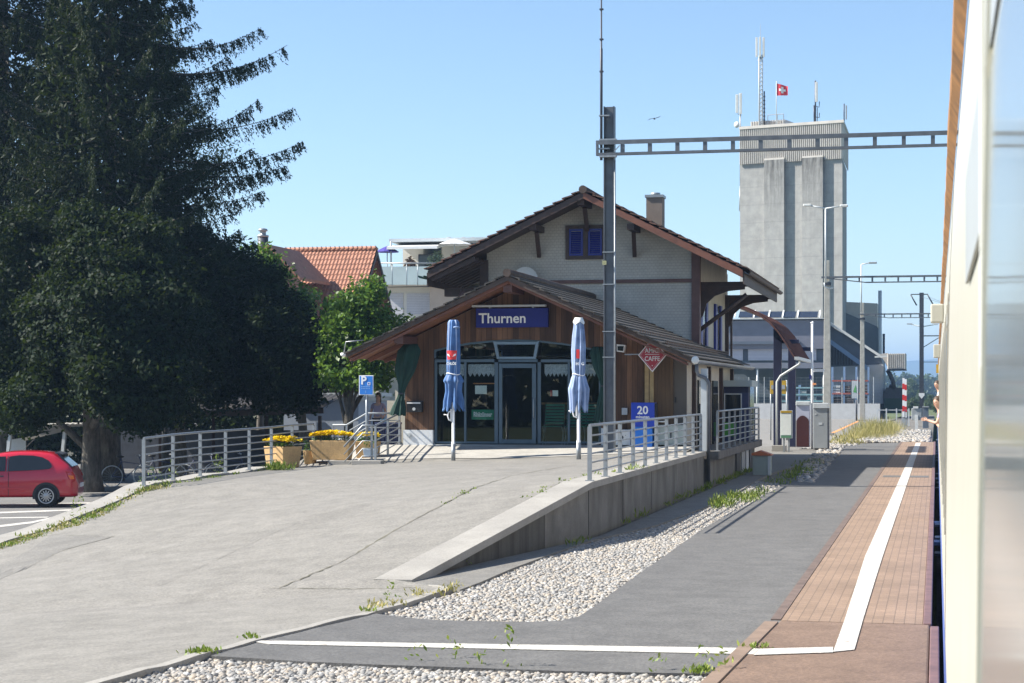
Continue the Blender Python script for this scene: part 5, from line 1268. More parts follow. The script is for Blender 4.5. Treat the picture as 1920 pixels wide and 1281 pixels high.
b = P_(168, 57); broadleaf('linden_tree', 'broad dark leafy tree with thick grey trunk right behind the red car', b, 6.5, .36, [lob(-20,110,400,560,58,b,1.2), lob(215,330,395,540,58,b,1.2), lob(120,200,380,470,58,b,1.0), lob(290,360,520,620,55.5,b,.8), lob(60,345,470,760,56,b), lob(130,360,560,800,55,b,2.0), lob(20,200,520,770,57,b), lob(90,280,420,600,57,b), lob(180,330,640,790,54.5,b,1.6), lob(-80,90,480,760,58,b), lob(-60,110,650,800,59,b,1.6), lob(290,390,480,800,59,b,1.4), lob(20,120,690,810,55.5,b,1.2), lob(200,330,690,812,55,b,1.2)], m_linden, 31, 1700, 62, .22, .078, G_)
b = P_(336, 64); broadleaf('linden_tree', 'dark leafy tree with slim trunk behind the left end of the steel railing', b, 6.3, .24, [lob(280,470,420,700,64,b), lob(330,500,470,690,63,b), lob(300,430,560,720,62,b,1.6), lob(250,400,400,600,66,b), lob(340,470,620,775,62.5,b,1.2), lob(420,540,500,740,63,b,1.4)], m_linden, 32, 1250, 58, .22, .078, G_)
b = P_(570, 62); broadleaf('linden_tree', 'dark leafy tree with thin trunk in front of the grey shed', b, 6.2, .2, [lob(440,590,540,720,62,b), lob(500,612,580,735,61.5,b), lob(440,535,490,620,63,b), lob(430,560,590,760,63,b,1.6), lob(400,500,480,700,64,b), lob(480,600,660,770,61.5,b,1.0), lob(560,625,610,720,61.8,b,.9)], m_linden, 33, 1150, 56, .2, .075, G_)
b = P_(657, 60); broadleaf('linden_tree', 'sunlit bright green round tree with mottled trunk beside the station eave', b, 5.8, .22, [lob(632,748,570,690,60,b), lob(600,690,590,735,60.5,b), lob(640,722,526,620,60,b), lob(690,768,585,690,61,b), lob(610,690,545,640,61,b), lob(660,730,650,735,59.5,b), lob(605,665,690,728,60,b,.6)], m_bright, 34, 420, 40, .17, .082, G_)
b = P_(490, 75, PZ); broadleaf('linden_tree', 'leafy tree with sunlit top in front of the orange roof gable', b, 7, .2, [lob(470,555,480,600,75,b), lob(510,595,530,620,75,b), lob(450,515,455,560,75,b)], m_bright, 35, 130, 36, .2, .09, G_)
# hedge added to block light under the crowns, its leaf colour darkened
hz = thing('hedge', 'added dense dark hedge blocking the light behind the bicycle shelter', 'hedge', P_(300, 80))
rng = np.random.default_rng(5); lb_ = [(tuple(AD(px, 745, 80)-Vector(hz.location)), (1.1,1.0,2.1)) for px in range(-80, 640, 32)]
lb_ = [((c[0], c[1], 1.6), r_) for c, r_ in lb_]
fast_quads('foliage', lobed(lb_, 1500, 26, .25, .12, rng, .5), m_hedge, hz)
mb = MB()
for c, r_ in lb_: mb.tube([(c[0],c[1],-.1),(c[0]+.1,c[1],1.8)],[.06,.02],5)
mb.build('stems', m_bark, hz, True)

# ------------------------------------------------------------------ sheds and bicycles
def wave_roof(a, b, back, amp, nw, th, mb):               # a corrugated sheet from edge a-b running back by a vector
    n = nw*6; V = []
    for k in range(n+1):
        p = Vector(a).lerp(Vector(b), k/n); z = amp*math.sin(2*math.pi*k/6)
        for q in (p, p+Vector(back)): V += [(q.x,q.y,q.z+z),(q.x,q.y,q.z+z-th)]
    F = []
    for k in range(n):
        i = k*4; j = i+4; F += [(i,j,j+2,i+2),(i+1,i+3,j+3,j+1),(i,i+1,j+1,j),(i+2,j+2,j+3,i+3)]
    F += [(0,2,3,1),(n*4,n*4+1,n*4+3,n*4+2)]
    mb.add(V, F, True); return mb
cy_ = 57.5
cpt = thing('carport', 'small open shelter with a white edged corrugated roof behind the red car', 'shelter', P_(90, 57))
a, b = AT(-70,800,cy_), AT(154,793,cy_); mb = wave_roof(a, b, (-.4,3.2,-.1), .022, 22, .03, MB()); mb.build('roof', M('pale_corrugated_roof', (.55,.54,.5), .6, var=.15, scale=3), cpt)
mb = MB(); mb.bar(AT(-60,812,cy_+.1),AT(132,802,cy_+.1),.08,.14); mb.bar(AT(45,824,cy_+.1),AT(128,804,cy_+.1),.07,.1); mb.build('beam', M('grey_wood', (.22,.2,.17), .85, var=.2), cpt)
for x0,y0,x1,y1 in ((122,806,110,925),(20,812,5,925),(-60,812,-70,925)):
    MB().bar(AT(x0,y0,cy_+.15),AT(x1,y1,cy_+.15),.1,.1).build('post', m_lgrey, cpt)
MB().prism([AT(12,826,cy_+.6),AT(48,820,cy_+.6),AT(48,905,cy_+.6),AT(12,905,cy_+.6)], (0,.04,0)).build('panel', m_lgrey, cpt)
bsy = 66
bs = thing('bicycle_shelter', 'long low bicycle shelter under the trees, roof darkened for their shade', 'shelter', P_(420, 68))
a, b = AT(190,776,bsy), AT(605,764,bsy); wave_roof(a, b, (0,3.0,.5), .02, 36, .03, MB()).build('roof', M('shade_darkened_roof', (.035,.03,.027), .8, var=.3, scale=3), bs)  # tree shade is put into the roof colour
MB().bar(a-Vector((0,-.1,.12)), b-Vector((0,-.1,.12)), .08, .2).build('beam', m_beam, bs)
mb = MB()
for px in (200,300,400,500,600): MB().bar(AT(px,780,bsy+.12), P_(px, AT(px,780,bsy).length), .11, .11).build('post', m_beam, bs)
a, b = AT(185,790,bsy+3.1), AT(620,786,bsy+3.1); MB().prism([(a.x,a.y,PZ),(b.x,b.y,PZ),(b.x,b.y,.75),(a.x,a.y,.75)], (0,.06,0)).build('back_wall', m_darkst, bs)  # dark tone chosen for the shade under the trees
def bicycle(loc, rz, label, first=None):
    if first is None:
        t_ = thing('bicycle', label, 'bicycle', loc, rz, 'bicycles under the shelter')
        for x in (-.5,.5):
            mb = MB(); mb.tube([(x+.33*math.cos(a),0,.34+.33*math.sin(a)) for a in np.linspace(0,2*math.pi,25)],.018,6); 
            wl_ = mb.build('wheel', m_lgrey, t_, True); mb = MB()
            for k in range(8): a_ = k*math.pi/8; mb.bar((x+.32*math.cos(a_),0,.34+.32*math.sin(a_)),(x-.32*math.cos(a_),0,.34-.32*math.sin(a_)),.006,.006)
            mb.build('spokes', m_galv, wl_, True)
        mb = MB(); mb.tube([(-.5,0,.34),(-.08,0,.3),(.38,0,.72),(-.2,0,.8),(-.5,0,.34)],.018,6); mb.tube([(-.08,0,.3),(-.24,0,.92)],.017,6); mb.tube([(.5,0,.34),(.36,0,.95)],.017,6); mb.build('frame', m_navyp, t_, True)
        MB().ball((-.25,0,.95),.1,10,6,(1.3,.6,.4)).build('saddle', m_black, t_, True)
        MB().tube([(.3,-.26,1.0),(.38,-.1,.97),(.38,.1,.97),(.3,.26,1.0)],.014,6).build('handlebar', m_galv, t_, True); return t_
    t_ = copy_tree(first); t_.location = loc; t_.rotation_euler = (0,0,rz); t_['label'] = label; return t_
bk = bicycle(P_(240, 60), R(12), 'dark bicycle parked just right of the thick tree trunk')
for px, d, rz, lab in ((300,61,R(20),'bicycle standing under the shelter left of the slim tree trunk'),(375,61,R(8),'bicycle behind the second bay of the steel railing'),(430,62,R(15),'bicycle behind the middle bays of the steel railing')): bicycle(P_(px, d), rz, lab, bk)

# ------------------------------------------------------------------ buildings beyond
# tiled house
h = thing('tiled_house', 'house with a steep orange tiled roof and wooden gable behind the trees', 'house', (-33, 100, -.8))
HY_ = 99; rt = AT(706, 467.5, HY_); xr_, zr = rt.x, rt.z; xl_ = AT(505, 467, HY_).x; run, drop = 4.6, 4.9
def tile_plane(xa, xb, y0, z0, run, drop, sgn):
    nx_, ny_ = int((xb-xa)/.2), 17; V = []; F = []
    cols_ = nx_*5
    for j in range(ny_):
        for e_ in (0, 1):
            s_ = (j+e_)/ny_; lift = (.05 if e_ else .0)
            for i in range(cols_+1):
                x = xa+(xb-xa)*i/cols_; wv = .028*math.cos(2*math.pi*i/5); V.append((x, y0-sgn*run*s_, z0-drop*s_+lift+wv))
    w_ = cols_+1
    for j in range(ny_*2-1):
        for i in range(cols_): F.append((j*w_+i, j*w_+i+1, (j+1)*w_+i+1, (j+1)*w_+i))
    return V, F
V, F = tile_plane(xl_, xr_, HY_, zr, run, drop, 1); rf = fast_mesh('roof', V, F, m_otile, smooth=False); rf.parent = h
rf.data.transform(Matrix.Translation(-Vector(h.location)))
V, F = tile_plane(xl_, xr_, HY_, zr, run, drop, -1); r2_ = fast_mesh('roof', V, F, m_otile, smooth=False); r2_.parent = h; r2_.data.transform(Matrix.Translation(-Vector(h.location)))
mb = MB(); n = 24
for k in range(n):
    x0 = xl_+(xr_-xl_)*k/n; x1 = xl_+(xr_-xl_)*(k+1.04)/n; mb.tube([(x0,HY_,zr+.05),(x1-.08,HY_,zr+.03),(x1,HY_,zr+.1)],[.13,.13,.15],8)
mb.build('ridge_cap', m_otile, rf)
mb = MB()
for sg_ in (1,-1): mb.prism([(xr_,HY_,zr-.03),(xr_,HY_-sg_*run,zr-drop-.03),(xr_,HY_-sg_*run,zr-drop-.28),(xr_,HY_,zr-.3)], (.06,0,0))
mb.build('barge_board', m_beam, h)
mb = MB(); mb.prism([(xr_-1.0,HY_,zr-.3),(xr_-1.0,HY_-run+.6,zr-drop+.3),(xr_-1.0,HY_-run+.6,-.8),(xr_-1.0,HY_+run-.6,-.8),(xr_-1.0,HY_+run-.6,zr-drop+.3)], (-.2,0,0)); mb.build('gable_wall', m_belt, h)
mb = MB(); mb.box(xl_+.4,xr_-1.25,HY_-run+.7,HY_+run-.7,-.8,zr-drop+.2); mb.build('wall', m_plaster, h)
# smaller cross gable with dark tiles and a steel chimney
x0 = AT(500,480,94).x; gx, gz2 = AT(520,455,93.5).x, AT(520,462,93.5).z
mb = MB(); mb.prism([(gx,92,gz2),(AT(562,520,92).x,92,AT(562,520,92).z),(AT(562,520,92).x,92,AT(562,520,92).z-.15),(gx,92,gz2-.15)], (0,5,0)); mb.prism([(gx,92,gz2),(gx-2.2,92,gz2-2.4),(gx-2.2,92,gz2-2.55),(gx,92,gz2-.15)], (0,5,0))
mb.build('cross_gable_roof', m_otile, h)
mb = MB(); mb.prism([(gx,92.2,gz2-.15),(AT(560,520,92).x,92.2,AT(562,520,92).z-.2),(AT(560,520,92).x,92.2,2),(gx-2,92.2,2),(gx-2,92.2,gz2-2.4)], (0,.2,0)); mb.build('cross_gable_wall', m_belt, h)
a = AT(493,470,94); zt = AT(493,445,94).z
sc_ = MB().tube([(a.x,94,a.z-1),(a.x,94,zt)],.28,12).build('chimney', m_darkst, h); mb = MB(); mb.lathe([(.3,0),(.3,.1),(.16,.12),(.16,.3),(.26,.32),(.22,.42),(.1,.46)], (a.x,94,zt+.001), 14); mb.build('chimney_cowl', m_galv, sc_)
# apartment building
ap = thing('apartment_building', 'modern pale apartment block with glass balconies and white awning behind the station', 'building', (-40, 133, -.8))
AYb = 133
def ab(nm, m, x0, x1, y0, y1, dy0=0, dy1=8, par=ap):
    a, b = AT(x0,y1,AYb), AT(x1,y0,AYb); return MB().box(a.x,b.x,AYb+dy0,AYb+dy1,a.z,b.z).build(nm, m, par)
m_apw = M('apartment_render', (.6,.58,.53), .9, var=.05)
ab('roof_slab', m_lgrey, 733, 960, 445, 455, -.5, 9)
ab('penthouse_wall', m_apw, 741, 780, 455.5, 505, 2, 9); ab('penthouse_wall', m_apw, 779.5, 812, 478, 505, 2.4, 9)
ab('penthouse_window', m_dglass, 772, 815, 473, 505, 1.8, 1.98); ab('penthouse_wall', m_apw, 815.5, 960, 455.5, 505, 1.9, 9)
mb = MB(); a, b = AT(738,466,AYb), AT(832,455,AYb); mb.prism([(a.x,AYb+1.9,b.z+.1),(a.x,AYb-1.8,a.z),(a.x,AYb-1.8,a.z-.2),(a.x,AYb+1.9,b.z)], (b.x-a.x,0,0)); mb.build('awning', m_wh, ap)
ab('terrace_slab', m_apw, 706, 960, 533, 538, -1.9, 9)
ab('wall', m_apw, 706, 815, 538.1, 790, 0, 9); ab('wall', M('beige_render', (.45,.35,.27), .9, var=.06), 815.1, 960, 533.1, 790, -1.4, 9)
ab('window', m_blind, 763, 806, 550, 590, -.06, -.001); ab('window', m_blind, 724, 756, 550, 590, -.06, -.001)
for x0, x1 in ((711,749),(749.6,776),(776.6,796),(796.6,818)):
    ab('balcony_glass', m_glassb, x0, x1, 503, 537, -1.98, -1.93)
ab('balcony_glass', m_glassb, 760, 830, 616, 645, -1.98, -1.93)
mb = MB(); a, b = AT(709,497,AYb), AT(860,497,AYb); mb.tube([(a.x,AYb-1.95,a.z),(b.x,AYb-1.95,b.z)],.05,8)
for px in (711,749.5,776.3,796.5): q, q2 = AT(px,497,AYb), AT(px,538,AYb); mb.tube([(q.x,AYb-1.95,q2.z),(q.x,AYb-1.95,q.z)],.04,6)
mb.build('balcony_rail', m_galv, ap)
a, b = AT(755,612,AYb), AT(830,612,AYb); MB().tube([(a.x,AYb-1.95,a.z),(b.x,AYb-1.95,b.z)],.05,8).build('balcony_rail', m_galv, ap)
mb = MB(); a = AT(742.5,455,AYb); mb.tube([(a.x,AYb-1.3,a.z),(a.x,AYb-1.3,AT(742,535,AYb).z)],.07,8); mb.build('column', m_lgrey, ap)
mb = MB()
for px in (822,850,868): a = AT(px,443,AYb); mb.lathe([(.3,0),(.3,.15),(.1,.25)], (a.x,AYb+3,AT(px,445,AYb).z), 10)
mb.build('roof_vent', m_grey, ap)
def open_parasol(px, ytop, yrim, hw_, m, label, dy):
    a = AT(px, ytop, AYb+dy); r_ = hw_*AYb/FPX; z1 = AT(px, yrim, AYb+dy).z; zf = AT(px, 533, AYb).z
    t_ = thing('open_parasol', label, 'parasol', (a.x, AYb+dy, zf), 0, 'open parasols on the roof terrace'); mb = MB(); n = 8
    V = [(0,0,a.z-zf)] + [(r_*k*math.cos(j*math.pi/4), r_*k*math.sin(j*math.pi/4), (z1-zf)+(a.z-z1)*(1-k)**.8*.98) for k in (.4,.75,1.0) for j in range(n)]
    F = [(0,1+j,1+(j+1)%n) for j in range(n)] + [(1+i*n+j,1+(i+1)*n+j,1+(i+1)*n+(j+1)%n,1+i*n+(j+1)%n) for i in range(2) for j in range(n)]
    mb.add(V, F); mb.build('canopy', m, t_, True); MB().tube([(0,0,0),(0,0,a.z-zf)],.04,8).build('pole', m_lgrey, t_, True)
open_parasol(726, 461, 473, 24, plain('violet_canvas', (.05,.035,.25), .8), 'dark blue violet open parasol on the roof terrace by the orange roof', -1.0)
open_parasol(852, 448, 459, 34, m_wh, 'white open parasol on the roof terrace beside the station gable', -1.1)
def potplant(px, ytop, hw_, m, label, nm, seed):
    a = AT(px, ytop, AYb-1.0); zf = AT(px, 533, AYb).z; t_ = thing('potted_plant', label, 'plant', (a.x, AYb-1.0, zf), 0, 'plants on the roof terrace'); rng = np.random.default_rng(seed)
    h_ = a.z-zf; r_ = hw_*AYb/FPX
    MB().lathe([(.25,0),(.32,.5),(.27,.5)], (0,0,0), 12).build('pot', m_grey, t_, True); MB().tube([(0,0,.4),(.03,0,h_*.6)],[.04,.02],6).build('stem', m_bark, t_, True)
    fast_quads('foliage', lobed([((0,0,h_*.68),(r_,r_,h_*.32)),((r_*.3,0,h_*.8),(r_*.6,r_*.6,h_*.2))], 90, 14, .1, .09, rng, .3), m, t_)
potplant(817, 471, 15, m_olive, 'pale olive bush in a pot on the roof terrace', 'olive', 1)
potplant(768, 485, 11, m_rusty, 'russet leafed plant in a pot on the roof terrace', 'maple', 2)
# pale shed and cream garage under the trees
gsh = thing('grey_shed', 'plain pale blue-grey shed behind the tree trunks left of the stairs', 'shed', AT(600,800,72))
def gbox(nm, m, x0, x1, y0, y1, Y, dep, par): a, b = AT(x0,y1,Y), AT(x1,y0,Y); return MB().box(a.x,b.x,Y,Y+dep,PZ if y1 > 790 else a.z,b.z).build(nm, m, par)
m_shed = M('shed_blue_grey', (.3,.34,.4), .7, var=.06)
gbox('wall', m_shed, 532, 672, 752, 800, 72, 4, gsh); gbox('roof', m_lgrey, 528, 676, 737, 744, 71.8, 4.4, gsh); gbox('fascia', m_grey, 530, 674, 744.2, 751.8, 71.9, 4.2, gsh)
gbox('window', M('blue_shutter_panel', (.14,.22,.42), .5, var=.06), 533, 549, 741, 768, 71.7, .08, gsh)
crg = thing('cream_house', 'low cream coloured house wall seen past the green cloth', 'house', AT(735,790,78))
gbox('wall', m_cream, 700, 775, 690, 800, 78, 6, crg); gbox('roof', m_tileb, 690, 790, 672, 689.5, 77.6, 7, crg); gbox('window', m_dglass, 704, 716, 705, 730, 77.9, .09, crg)

# ------------------------------------------------------------------ overhead line gantries
def gantry(label, X, Y, first, lamp=None):
    t_ = thing('gantry', label, 'gantry', (X, Y, -.1 if not first else zF(X, Y)), 0, 'overhead line gantries across the track')
    zb_ = zF(X, Y) if first else -.1; zt = 8.86
    if first:
        mb = MB(); mb.box(X-.1,X+.1,Y-.012,Y+.012,zb_,zt); mb.box(X-.125,X-.103,Y-.11,Y+.11,zb_,zt); mb.box(X+.103,X+.125,Y-.11,Y+.11,zb_,zt); mb.build('mast', m_mast, t_)
        for z in (3.0, 3.6, 4.7, 5.45): MB().box(X-.15,X+.15,Y-.13,Y-.112,z,z+.02).build('clamp', m_galv, t_)
        MB().box(X-.2,X+.2,Y-.16,Y+.16,zb_-.1,zb_+.025).build('foot_plate', m_galv, t_)
        MB().box(X-.15,X-.05,Y-.15,Y-.132,5.16,5.26).build('tag', M('pale_tag', (.3,.3,.16), .6, var=.1), t_)
        MB().tube([(X+.14,Y-.1,zb_),(X+.14,Y-.1,7.6)],.018,6).build('cable', m_galv, t_)
    else:
        mb = MB(); V = []
        for z, h_ in ((zb_,.2),(zt,.13)): V += [(X-h_,Y-h_,z),(X+h_,Y-h_,z),(X+h_,Y+h_,z),(X-h_,Y+h_,z)]
        mb.add(V, [(3,2,1,0),(4,5,6,7)] + [(k,(k+1)%4,4+(k+1)%4,4+k) for k in range(4)]); mb.build('mast', m_conm, t_, bevel=.02)
        MB().box(X-.2,X+.2,Y-.2,Y+.2,7.6,7.75).build('clamp', m_darkst, t_)
        MB().box(X-.32,X+.32,Y-.32,Y+.32,-.2,.12).build('foot', m_cop, t_)
    x0, x1 = X-.28, 11.5; zt_, zl_ = 8.05, 7.72
    yb_ = Y-.2 if first else Y-.25
    mb = MB(); mb.box(x0,x1,yb_-.06,yb_+.06,zt_-.05,zt_); 
    mb.box(x0,x1,yb_-.06,yb_-.04,zt_-.1,zt_-.051)
    if first: mb.box(x0,x1,yb_-.06,yb_+.06,zl_-.02,zl_+.04); mb.box(x0,x0+.05,yb_-.055,yb_+.055,zl_+.041,zt_-.101)
    else: mb.bar((x0+.2,yb_,zt_-.09),(x0+2.2,yb_,zl_+.0),.1,.05); mb.box(x0+2.2,x1,yb_-.05,yb_+.05,zl_-.03,zl_+.03)
    k = 0; x = x0+.62
    while x < x1:
        zlo = zl_+.041 if (first or x > x0+2.3) else zt_-.1-(zt_-zl_-.1)*(x-x0-.2)/2.0
        mb.box(x-.045,x+.045,yb_-.045,yb_+.045,zlo,zt_-.101); x += .64
    mb.build('crossbeam', m_mast, t_)
    mb = MB(); mb.box(11.3,11.55,Y-.13,Y+.13,-.8,zt); mb.build('mast', m_mast if first else m_conm, t_)
    if first:
        mb = MB(); mb.box(X-.2,X+.2,Y-.26,Y-.13,zt_+.002,zt_+.035); mb.box(X-.2,X+.2,Y-.26,Y-.13,zl_-.06,zl_-.022); mb.bar((X+.15,Y-.26,zl_+.06),(X+.28,Y-.26,zl_+.2),.02,.02); mb.build('beam_clamp', m_galv, t_)
    return t_
g1X = AT(1143,500,44.3).x
gantry('steel gantry with dark H-section mast standing on the station forecourt', g1X, 44.3, True)
gantry('gantry with pale mast beyond the platform canopy, carrying the double lamp', AT(1551,500,98.6).x, 98.6, False)
gantry('gantry with pale mast farthest along the track by the white wall', AT(1617,600,146).x, 146, False)
wx = g1X-.17; wa = thing('whip_antenna', 'long thin vertical aerial rod clamped to the top of the forecourt gantry mast', 'antenna', (wx, 44.15, 7.6))
mb = MB(); mb.tube([(wx,44.15,7.6),(wx,44.15,10.2),(wx,44.15,10.21),(wx,44.15,12.5)],[.032,.032,.022,.014],8); mb.build('rod', m_darkst, wa)
for z in (9.65,10.4,11.1): MB().box(wx-.04,wx+.05,44.12,44.18,z,z+.035).build('collar', m_darkst, wa)
for z in (7.85,8.62): MB().box(wx-.05,wx+.2,44.1,44.2,z,z+.03).build('bracket', m_galv, wa)
# lamps on the far gantries
q = AT(1548,480,97.9); dl = thing('double_street_lamp', 'double armed pale street lamp clamped to the middle gantry mast', 'street lamp', (q.x, 97.9, 7))
zt = AT(1548,391,97.9).z; z0 = AT(1548,530,97.9).z
MB().tube([(q.x,97.9,z0),(q.x,97.9,zt)],.045,8).tube([(q.x-.06,97.9,z0),(q.x-.05,97.9,z0-.2),(q.x+.2,97.95,z0-.3),(q.x+.35,98.3,z0-.25)],.04,8).build('pole', m_lgrey, dl)
for sg_, px, py in ((-1,1520,386),(1,1576,387)):
    e_ = AT(px,py,97.9); MB().tube([(q.x,97.9,zt),(e_.x,97.9,e_.z)],.035,8).build('arm', m_lgrey, dl)
    e2 = AT(px+sg_*13,py-.5,97.9); MB().obox(((e_.x+e2.x)/2,97.9,(e_.z+e2.z)/2+.02),(abs(e2.x-e_.x)*1.15,.25,.12)).build('lamp_head', m_offw, dl, bevel=.03)
q = AT(1615,560,145.5); sl = thing('street_lamp', 'single armed street lamp on top of the farthest gantry mast', 'street lamp', (q.x, 145.4, 9)); zt = AT(1615,496,145.4).z
MB().tube([(q.x,145.4,AT(1615,585,145.4).z),(q.x,145.4,zt)],.05,8).build('pole', m_lgrey, sl); e_ = AT(1630,493,145.4)
MB().tube([(q.x,145.4,zt),(e_.x,145.4,e_.z)],.04,8).build('arm', m_lgrey, sl); MB().obox((e_.x+.25,145.4,e_.z),(.6,.3,.13)).build('lamp_head', m_grey, sl, bevel=.03)
# lone mast by the level crossing
mq = AT(1728,735,185); cm = thing('catenary_mast', 'dark single catenary mast with side arms left of the far end of the train', 'mast', (mq.x, 185, -.8))
zt = AT(1728,549,185).z; MB().box(mq.x-.2,mq.x+.2,184.85,185.15,-.8,zt).build('mast', m_darkst, cm)
mb = MB(); mb.bar((mq.x-1.0,185,zt-.15),(mq.x+.6,185,zt-.15),.09,.09); mb.build('top_arm', m_darkst, cm)
for x_ in (-1.0,.55):
    mb = MB(); mb.tube([(mq.x+x_,185,zt-.2),(mq.x+x_+.55,185,zt-1.2)],.07,6); mb.build('insulator', m_darkst, cm)
mb = MB(); z1 = AT(1728,630,185).z; mb.bar((mq.x,185,z1),(mq.x+3.6,185,z1),.1,.1); mb.bar((mq.x+.1,185,AT(1728,652,185).z),(mq.x+1.8,185,z1-.05),.07,.07); z2 = AT(1728,679,185).z; mb.bar((mq.x,185,z2),(mq.x+3.4,185,z2),.06,.06); mb.build('cantilever', m_darkst, cm)
za = AT(1728,611,185).z; MB().tube([(mq.x-1.0,185,za+.15),(mq.x,185,za-.1),(mq.x+1.2,185,za+.1)],.05,6).obox((mq.x-1.1,185,za+.18),(.5,.2,.12)).obox((mq.x+1.3,185,za+.12),(.4,.2,.1)).build('lamp_arm', m_lgrey, cm)
c_ = AT(1728,742,184.6); hw_ = 5.2*185/FPX
MB().prism([(c_.x-hw_,184.75,c_.z+hw_*.9),(c_.x+hw_,184.75,c_.z+hw_*.9),(c_.x+hw_,184.75,c_.z+hw_*.1),(c_.x,184.75,c_.z-hw_*1.1),(c_.x-hw_,184.75,c_.z+hw_*.1)], (0,.06,0)).build('white_shield', m_wh, cm)
mb = MB()
for za_, x_ in ((7.2,-.0),(8.4,.6)):
    mb.tube([(mq.x+x_,185,zt-.4),(1.3,120,7.3),(1.5,46,7.0)],.012,4)
one(mb, 'overhead_wire', m_darkst, 'thin overhead contact wires running to the far mast above the track', 'wire')

# ------------------------------------------------------------------ grain silo
SY = 205
si = thing('grain_silo', 'tall grey concrete grain silo with corrugated top storey behind the depot', 'silo', (AT(1485,700,SY).x, SY+5, -.8))
pl = AT(1387.5,600,SY); pr_ = AT(1579.5,600,SY-3.0); dirx = (pr_-pl); dirx.z = 0; wid = dirx.length; dirx.normalize(); nrm = Vector((dirx.y,-dirx.x,0))
prb = AT(1587.5,600,SY+8); plb = pl - nrm*11
zc0 = AT(1480,306,SY).z; zt0 = AT(1480,241,SY).z
def plan(off, z0, z1, m, nm, par=si):
    q = [pl+nrm*off, pr_+nrm*off, prb, plb]; return MB().prism([(p.x,p.y,z0) for p in q], (0,0,z1-z0)).build(nm, m, par)
plan(0, -.8, zc0, m_silo, 'shaft')
def along(px): # distance along the front at photo column px
    best = min(np.linspace(0, wid, 800), key=lambda k: abs((lambda p: CX+FPX*math.tan(math.atan2(p.x,p.y)+YAW))(pl+dirx*k)-px)); return float(best)
zpt = AT(1450,303,SY).z
for x0, x1 in ((1433.5,1473),(1504,1545.5)):
    a, b = along(x0), along(x1); pro = .5
    q = [pl+dirx*a+nrm*.003, pl+dirx*(a+.14)+nrm*pro, pl+dirx*b+nrm*pro, pl+dirx*b+nrm*.003]
    zs_ = zpt-7.5
    MB().prism([(p.x,p.y,-.8) for p in q], (0,0,zpt+.8)).build('pilaster', m_stain, si)
    q2 = [p+nrm*.006*(1 if i in (1,2) else 0) for i, p in enumerate(q)]
    MB().prism([(p.x,p.y,zpt+.002) for p in q], (0,0,.18)).build('pilaster_cap', m_corr, si)
# corrugated top storey: folded sheet
mb = MB(); n = 52; V = []
a0 = pl+nrm*.12; L_ = wid+.05
for k in range(n*4+1):
    p = a0+dirx*(L_*k/(n*4)) + nrm*(.14 if k % 4 in (1,2) else 0); V += [(p.x,p.y,zc0-.05),(p.x,p.y,zt0)]
mb.add(V, [(2*k,2*k+2,2*k+3,2*k+1) for k in range(n*4)])
e0 = a0+dirx*L_; V = []; n2 = 34
for k in range(n2*4+1):
    p = e0.lerp(prb+Vector((.1,0,0)), k/(n2*4)) + dirx*(.1 if k % 4 in (1,2) else 0); V += [(p.x,p.y,zc0-.05),(p.x,p.y,zt0)]
mb.add(V, [(2*k,2*k+2,2*k+3,2*k+1) for k in range(n2*4)])
mb.build('corrugated_storey', m_corr, si)
q = [a0+nrm*.2, e0+nrm*.2+dirx*.2, prb+Vector((.3,0,0)), plb]
MB().prism([(p.x,p.y,zt0) for p in q], (0,0,.3)).build('roof_edge', m_corr, si)
# roof house
zr0 = zt0+.3; a, b = along(1392), along(1456); n = 14; V = []
for k in range(n*4+1):
    p = pl+dirx*(a+(b-a)*k/(n*4))-nrm*(2.5-(.12 if k % 4 in (1,2) else 0)); V += [(p.x,p.y,zr0),(p.x,p.y,zr0+.85)]
mb = MB().add(V, [(2*k,2*k+2,2*k+3,2*k+1) for k in range(n*4)]); q = [pl+dirx*a-nrm*2.6, pl+dirx*b-nrm*2.6, pl+dirx*b-nrm*6, pl+dirx*a-nrm*6]; mb.prism([(p.x,p.y,zr0) for p in q], (0,0,.86)); mb.build('roof_house', m_corr, si)
mb = MB(); 
for k in (along(1426), along(1444), along(1456)): p = pl+dirx*k-nrm*2.2; mb.tube([(p.x,p.y,zr0),(p.x,p.y,zr0+1.4)],.04,5)
for z in (.7,1.4): p, p2 = pl+dirx*along(1426)-nrm*2.2, pl+dirx*along(1456)-nrm*2.2; mb.tube([(p.x,p.y,zr0+z),(p2.x,p2.y,zr0+z)],.04,5)
mb.build('roof_railing', m_galv, si)
# things standing on the silo roof
def on_roof(px, back=1.5): p = pl+dirx*along(px)-nrm*back; return Vector((p.x,p.y,zr0-.001))
p = on_roof(1412, 2.2); ma = thing('radio_mast', 'tallest lattice radio mast with white panel antennas on the silo roof', 'antenna', p, 0, 'antennas on the silo roof')
hm = AT(1413,66,SY).z-p.z; hl_ = AT(1413,100,SY).z-p.z
mb = MB(); tri = [(.22*math.cos(k*2.094), .22*math.sin(k*2.094)) for k in range(3)]
for x, y in tri: mb.tube([(x,y,0),(x,y,hl_)],.075,6)
z = .3; k = 0
while z < hl_: 
    for i in range(3): (x,y),(x2,y2) = tri[i], tri[(i+1)%3]; mb.tube([(x,y,z),(x2,y2,z+.45)],.035,4)
    z += .45
mb.build('lattice', m_lgrey, ma, True); MB().tube([(0,0,hl_-.3),(0,0,hm),(0,0,hm+.01),(0,0,hm+1.5)],[.08,.08,.03,.015],6).build('tip', m_galv, ma, True)
for x, y in ((-.38,-.2),(.0,-.4),(.36,-.1)): MB().obox((x,y,hl_+.9),(.22,.12,2.1)).build('panel_antenna', m_offw, ma, True, bevel=.02)
MB().tube([(-.3,0,hl_-.5),(.3,-.1,hl_-.2),(.3,-.1,hl_+.1)],.05,5).build('bracket', m_grey, ma, True)
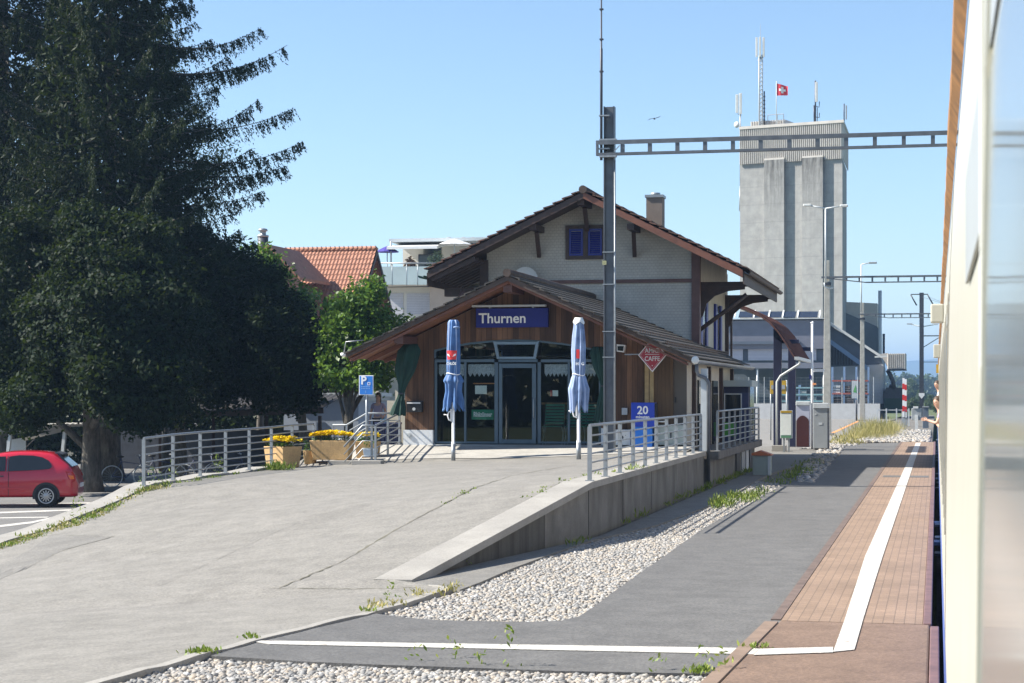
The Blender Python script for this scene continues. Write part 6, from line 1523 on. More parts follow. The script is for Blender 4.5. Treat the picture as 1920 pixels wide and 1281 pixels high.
mb = MB(); mb.tube([(.42,0,.4),(.42,0,4)],.08,6)
for k in range(7): mb.ball((.42,-.02,.9+k*.42),.12,6,4,(1,1,1.3))
mb.build('cable_run', m_darkst, ma, True)
p = on_roof(1381, 1.0); p = p-dirx*.35; la = thing('panel_antenna', 'pair of white panel antennas and round dish at the left silo roof edge', 'antenna', (p.x,p.y,zr0-2), 0, 'antennas on the silo roof')
zz = lambda y: AT(1380,y,SY).z-(zr0-2)
MB().tube([(0,0,-4.2),(0,0,zz(178))],.07,6).build('pole', m_galv, la, True); mb = MB(); mb.tube([(-.02,0,-4.2),(-.1,0,-6.8),(.3,0,-7.0)],.06,6); mb.build('cable_pipe', m_galv, la, True)
for x0, y0, y1 in ((-.32,175,210),(.05,173,212)): MB().obox((x0,-.2,(zz(y0)+zz(y1))/2),(.3,.16,zz(y0)-zz(y1))).build('panel', m_offw, la, True, bevel=.03)
MB().tube([(-.3,0,zz(211)),(.1,0,zz(214)),(0,0,zz(217))],.04,5).build('bracket', m_galv, la, True)
o = MB().lathe([(.02,0),(.2,.04),(.33,.1),(.34,.16),(.0,.2)], (0,0,0), 18).build('dish', m_lgrey, la, True); o.rotation_euler = (R(90),0,R(-20)); o.location = (-.3,-.1,zz(232))
for px, y0, y1, lab in ((1523,155,240,'slim dark antenna pole with one white panel, right of the flag'),(1581,200,240,'short dark antenna with flat panel at the right silo roof corner')):
    p = on_roof(px if px < 1570 else 1577, 1.0); t_ = thing('panel_antenna', lab, 'antenna', p, 0, 'antennas on the silo roof'); h1 = AT(px,y0,SY).z-p.z
    MB().tube([(0,0,0),(0,0,h1)],.09 if px < 1570 else .07,6).build('pole', m_darkst, t_, True)
    if px < 1570:
        MB().obox((.12,-.05,h1-1.2),(.26,.14,2.1)).build('panel', m_offw, t_, True, bevel=.03); mb = MB(); mb.tube([(-.1,0,0),(-.14,0,h1-2.6)],.09,6); mb.tube([(.2,0,0),(.2,0,h1-2.8)],.04,5); mb.tube([(-.2,0,h1-2.6),(.4,0,h1-2.8),(.42,0,h1-2.2)],.05,5); mb.tube([(.0,0,h1-3.8),(.4,0,h1-3.9),(.42,0,h1-3.4)],.05,5); mb.build('bracket', m_darkst, t_, True)
    else: MB().obox((.22,-.05,h1*.5),(.16,.12,h1*.8)).build('panel', m_grey, t_, True, bevel=.02)
p = on_roof(1451, .8); fp = thing('flag', 'red flag with a white cross flying from a pole on the silo roof', 'flag', p); h1 = AT(1451,153,SY).z-p.z
MB().tube([(0,0,0),(0,0,h1)],.05,6).build('pole', m_lgrey, fp, True)
fw, fh = 1.15, 1.3
def flagpt(u, v): return Vector((.04+u*fw, -.14*math.sin(u*6)*u-.0, h1-.25-.35*u-(fh-.35*u)*v))
def flagmesh(u0,u1,v0,v1,dy,nm,m,par):
    V = []; nu, nv = 14, 8
    for i in range(nu+1):
        for j in range(nv+1): q = flagpt(u0+(u1-u0)*i/nu, v0+(v1-v0)*j/nv); V.append((q.x,q.y+dy,q.z))
    return MB().add(V, [(i*(nv+1)+j,(i+1)*(nv+1)+j,(i+1)*(nv+1)+j+1,i*(nv+1)+j+1) for i in range(nu) for j in range(nv)], True).build(nm, m, par, True)
m_flag = plain('flag_red', (.68,.03,.04), .7); fl_ = flagmesh(0,1,0,1,0,'flag_cloth',m_flag,fp)
for dy in (-.03,.03):
    flagmesh(.4,.6,.2,.385,dy,'cross',m_wh,fl_); flagmesh(.4,.6,.615,.8,dy,'cross',m_wh,fl_); flagmesh(.2,.8,.39,.61,dy,'cross',m_wh,fl_)

# ------------------------------------------------------------------ depot, yard, far side of the plaza
DY = 166
dp_ = thing('depot_building', 'blue-grey depot with solar panels on its flat roof in front of the silo', 'building', (AT(1460,700,DY).x, DY+6, -.8))
def db_(nm, m, x0, x1, y0, y1, d0=0, d1=12, Y=DY, par=dp_, bot=None):
    a, b = AT(x0,y1,Y), AT(x1,y0,Y); return MB().box(a.x,b.x,Y+d0,Y+d1,a.z if bot is None else bot,b.z).build(nm, m, par)
db_('upper_wall', m_depot, 1340, 1545, 600, 655, 0, 14); db_('roof_edge', m_lgrey, 1338, 1547, 597, 599.8, -.3, 14)
db_('ledge', m_depot, 1338, 1548, 681, 692, -3.2, 0); db_('lower_wall', m_depot2, 1340, 1545, 655.1, 790, .6, 14, bot=-.8)
db_('band', m_depot2, 1340, 1500, 640, 646, -.35, -.01)
for x0, x1 in ((1342,1392),(1402,1452),(1462,1530)): w__ = db_('window', m_blind, x0, x1, 650 if x0 < 1460 else 645, 676, .35, .58)
mb = MB(); 
for x0, x1 in ((1340,1376),(1384,1412),(1414,1440),(1442,1466),(1468,1493),(1496,1534)):
    a, b = AT(x0,597,DY), AT(x1,584,DY); mb.prism([(a.x,DY+.2,a.z+.06),(b.x-.08,DY+.2,a.z+.06),(b.x-.08,DY+1.4,b.z),(a.x,DY+1.4,b.z)], (0,.04,.06))
mb.build('solar_panel', m_solar, dp_)
mb = MB()
for x0 in (1376,1412,1440,1466,1494,1535): a, b = AT(x0,597,DY), AT(x0+2,584,DY); mb.prism([(a.x,DY+.18,a.z+.05),(a.x+.1,DY+.18,a.z+.05),(a.x+.1,DY+1.4,b.z+.05),(a.x,DY+1.4,b.z+.05)], (0,.0,.12))
mb.build('panel_frame', m_wh, dp_)
a = AT(1480,690,DY-3); mb = MB()
for px in (1350,1420,1545): a = AT(px,690,DY-3.0); mb.tube([(a.x,DY-3.0,-.0),(a.x,DY-3.0,a.z)],.1,8)
mb.build('canopy_post', m_lgrey, dp_)
# hall with sloping roof right of the depot
hl = thing('storage_hall', 'dark grey hall with pale sloping roof edges right of the depot', 'building', (AT(1600,700,176).x, 178, -.8))
HYb = 174
def poly_b(nm, m, pts, Y, th, par): q = [AT(x,y,Y) for x, y in pts]; return MB().prism([(p.x,Y,p.z) for p in q], (0,th,0)).build(nm, m, par)
b0 = AT(1600,789,HYb).z
poly_b('wall', m_depot2, [(1546,604),(1652,670),(1656,690),(1656,790),(1546,790)], HYb, 8, hl)
mb = MB(); mb.bar(AT(1547,600,HYb-.2),AT(1654,670,HYb-.2),.5,.22); mb.build('roof_edge', m_offw, hl)
mb = MB(); mb.bar(AT(1556,640,HYb-1.2),AT(1628,692,HYb-1.2),.5,.36); mb.build('lower_roof_edge', m_bluegl, hl)
mb = MB()
for k in range(9): px = 1556+k*5.2; a = AT(px,645+k*3.6,HYb-.1); mb.box(a.x-.06,a.x+.06,HYb-.12,HYb-.002,AT(px,684,HYb).z,a.z)
mb.build('wall_rib', m_darkst, hl)
poly_b('light_gable', M('pale_panel', (.5,.52,.55), .7, var=.06), [(1560,688),(1656,683),(1656,757),(1560,757)], HYb-.5, .45, hl)
tw_ = thing('grey_tower_block', 'pale grey block with dark slanted lower cladding right of the silo', 'building', (AT(1618,700,212).x, 214, -.8))
poly_b('upper_wall', m_corr, [(1584,566),(1645,569),(1645,612),(1584,600)], 212, 8, tw_)
poly_b('lower_wall', m_depot2, [(1584,586),(1644,612),(1652,625),(1652,770),(1584,770)], 211, .95, tw_)
mb = MB(); q = AT(1650,545,210); mb.tube([(q.x,210,-.8),(q.x,210,q.z)],.2,10); mb.build('chimney', m_lgrey, tw_)
mb = MB(); q = AT(1657,626,210); mb.tube([(q.x,210,-.8),(q.x,210,q.z)],.13,8); mb.tube([(q.x-.25,210,-.8),(q.x-.25,210,q.z)],.06,6); mb.build('side_pipe', m_darkst, tw_)
hd = thing('loading_hood', 'corrugated beige loading hood with a curved dark filling pipe at the hall end', 'loading hood', (AT(1672,700,170).x, 170, 2))
a, b = AT(1664,692,170), AT(1698.5,663,170); mb = MB(); n = 9; V = []
for k in range(n*4+1): x = a.x+(b.x-a.x)*k/(n*4); y = 170-(.1 if k % 4 in (1,2) else 0); V += [(x,y,a.z),(x,y,b.z)]
mb.add(V, [(2*k,2*k+2,2*k+3,2*k+1) for k in range(n*4)]); mb.box(a.x,b.x,170.01,174,a.z,b.z); mb.build('hood', m_corr, hd)
MB().box(a.x-.02,b.x+.02,169.8,174.02,a.z-.12,a.z-.003).build('hood_edge', m_darkst, hd)
q0, q1 = AT(1649,664,170), AT(1668,690,170); mb = MB(); mb.prism([(q0.x,170.2,q0.z),(a.x-.01,170.2,q0.z+.1),(a.x-.01,170.2,a.z+.1),(q1.x,170.2,a.z)], (0,3,0)); mb.build('side_hood', m_corr, hd)
mb = MB(); mb.bar(AT(1640,669.5,169.6),AT(1664,668,169.6),.16,.14); mb.build('beam', m_offw, hd)
mb = MB(); mb.tube([AT(1664,694,170.8),AT(1670,705,170.8),AT(1675,716,170.8),AT(1676.5,730,170.8)],.19,10); mb.build('filling_pipe', m_darkst, hd)
wg = thing('goods_wagon', 'dark green and black covered goods wagon standing under the loading pipe', 'wagon', (AT(1678,775,172).x, 173, -.6))
a, b = AT(1657,775,171), AT(1698,727,171)
MB().prism([(a.x,171,a.z),(b.x,171,a.z),(b.x,171,AT(1698,735,171).z),(AT(1690,727,171).x,171,b.z),(AT(1662,727,171).x,171,b.z),(a.x,171,AT(1657,735,171).z)], (0,9,0)).build('wagon_body', m_darkst, wg)
MB().box(a.x+.02,b.x-.02,170.93,170.997,a.z+.02,AT(1678,747,171).z).build('wagon_door', plain('wagon_green', (.012,.04,.03), .6), wg)
for px in (1665,1691): c_ = AT(px,778,170.9); mb = MB(); mb.tube([(c_.x-.04,171.2,-.35),(c_.x+.04,171.2,-.35)],.42,14); mb.build('wheel', m_black, wg)
mb = MB(); c_ = AT(1672,728,170.8); mb.lathe([(.3,0),(.2,.3)], (c_.x,170.85+.6,b.z+.001), 10); mb.build('hatch', m_darkst, wg)
# low white wall with mesh fence
a, b = AT(1375,786,157), AT(1650,757,157)
lw = thing('boundary_wall', 'low pale wall with mesh fence along the storage yard', 'wall', ((a.x+b.x)/2, 157, -.1)); MB().box(a.x-3,b.x,157,157.3,-.2,b.z).build('wall', M('pale_wall', (.55,.55,.54), .9, var=.08), lw)
mb = MB(); zt_ = AT(1500,707,157).z
for x in np.arange(a.x, b.x, 1.25): mb.tube([(x,157.15,b.z),(x,157.15,zt_)],.025,5)
mb.build('fence_post', m_lgrey, lw)
mb = MB()
for k in range(9): z = b.z+.06+(zt_-b.z)*k/8.5; mb.bar((a.x,157.15,z),(b.x,157.15,z),.012,.012)
for x in np.arange(a.x, b.x, .42): mb.bar((x,157.14,b.z),(x,157.14,zt_),.01,.01)
mb.build('fence_mesh', m_galv, lw)
# storage racks
def rack(label, x0, x1, ytop, ybot, nb_, Y, levels, mu, mbm):
    a, b = AT(x0,ybot,Y), AT(x1,ytop,Y); t_ = thing('storage_rack', label, 'rack', ((a.x+b.x)/2, Y, -.05), 0, 'racks in the storage yard')
    for k in range(nb_+1):
        x = a.x+(b.x-a.x)*k/nb_
        for dy in (0, 1.1): MB().box(x-.06,x+.06,Y+dy-.05,Y+dy+.05,-.05,b.z).build('upright', mu, t_)
    for y in levels: z = AT(x0,y,Y).z; MB().box(a.x,b.x,Y-.07,Y+1.17,z-.07,z+.05).build('shelf', mbm, t_)
    return a, b, Y
ra = rack('tall blue rack with red beams on the storage yard by the pale hall', 1560, 1628, 688, 765, 3, 160, (714,738), m_bluegl, plain('rack_red', (.4,.08,.04), .5))
rb = rack('low pale blue shelf rack behind the canopy posts', 1452, 1545, 722, 765, 4, 161, (727,740,752), m_bluegl, M('pale_turquoise', (.25,.42,.45), .6, var=.2))
cols_ = [plain('crate_brown', (.09,.06,.05), .8), plain('crate_grey', (.25,.25,.26), .8), plain('crate_teal', (.08,.22,.22), .7), plain('crate_white', (.6,.6,.58), .7), plain('crate_dark', (.03,.03,.035), .8)]
rr = random.Random(12)
def crate(px0, px1, y0, y1, Y, ci, lab):
    a, b = AT(px0,y1,Y), AT(px1,y0,Y); t_ = thing('crate', lab, 'crate', ((a.x+b.x)/2, Y+.4, a.z), 0, 'crates stored on the yard racks')
    MB().box(a.x,b.x,Y,Y+.8,a.z,b.z).build('box', cols_[ci], t_, bevel=.02); mb = MB()
    for k in (.3,.6): z = a.z+(b.z-a.z)*k; mb.box(a.x-.01,b.x+.01,Y-.02,Y-.001,z,z+.05)
    mb.build('slat', cols_[(ci+1)%5], t_)
for q in ((1562,1576,722,737.4,160,3,'white crate on the upper left shelf of the tall blue rack'),(1579,1594,724,737.4,160,0,'dark brown crate in the upper middle of the tall blue rack'),(1612,1626,722,737.4,160,0,'dark brown crate on the upper right of the tall blue rack'),
          (1563,1577,745,757,160,4,'black crate on the ground at the left foot of the tall blue rack'),(1579,1600,742,757,160,0,'brown crate on the ground in the middle of the tall blue rack'),(1612,1627,743,757,160,0,'brown crate on the ground at the right foot of the tall blue rack'),
          (1456,1472,731,739.6,161,3,'white crate on the left of the low pale shelf rack'),(1500,1512,731,739.6,161,2,'teal crate in the middle of the low pale shelf rack'),(1514,1530,743,751.6,161,2,'teal crate on the lower right of the low pale shelf rack')): crate(*q)
a, b = AT(1597,747,159), AT(1609,714,159); yb2 = thing('yard_banner', 'tall white banner with a green mark in front of the blue rack', 'banner', ((a.x+b.x)/2, 159, 0)); MB().box(a.x,b.x,158.9,158.95,a.z,b.z).build('cloth', m_lgrey, yb2); MB().prism([(a.x+.12,158.89,a.z+.5),(b.x-.12,158.89,a.z+.45),(b.x-.15,158.89,a.z+.85),((a.x+b.x)/2+.05,158.89,a.z+1.1),((a.x+b.x)/2-.06,158.89,a.z+.8)], (0,.005,0)).build('green_mark', plain('leaf_green', (.1,.35,.1), .6), yb2); MB().box(a.x-.06,a.x-.005,158.9,158.98,-.05,b.z+.1).box(b.x+.005,b.x+.06,158.9,158.98,-.05,b.z+.1).build('post', m_darkst, yb2)
# bollards and barrier
for px, y0, y1, m_, lab in ((1606,750,789,m_darkst,'dark thin bollard post in front of the pale wall by the far gantry'),(1568,763,784,m_wh,'short white bollard in front of the pale wall')):
    p = G(px, y1); one(MB().tube([(p.x,p.y,0),(p.x,p.y,AT(px,y0,p.y).z-.02),(p.x,p.y,AT(px,y0,p.y).z)],[.07,.07,.04],8), 'bollard', m_, lab, 'bollard', 'bollards by the pale wall')
for k, (px, y0, y1, lab) in enumerate(((1694,709,782,'red and white raised crossing barrier boom, left one of the pair'),(1698,711,783,'red and white raised crossing barrier boom, right one of the pair'))):
    Y = 128+k*.8; a, b = AT(px,y1,Y), AT(px,y0,Y); t_ = thing('barrier_boom', lab, 'barrier', (a.x,Y,a.z), 0, 'raised booms of the level crossing'); n = 7; h_ = (b.z-a.z)/n; hw_ = .07
    MB().box(a.x-hw_,a.x+hw_,Y-.04,Y+.04,a.z,b.z).build('boom', m_wh, t_); mb = MB()
    for i in range(1, n, 2): mb.box(a.x-hw_-.004,a.x+hw_+.004,Y-.045,Y+.045,a.z+h_*i,a.z+h_*(i+1))
    mb.build('red_stripe', m_red, t_)
    MB().box(a.x-.12,a.x+.12,Y+.05,Y+.3,-.5,a.z+.5).build('drive', m_grey, t_)
p = AT(1720,790,118); sc2 = thing('signal_cabinet', 'grey signal cabinet with a pale lid beside the dark catenary mast', 'cabinet', (p.x,118,-.1)); a, b = AT(1709,788,118), AT(1728,766,118)
MB().box(a.x,b.x,118,118.5,a.z,b.z).build('case', m_grey, sc2, bevel=.03); MB().box(a.x+.1,b.x-.2,117.95,118.55,b.z+.002,b.z+.12).build('lid', m_offw, sc2); MB().box((a.x+b.x)/2-.09,(a.x+b.x)/2+.09,117.9,118.05,-.1,a.z+.3).build('foot', m_offw, sc2)
p = AT(1735,785,123); sc3 = thing('relay_cabinet', 'dark grey upright relay cabinet between the signal cabinet and the train', 'cabinet', (p.x,123,-.1)); a, b = AT(1730,792,123), AT(1741,764,123); MB().box(a.x,b.x,123,123.6,-.1,b.z).build('case', m_depot2, sc3, bevel=.02); MB().box(a.x-.03,b.x+.03,122.95,123.65,b.z+.002,b.z+.06).build('roof', m_grey, sc3)
vf = thing('verge_fence', 'low grey post and rail fence on the grass verge by the barrier', 'fence', (AT(1680,780,130).x,130,-.1)); mb = MB()
for px in (1645,1662,1681,1704): q = AT(px,766,130); MB().box(q.x-.04,q.x+.04,129.96,130.04,-.1,q.z).build('post', m_lgrey, vf)
MB().bar(AT(1645,769,130),AT(1704,769,130),.03,.05).build('rail', m_lgrey, vf)

# ------------------------------------------------------------------ platform canopy and its furniture
cn = thing('platform_canopy', 'small platform shelter with a rusty curved roof on two navy posts', 'shelter', (-5.8, 74, 0))
prof = [AT(x,y,70) for x, y in ((1381,573),(1400,578),(1422,588),(1443,603),(1460,622),(1474,643),(1484,660),(1491,670))]
V = []
for y in (70.0, 78.2):
    for p in prof: V.append((p.x,y,p.z))
    for p in prof[::-1]: V.append((p.x-.01,y,p.z-.07))
n = len(prof)*2; MB().add(V, [(k,(k+1)%n,n+(k+1)%n,n+k) for k in range(n)] + [tuple(range(n)), tuple(range(2*n-1,n-1,-1))], False).build('curved_roof', m_rust, cn)
mb = MB()
for y in np.arange(70.1, 78.2, .52): mb.tube([(p.x+.02,y,p.z+.02) for p in prof],.022,4)
mb.build('roof_rib', m_rust, cn)
e_ = prof[-1]; mb = MB(); mb.box(e_.x-.03,e_.x+.12,69.95,78.25,e_.z-.09,e_.z+.02); mb.build('gutter', m_lgrey, cn)
for px, Y, m__ in ((1458,72.3,'a'),(1485,77.6,'b')):
    x = AT(px,700,Y).x; zt = float(np.interp(x, [p.x for p in prof], [p.z for p in prof]))-.08; MB().box(x-.15,x+.15,Y-.1,Y+.1,0,zt).box(x-.15,x+.8,Y-.06,Y+.06,zt-.55,zt-.4).build('post', m_navy, cn, bevel=.01)
x = AT(1458,700,72.2).x; mb = MB(); mb.tube([(e_.x+.05,71.8,e_.z-.1),(e_.x+.02,71.9,e_.z-.22),(x+.12,72.1,AT(1462,705,72).z),(x-.02,72.12,AT(1456,716,72).z),(x-.02,72.12,.1)],.042,8); mb.build('downpipe', m_lgrey, cn)
mb = MB(); x = AT(1461,860,71.5).x; MB().box(x-.25,x+.25,71.3,71.8,-.1,.22).build('footing', m_cop, cn)
def upright(name, label, cat, x0, x1, y0, y1, Y, dep): a, b = AT(x0,y1,Y), AT(x1,y0,Y); return thing(name, label, cat, ((a.x+b.x)/2, Y, 0)), a, b
t_, a, b = upright('ticket_machine', 'tall grey ticket cabinet with a pale top beside the canopy', 'ticket machine', 1525, 1552, 756, 841, 73.5, .5)
MB().box(a.x,b.x,73.5,74.1,.06,b.z-.2).build('case', m_grey, t_, bevel=.015); MB().box(a.x-.01,b.x+.03,73.46,74.14,b.z-.198,b.z).build('top', m_lgrey, t_, bevel=.015); MB().box(a.x+.04,b.x-.04,73.55,74.05,0,.058).build('base', m_black, t_)
MB().box(a.x+.05,a.x+.12,73.49,73.499,b.z-.45,b.z-.4).box(a.x+.2,b.x-.2,73.49,73.499,b.z-.82,b.z-.74).build('label_plate', m_lgrey, t_); MB().box(b.x+.005,b.x+.035,73.5,74.1,.06,b.z-.2).build('side_post', m_darkst, t_)
t_, a, b = upright('vending_machine', 'dark red vending cabinet with an arched front and pale upper panel', 'vending machine', 1493, 1517, 753, 839, 74.2, .5)
MB().box(a.x,b.x,74.25,74.9,.08,b.z-.15).build('case', M('pale_lilac_enamel', (.42,.44,.55), .5, var=.05), t_); MB().box(a.x-.02,b.x+.02,74.2,74.95,b.z-.148,b.z).build('top', m_lgrey, t_, bevel=.02)
zz_ = AT(1505,783,74).z; arc = [(a.x+.0,.1)] + [(b.x,.1)] + [(b.x-(b.x-a.x)*k/10, zz_-.15+.22*math.sin(math.pi*k/10)**.7) for k in range(11)]
MB().prism([(x,74.2,z) for x, z in arc], (0,.045,0)).build('arched_front', plain('dark_red_panel', (.05,.008,.01), .6), t_)
t_, a, b = upright('timetable_board', 'white timetable board with yellow header on grey legs before the canopy post', 'notice board', 1463, 1486, 770, 822, 70.5, .1)
MB().box(a.x,b.x,70.5,70.58,a.z,b.z).build('frame', m_lgrey, t_, bevel=.01); MB().box(a.x+.03,b.x-.05,70.48,70.499,a.z+.12,b.z-.1).build('sheet', m_pap, t_); MB().box(a.x+.01,b.x-.03,70.47,70.498,b.z-.085,b.z-.005).build('header', m_yellow, t_); MB().box(a.x+.03,b.x-.05,70.47,70.498,a.z+.02,a.z+.1).build('footer', plain('board_green', (.1,.25,.15), .6), t_)
mb = MB()
for k in (.3,.7): x = a.x+(b.x-a.x)*k; MB().box(x-.03,x+.03,70.5,70.57,0,a.z).build('leg', m_galv, t_)
t_, a, b = upright('bus_stop_board', 'yellow departure board with grey panels on a steel pole behind the canopy post', 'notice board', 1444, 1474, 714, 739, 88, .1)
MB().box(a.x,b.x,88,88.08,a.z,b.z).build('board', m_yellow, t_, bevel=.01); MB().box(a.x+.05,b.x-.05,87.98,87.999,a.z+.22,b.z-.2).build('grey_panel', m_grey, t_); MB().tube([(b.x+.03,88.04,-.0),(b.x+.03,88.04,b.z+.03)],.045,8).tube([(a.x+.02,88.1,-.0),(a.x+.02,88.1,b.z)],.03,8).build('pole', m_galv, t_)
p = AT(1523,840,74.5); pp_ = thing('loudspeaker_pole', 'thin pale pole with small boxes between the red cabinet and the grey cabinet', 'pole', (p.x,74.5,0)); MB().tube([(p.x,74.5,0),(p.x,74.5,AT(1523,606,74.5).z)],.045,8).build('pole', m_wh, pp_)
MB().box(p.x-.1,p.x-.045,74.4,74.5,AT(1523,711,74.5).z,AT(1523,703,74.5).z).build('blue_tag', m_sign, pp_); MB().box(p.x+.05,p.x+.15,74.4,74.5,AT(1523,722,74.5).z,AT(1523,718.5,74.5).z).build('orange_tag', m_orange, pp_); MB().box(p.x+.03,p.x+.46,74.46,74.5,AT(1523,697.5,74.5).z,AT(1523,692,74.5).z).build('white_arm', m_wh, pp_)
mb = MB(); zt = AT(1523,606,74.5).z; mb.tube([(p.x-.05,74.5,zt-.02),(p.x+.05,74.5,zt+.04)],.05,6); mb.build('lamp_tip', m_wh, pp_)
t_, a, b = upright('waste_bin', 'grey-green waste bin with an orange brown pitched lid at the foot of the station', 'bin', 1411, 1444, 846, 884, 51, .5)
MB().box(a.x,b.x,51,51.5,-.02,a.z+.42).build('case', M('pale_green_grey', (.28,.33,.31), .7, var=.1), t_, bevel=.015); mb = MB(); xm = (a.x+b.x)/2; zl_ = a.z+.422; mb.prism([(a.x-.03,50.95,zl_),(b.x+.05,50.95,zl_),(b.x+.02,50.95,zl_+.03),(xm-.05,50.95,zl_+.13),(a.x-.02,50.95,zl_+.06)], (0,.6,0)); mb.build('lid', m_brick, t_)
MB().box(b.x-.06,b.x+.012,50.98,51.0,-.0,a.z+.41).build('corner_post', m_lgrey, t_)
# kiosk at the end of the walkway
kk = thing('photo_kiosk', 'navy glass fronted kiosk with pale flat roof at the end of the raised walkway', 'kiosk', (-5.6, 55.4, .8))
kx0, kx1, ky = AT(1357,720,54.6).x, -5.2, 54.6
MB().box(kx0,kx1,ky,56.2,.81,AT(1380,737,ky).z).build('case', m_navyp, kk); MB().box(kx0-.03,kx1+.1,ky-.15,56.35,AT(1380,725,ky).z,AT(1380,713.5,ky).z).build('roof_slab', M('pale_green_slab', (.36,.42,.42), .6, var=.06), kk); MB().box(kx0,kx1,ky,56.2,AT(1380,737,ky).z+.002,AT(1380,725,ky).z-.002).build('fascia', m_navy, kk)
a, b = AT(1360,794,ky), AT(1389,740,ky); MB().box(a.x,b.x,ky-.03,ky-.002,a.z,b.z).build('window', m_dglass, kk); mb = MB(); mb.box(a.x-.03,a.x-.002,ky-.05,ky-.002,a.z,b.z); mb.box(b.x+.002,b.x+.03,ky-.05,ky-.002,a.z,b.z); mb.box(a.x-.03,b.x+.03,ky-.05,ky-.002,b.z+.002,b.z+.03); mb.build('window_frame', m_lgrey, kk)
a, b = AT(1358,818,ky), AT(1381,792,ky); MB().box(a.x,b.x,ky-.06,ky-.032,a.z,b.z).build('green_panel', plain('panel_green', (.06,.28,.03), .5), kk)
MB().box(kx1+.002,kx1+.02,ky+.2,56.0,1.0,2.5).build('side_glass', m_dglass, kk)

# ------------------------------------------------------------------ the train alongside
tr = thing('train', 'cream passenger train with a rusty roof gutter and blue lower body close beside the lens', 'train', (1.5, 50, -.55))
prof = [(.10,-.42),(.06,-.2),(.05,.45),(.05,.75),(.052,1.1),(.058,1.7),(.066,2.3),(.078,2.9),(.10,3.4),(.115,3.62)]
m_seal = plain('brown_rubber_seal', (.1,.065,.05), .7)
def pX(z): return float(np.interp(z, [p[1] for p in prof], [p[0] for p in prof]))
def strip(nm, zs, y0, y1, m, off=0, par=tr, ny_=1):
    V = []; F = []; n = len(zs)
    for j in range(ny_+1):
        y = y0+(y1-y0)*j/ny_
        for z in zs: V.append((pX(z)-off, y, z))
    for j in range(ny_):
        for i in range(n-1): F.append((j*n+i, j*n+i+1, (j+1)*n+i+1, (j+1)*n+i))
    return MB().add(V, F, False).build(nm, m, par)
cars = [(-9.0, 11.6), (12.1, 33.6), (34.1, 55.6), (56.1, 77.6), (78.1, 99.6)]
for ci, (y0, y1) in enumerate(cars):
    strip('body_side', [.72,1.1,1.4,1.7,2.0,2.3,2.6,2.9,3.15,3.4,3.62], y0, y1, m_tcream)
    strip('lower_side', [-.42,-.2,.0,.2,.45,.718], y0, y1, m_tblue)
    mb = MB(); mb.prism([(pX(3.62),y0,3.62),(.5,y0,4.05),(1.5,y0,4.2),(2.5,y0,4.05),(2.9,y0,3.6),(2.95,y0,-.4),(pX(-.42)+.03,y0,-.4),(.09,y0,.7),(.13,y0,3.4)], (0,.03,0)); mb.build('end_wall', m_tcream, tr)
    V = [(x,y,z) for y in (y0,y1) for x, z in ((pX(3.62),3.62),(.5,4.05),(1.5,4.2),(2.5,4.05),(2.9,3.6),(2.95,-.4))]
    MB().add(V, [(k,k+1,7+k,6+k) for k in range(5)], True).build('roof', m_grey, tr)
    gb = MB(); rr = random.Random(ci); pts = []; ys = np.linspace(y0-.25, y1+.249, 42)
    V = []
    for y in ys:
        w_ = .046+rr.uniform(-.004,.004); z_ = 3.56+rr.uniform(-.006,.006); xr__ = pX(3.55)-.002
        V += [(xr__-.008,y,z_-.07),(xr__-w_,y,z_-.01),(xr__-w_,y,z_+.1),(xr__,y,z_+.1)]
    n = len(ys); gb.add(V, [(4*i+a, 4*i+b, 4*i+4+b, 4*i+4+a) for i in range(n-1) for a, b in ((0,1),(1,2),(2,3),(3,0))]); gb.build('roof_gutter', m_gutter, tr)
    MB().box(.14,.35,y0,y1,-.72,-.42).build('underframe', m_black, tr)
    k = 0; y = y0+.35
    while y < y1-2.2:
        w0, w1 = y, y+1.62
        if ci == 0: w0, w1 = 1.02+(k-5)*1.62*2.04, 1.02+(k-5)*1.62*2.04+1.62
        if w1 < y1-.2:
            wn_ = strip('window', [1.35,1.7,2.0,2.3,2.62], w0, w1, m_tglass, .004)
            strip('vent_pane', [2.66,2.74], w0, w1, m_grey, .004, par=wn_)
            for yy in (w0-.085, w1+.05): strip('window_seal', [1.3,1.7,2.0,2.3,2.7,2.8], yy, yy+.034, m_seal, .002, par=wn_)
            for yy in (w0-.05, w1+.0):
                V = []; mb = MB()
                for z in (1.30,2.0,2.7,2.82): V += [(pX(z)-.008,yy,z),(pX(z)-.008,yy+.05,z),(pX(z),yy+.05,z),(pX(z),yy,z)]
                mb.add(V, [(4*i+a,4*i+b,4*i+4+b,4*i+4+a) for i in range(3) for a, b in ((0,1),(1,2),(2,3),(3,0))])
                mb.build('window_frame', m_tcream, wn_)
        y += 3.3; k += 1
    for y in (y0+1.2, y1-1.5):
        for z in (-.2, -.46):
            if y > 3 : MB().box(-.03,.1,y,y+.45,z-.02,z+.02).build('step', m_galv, tr)
# grey open vent band and bright post by the nearest windows
MB().box(.06,.0665,2.74,4.2,2.43,2.65).build('vent_opening', m_grey, tr)
MB().box(.058,.064,2.66,2.73,1.2,2.8).build('window_post', m_offw, tr)
for Y, z0, z1, w_ in ((25.0,3.08,3.32,.15),(48.0,3.03,3.36,.15)):
    MB().box(-.075,.09,Y,Y+.3,z0,z1).build('lamp_box', m_tcream, tr, bevel=.02)
MB().box(-.02,.08,78.4,78.7,2.95,3.3).build('yellow_marker', m_yellow, tr)
for y in (31.0, 35.6):
    MB().box(-.04,.08,y,y+.5,-.22,-.17).build('foot_board', m_bluegl, tr)

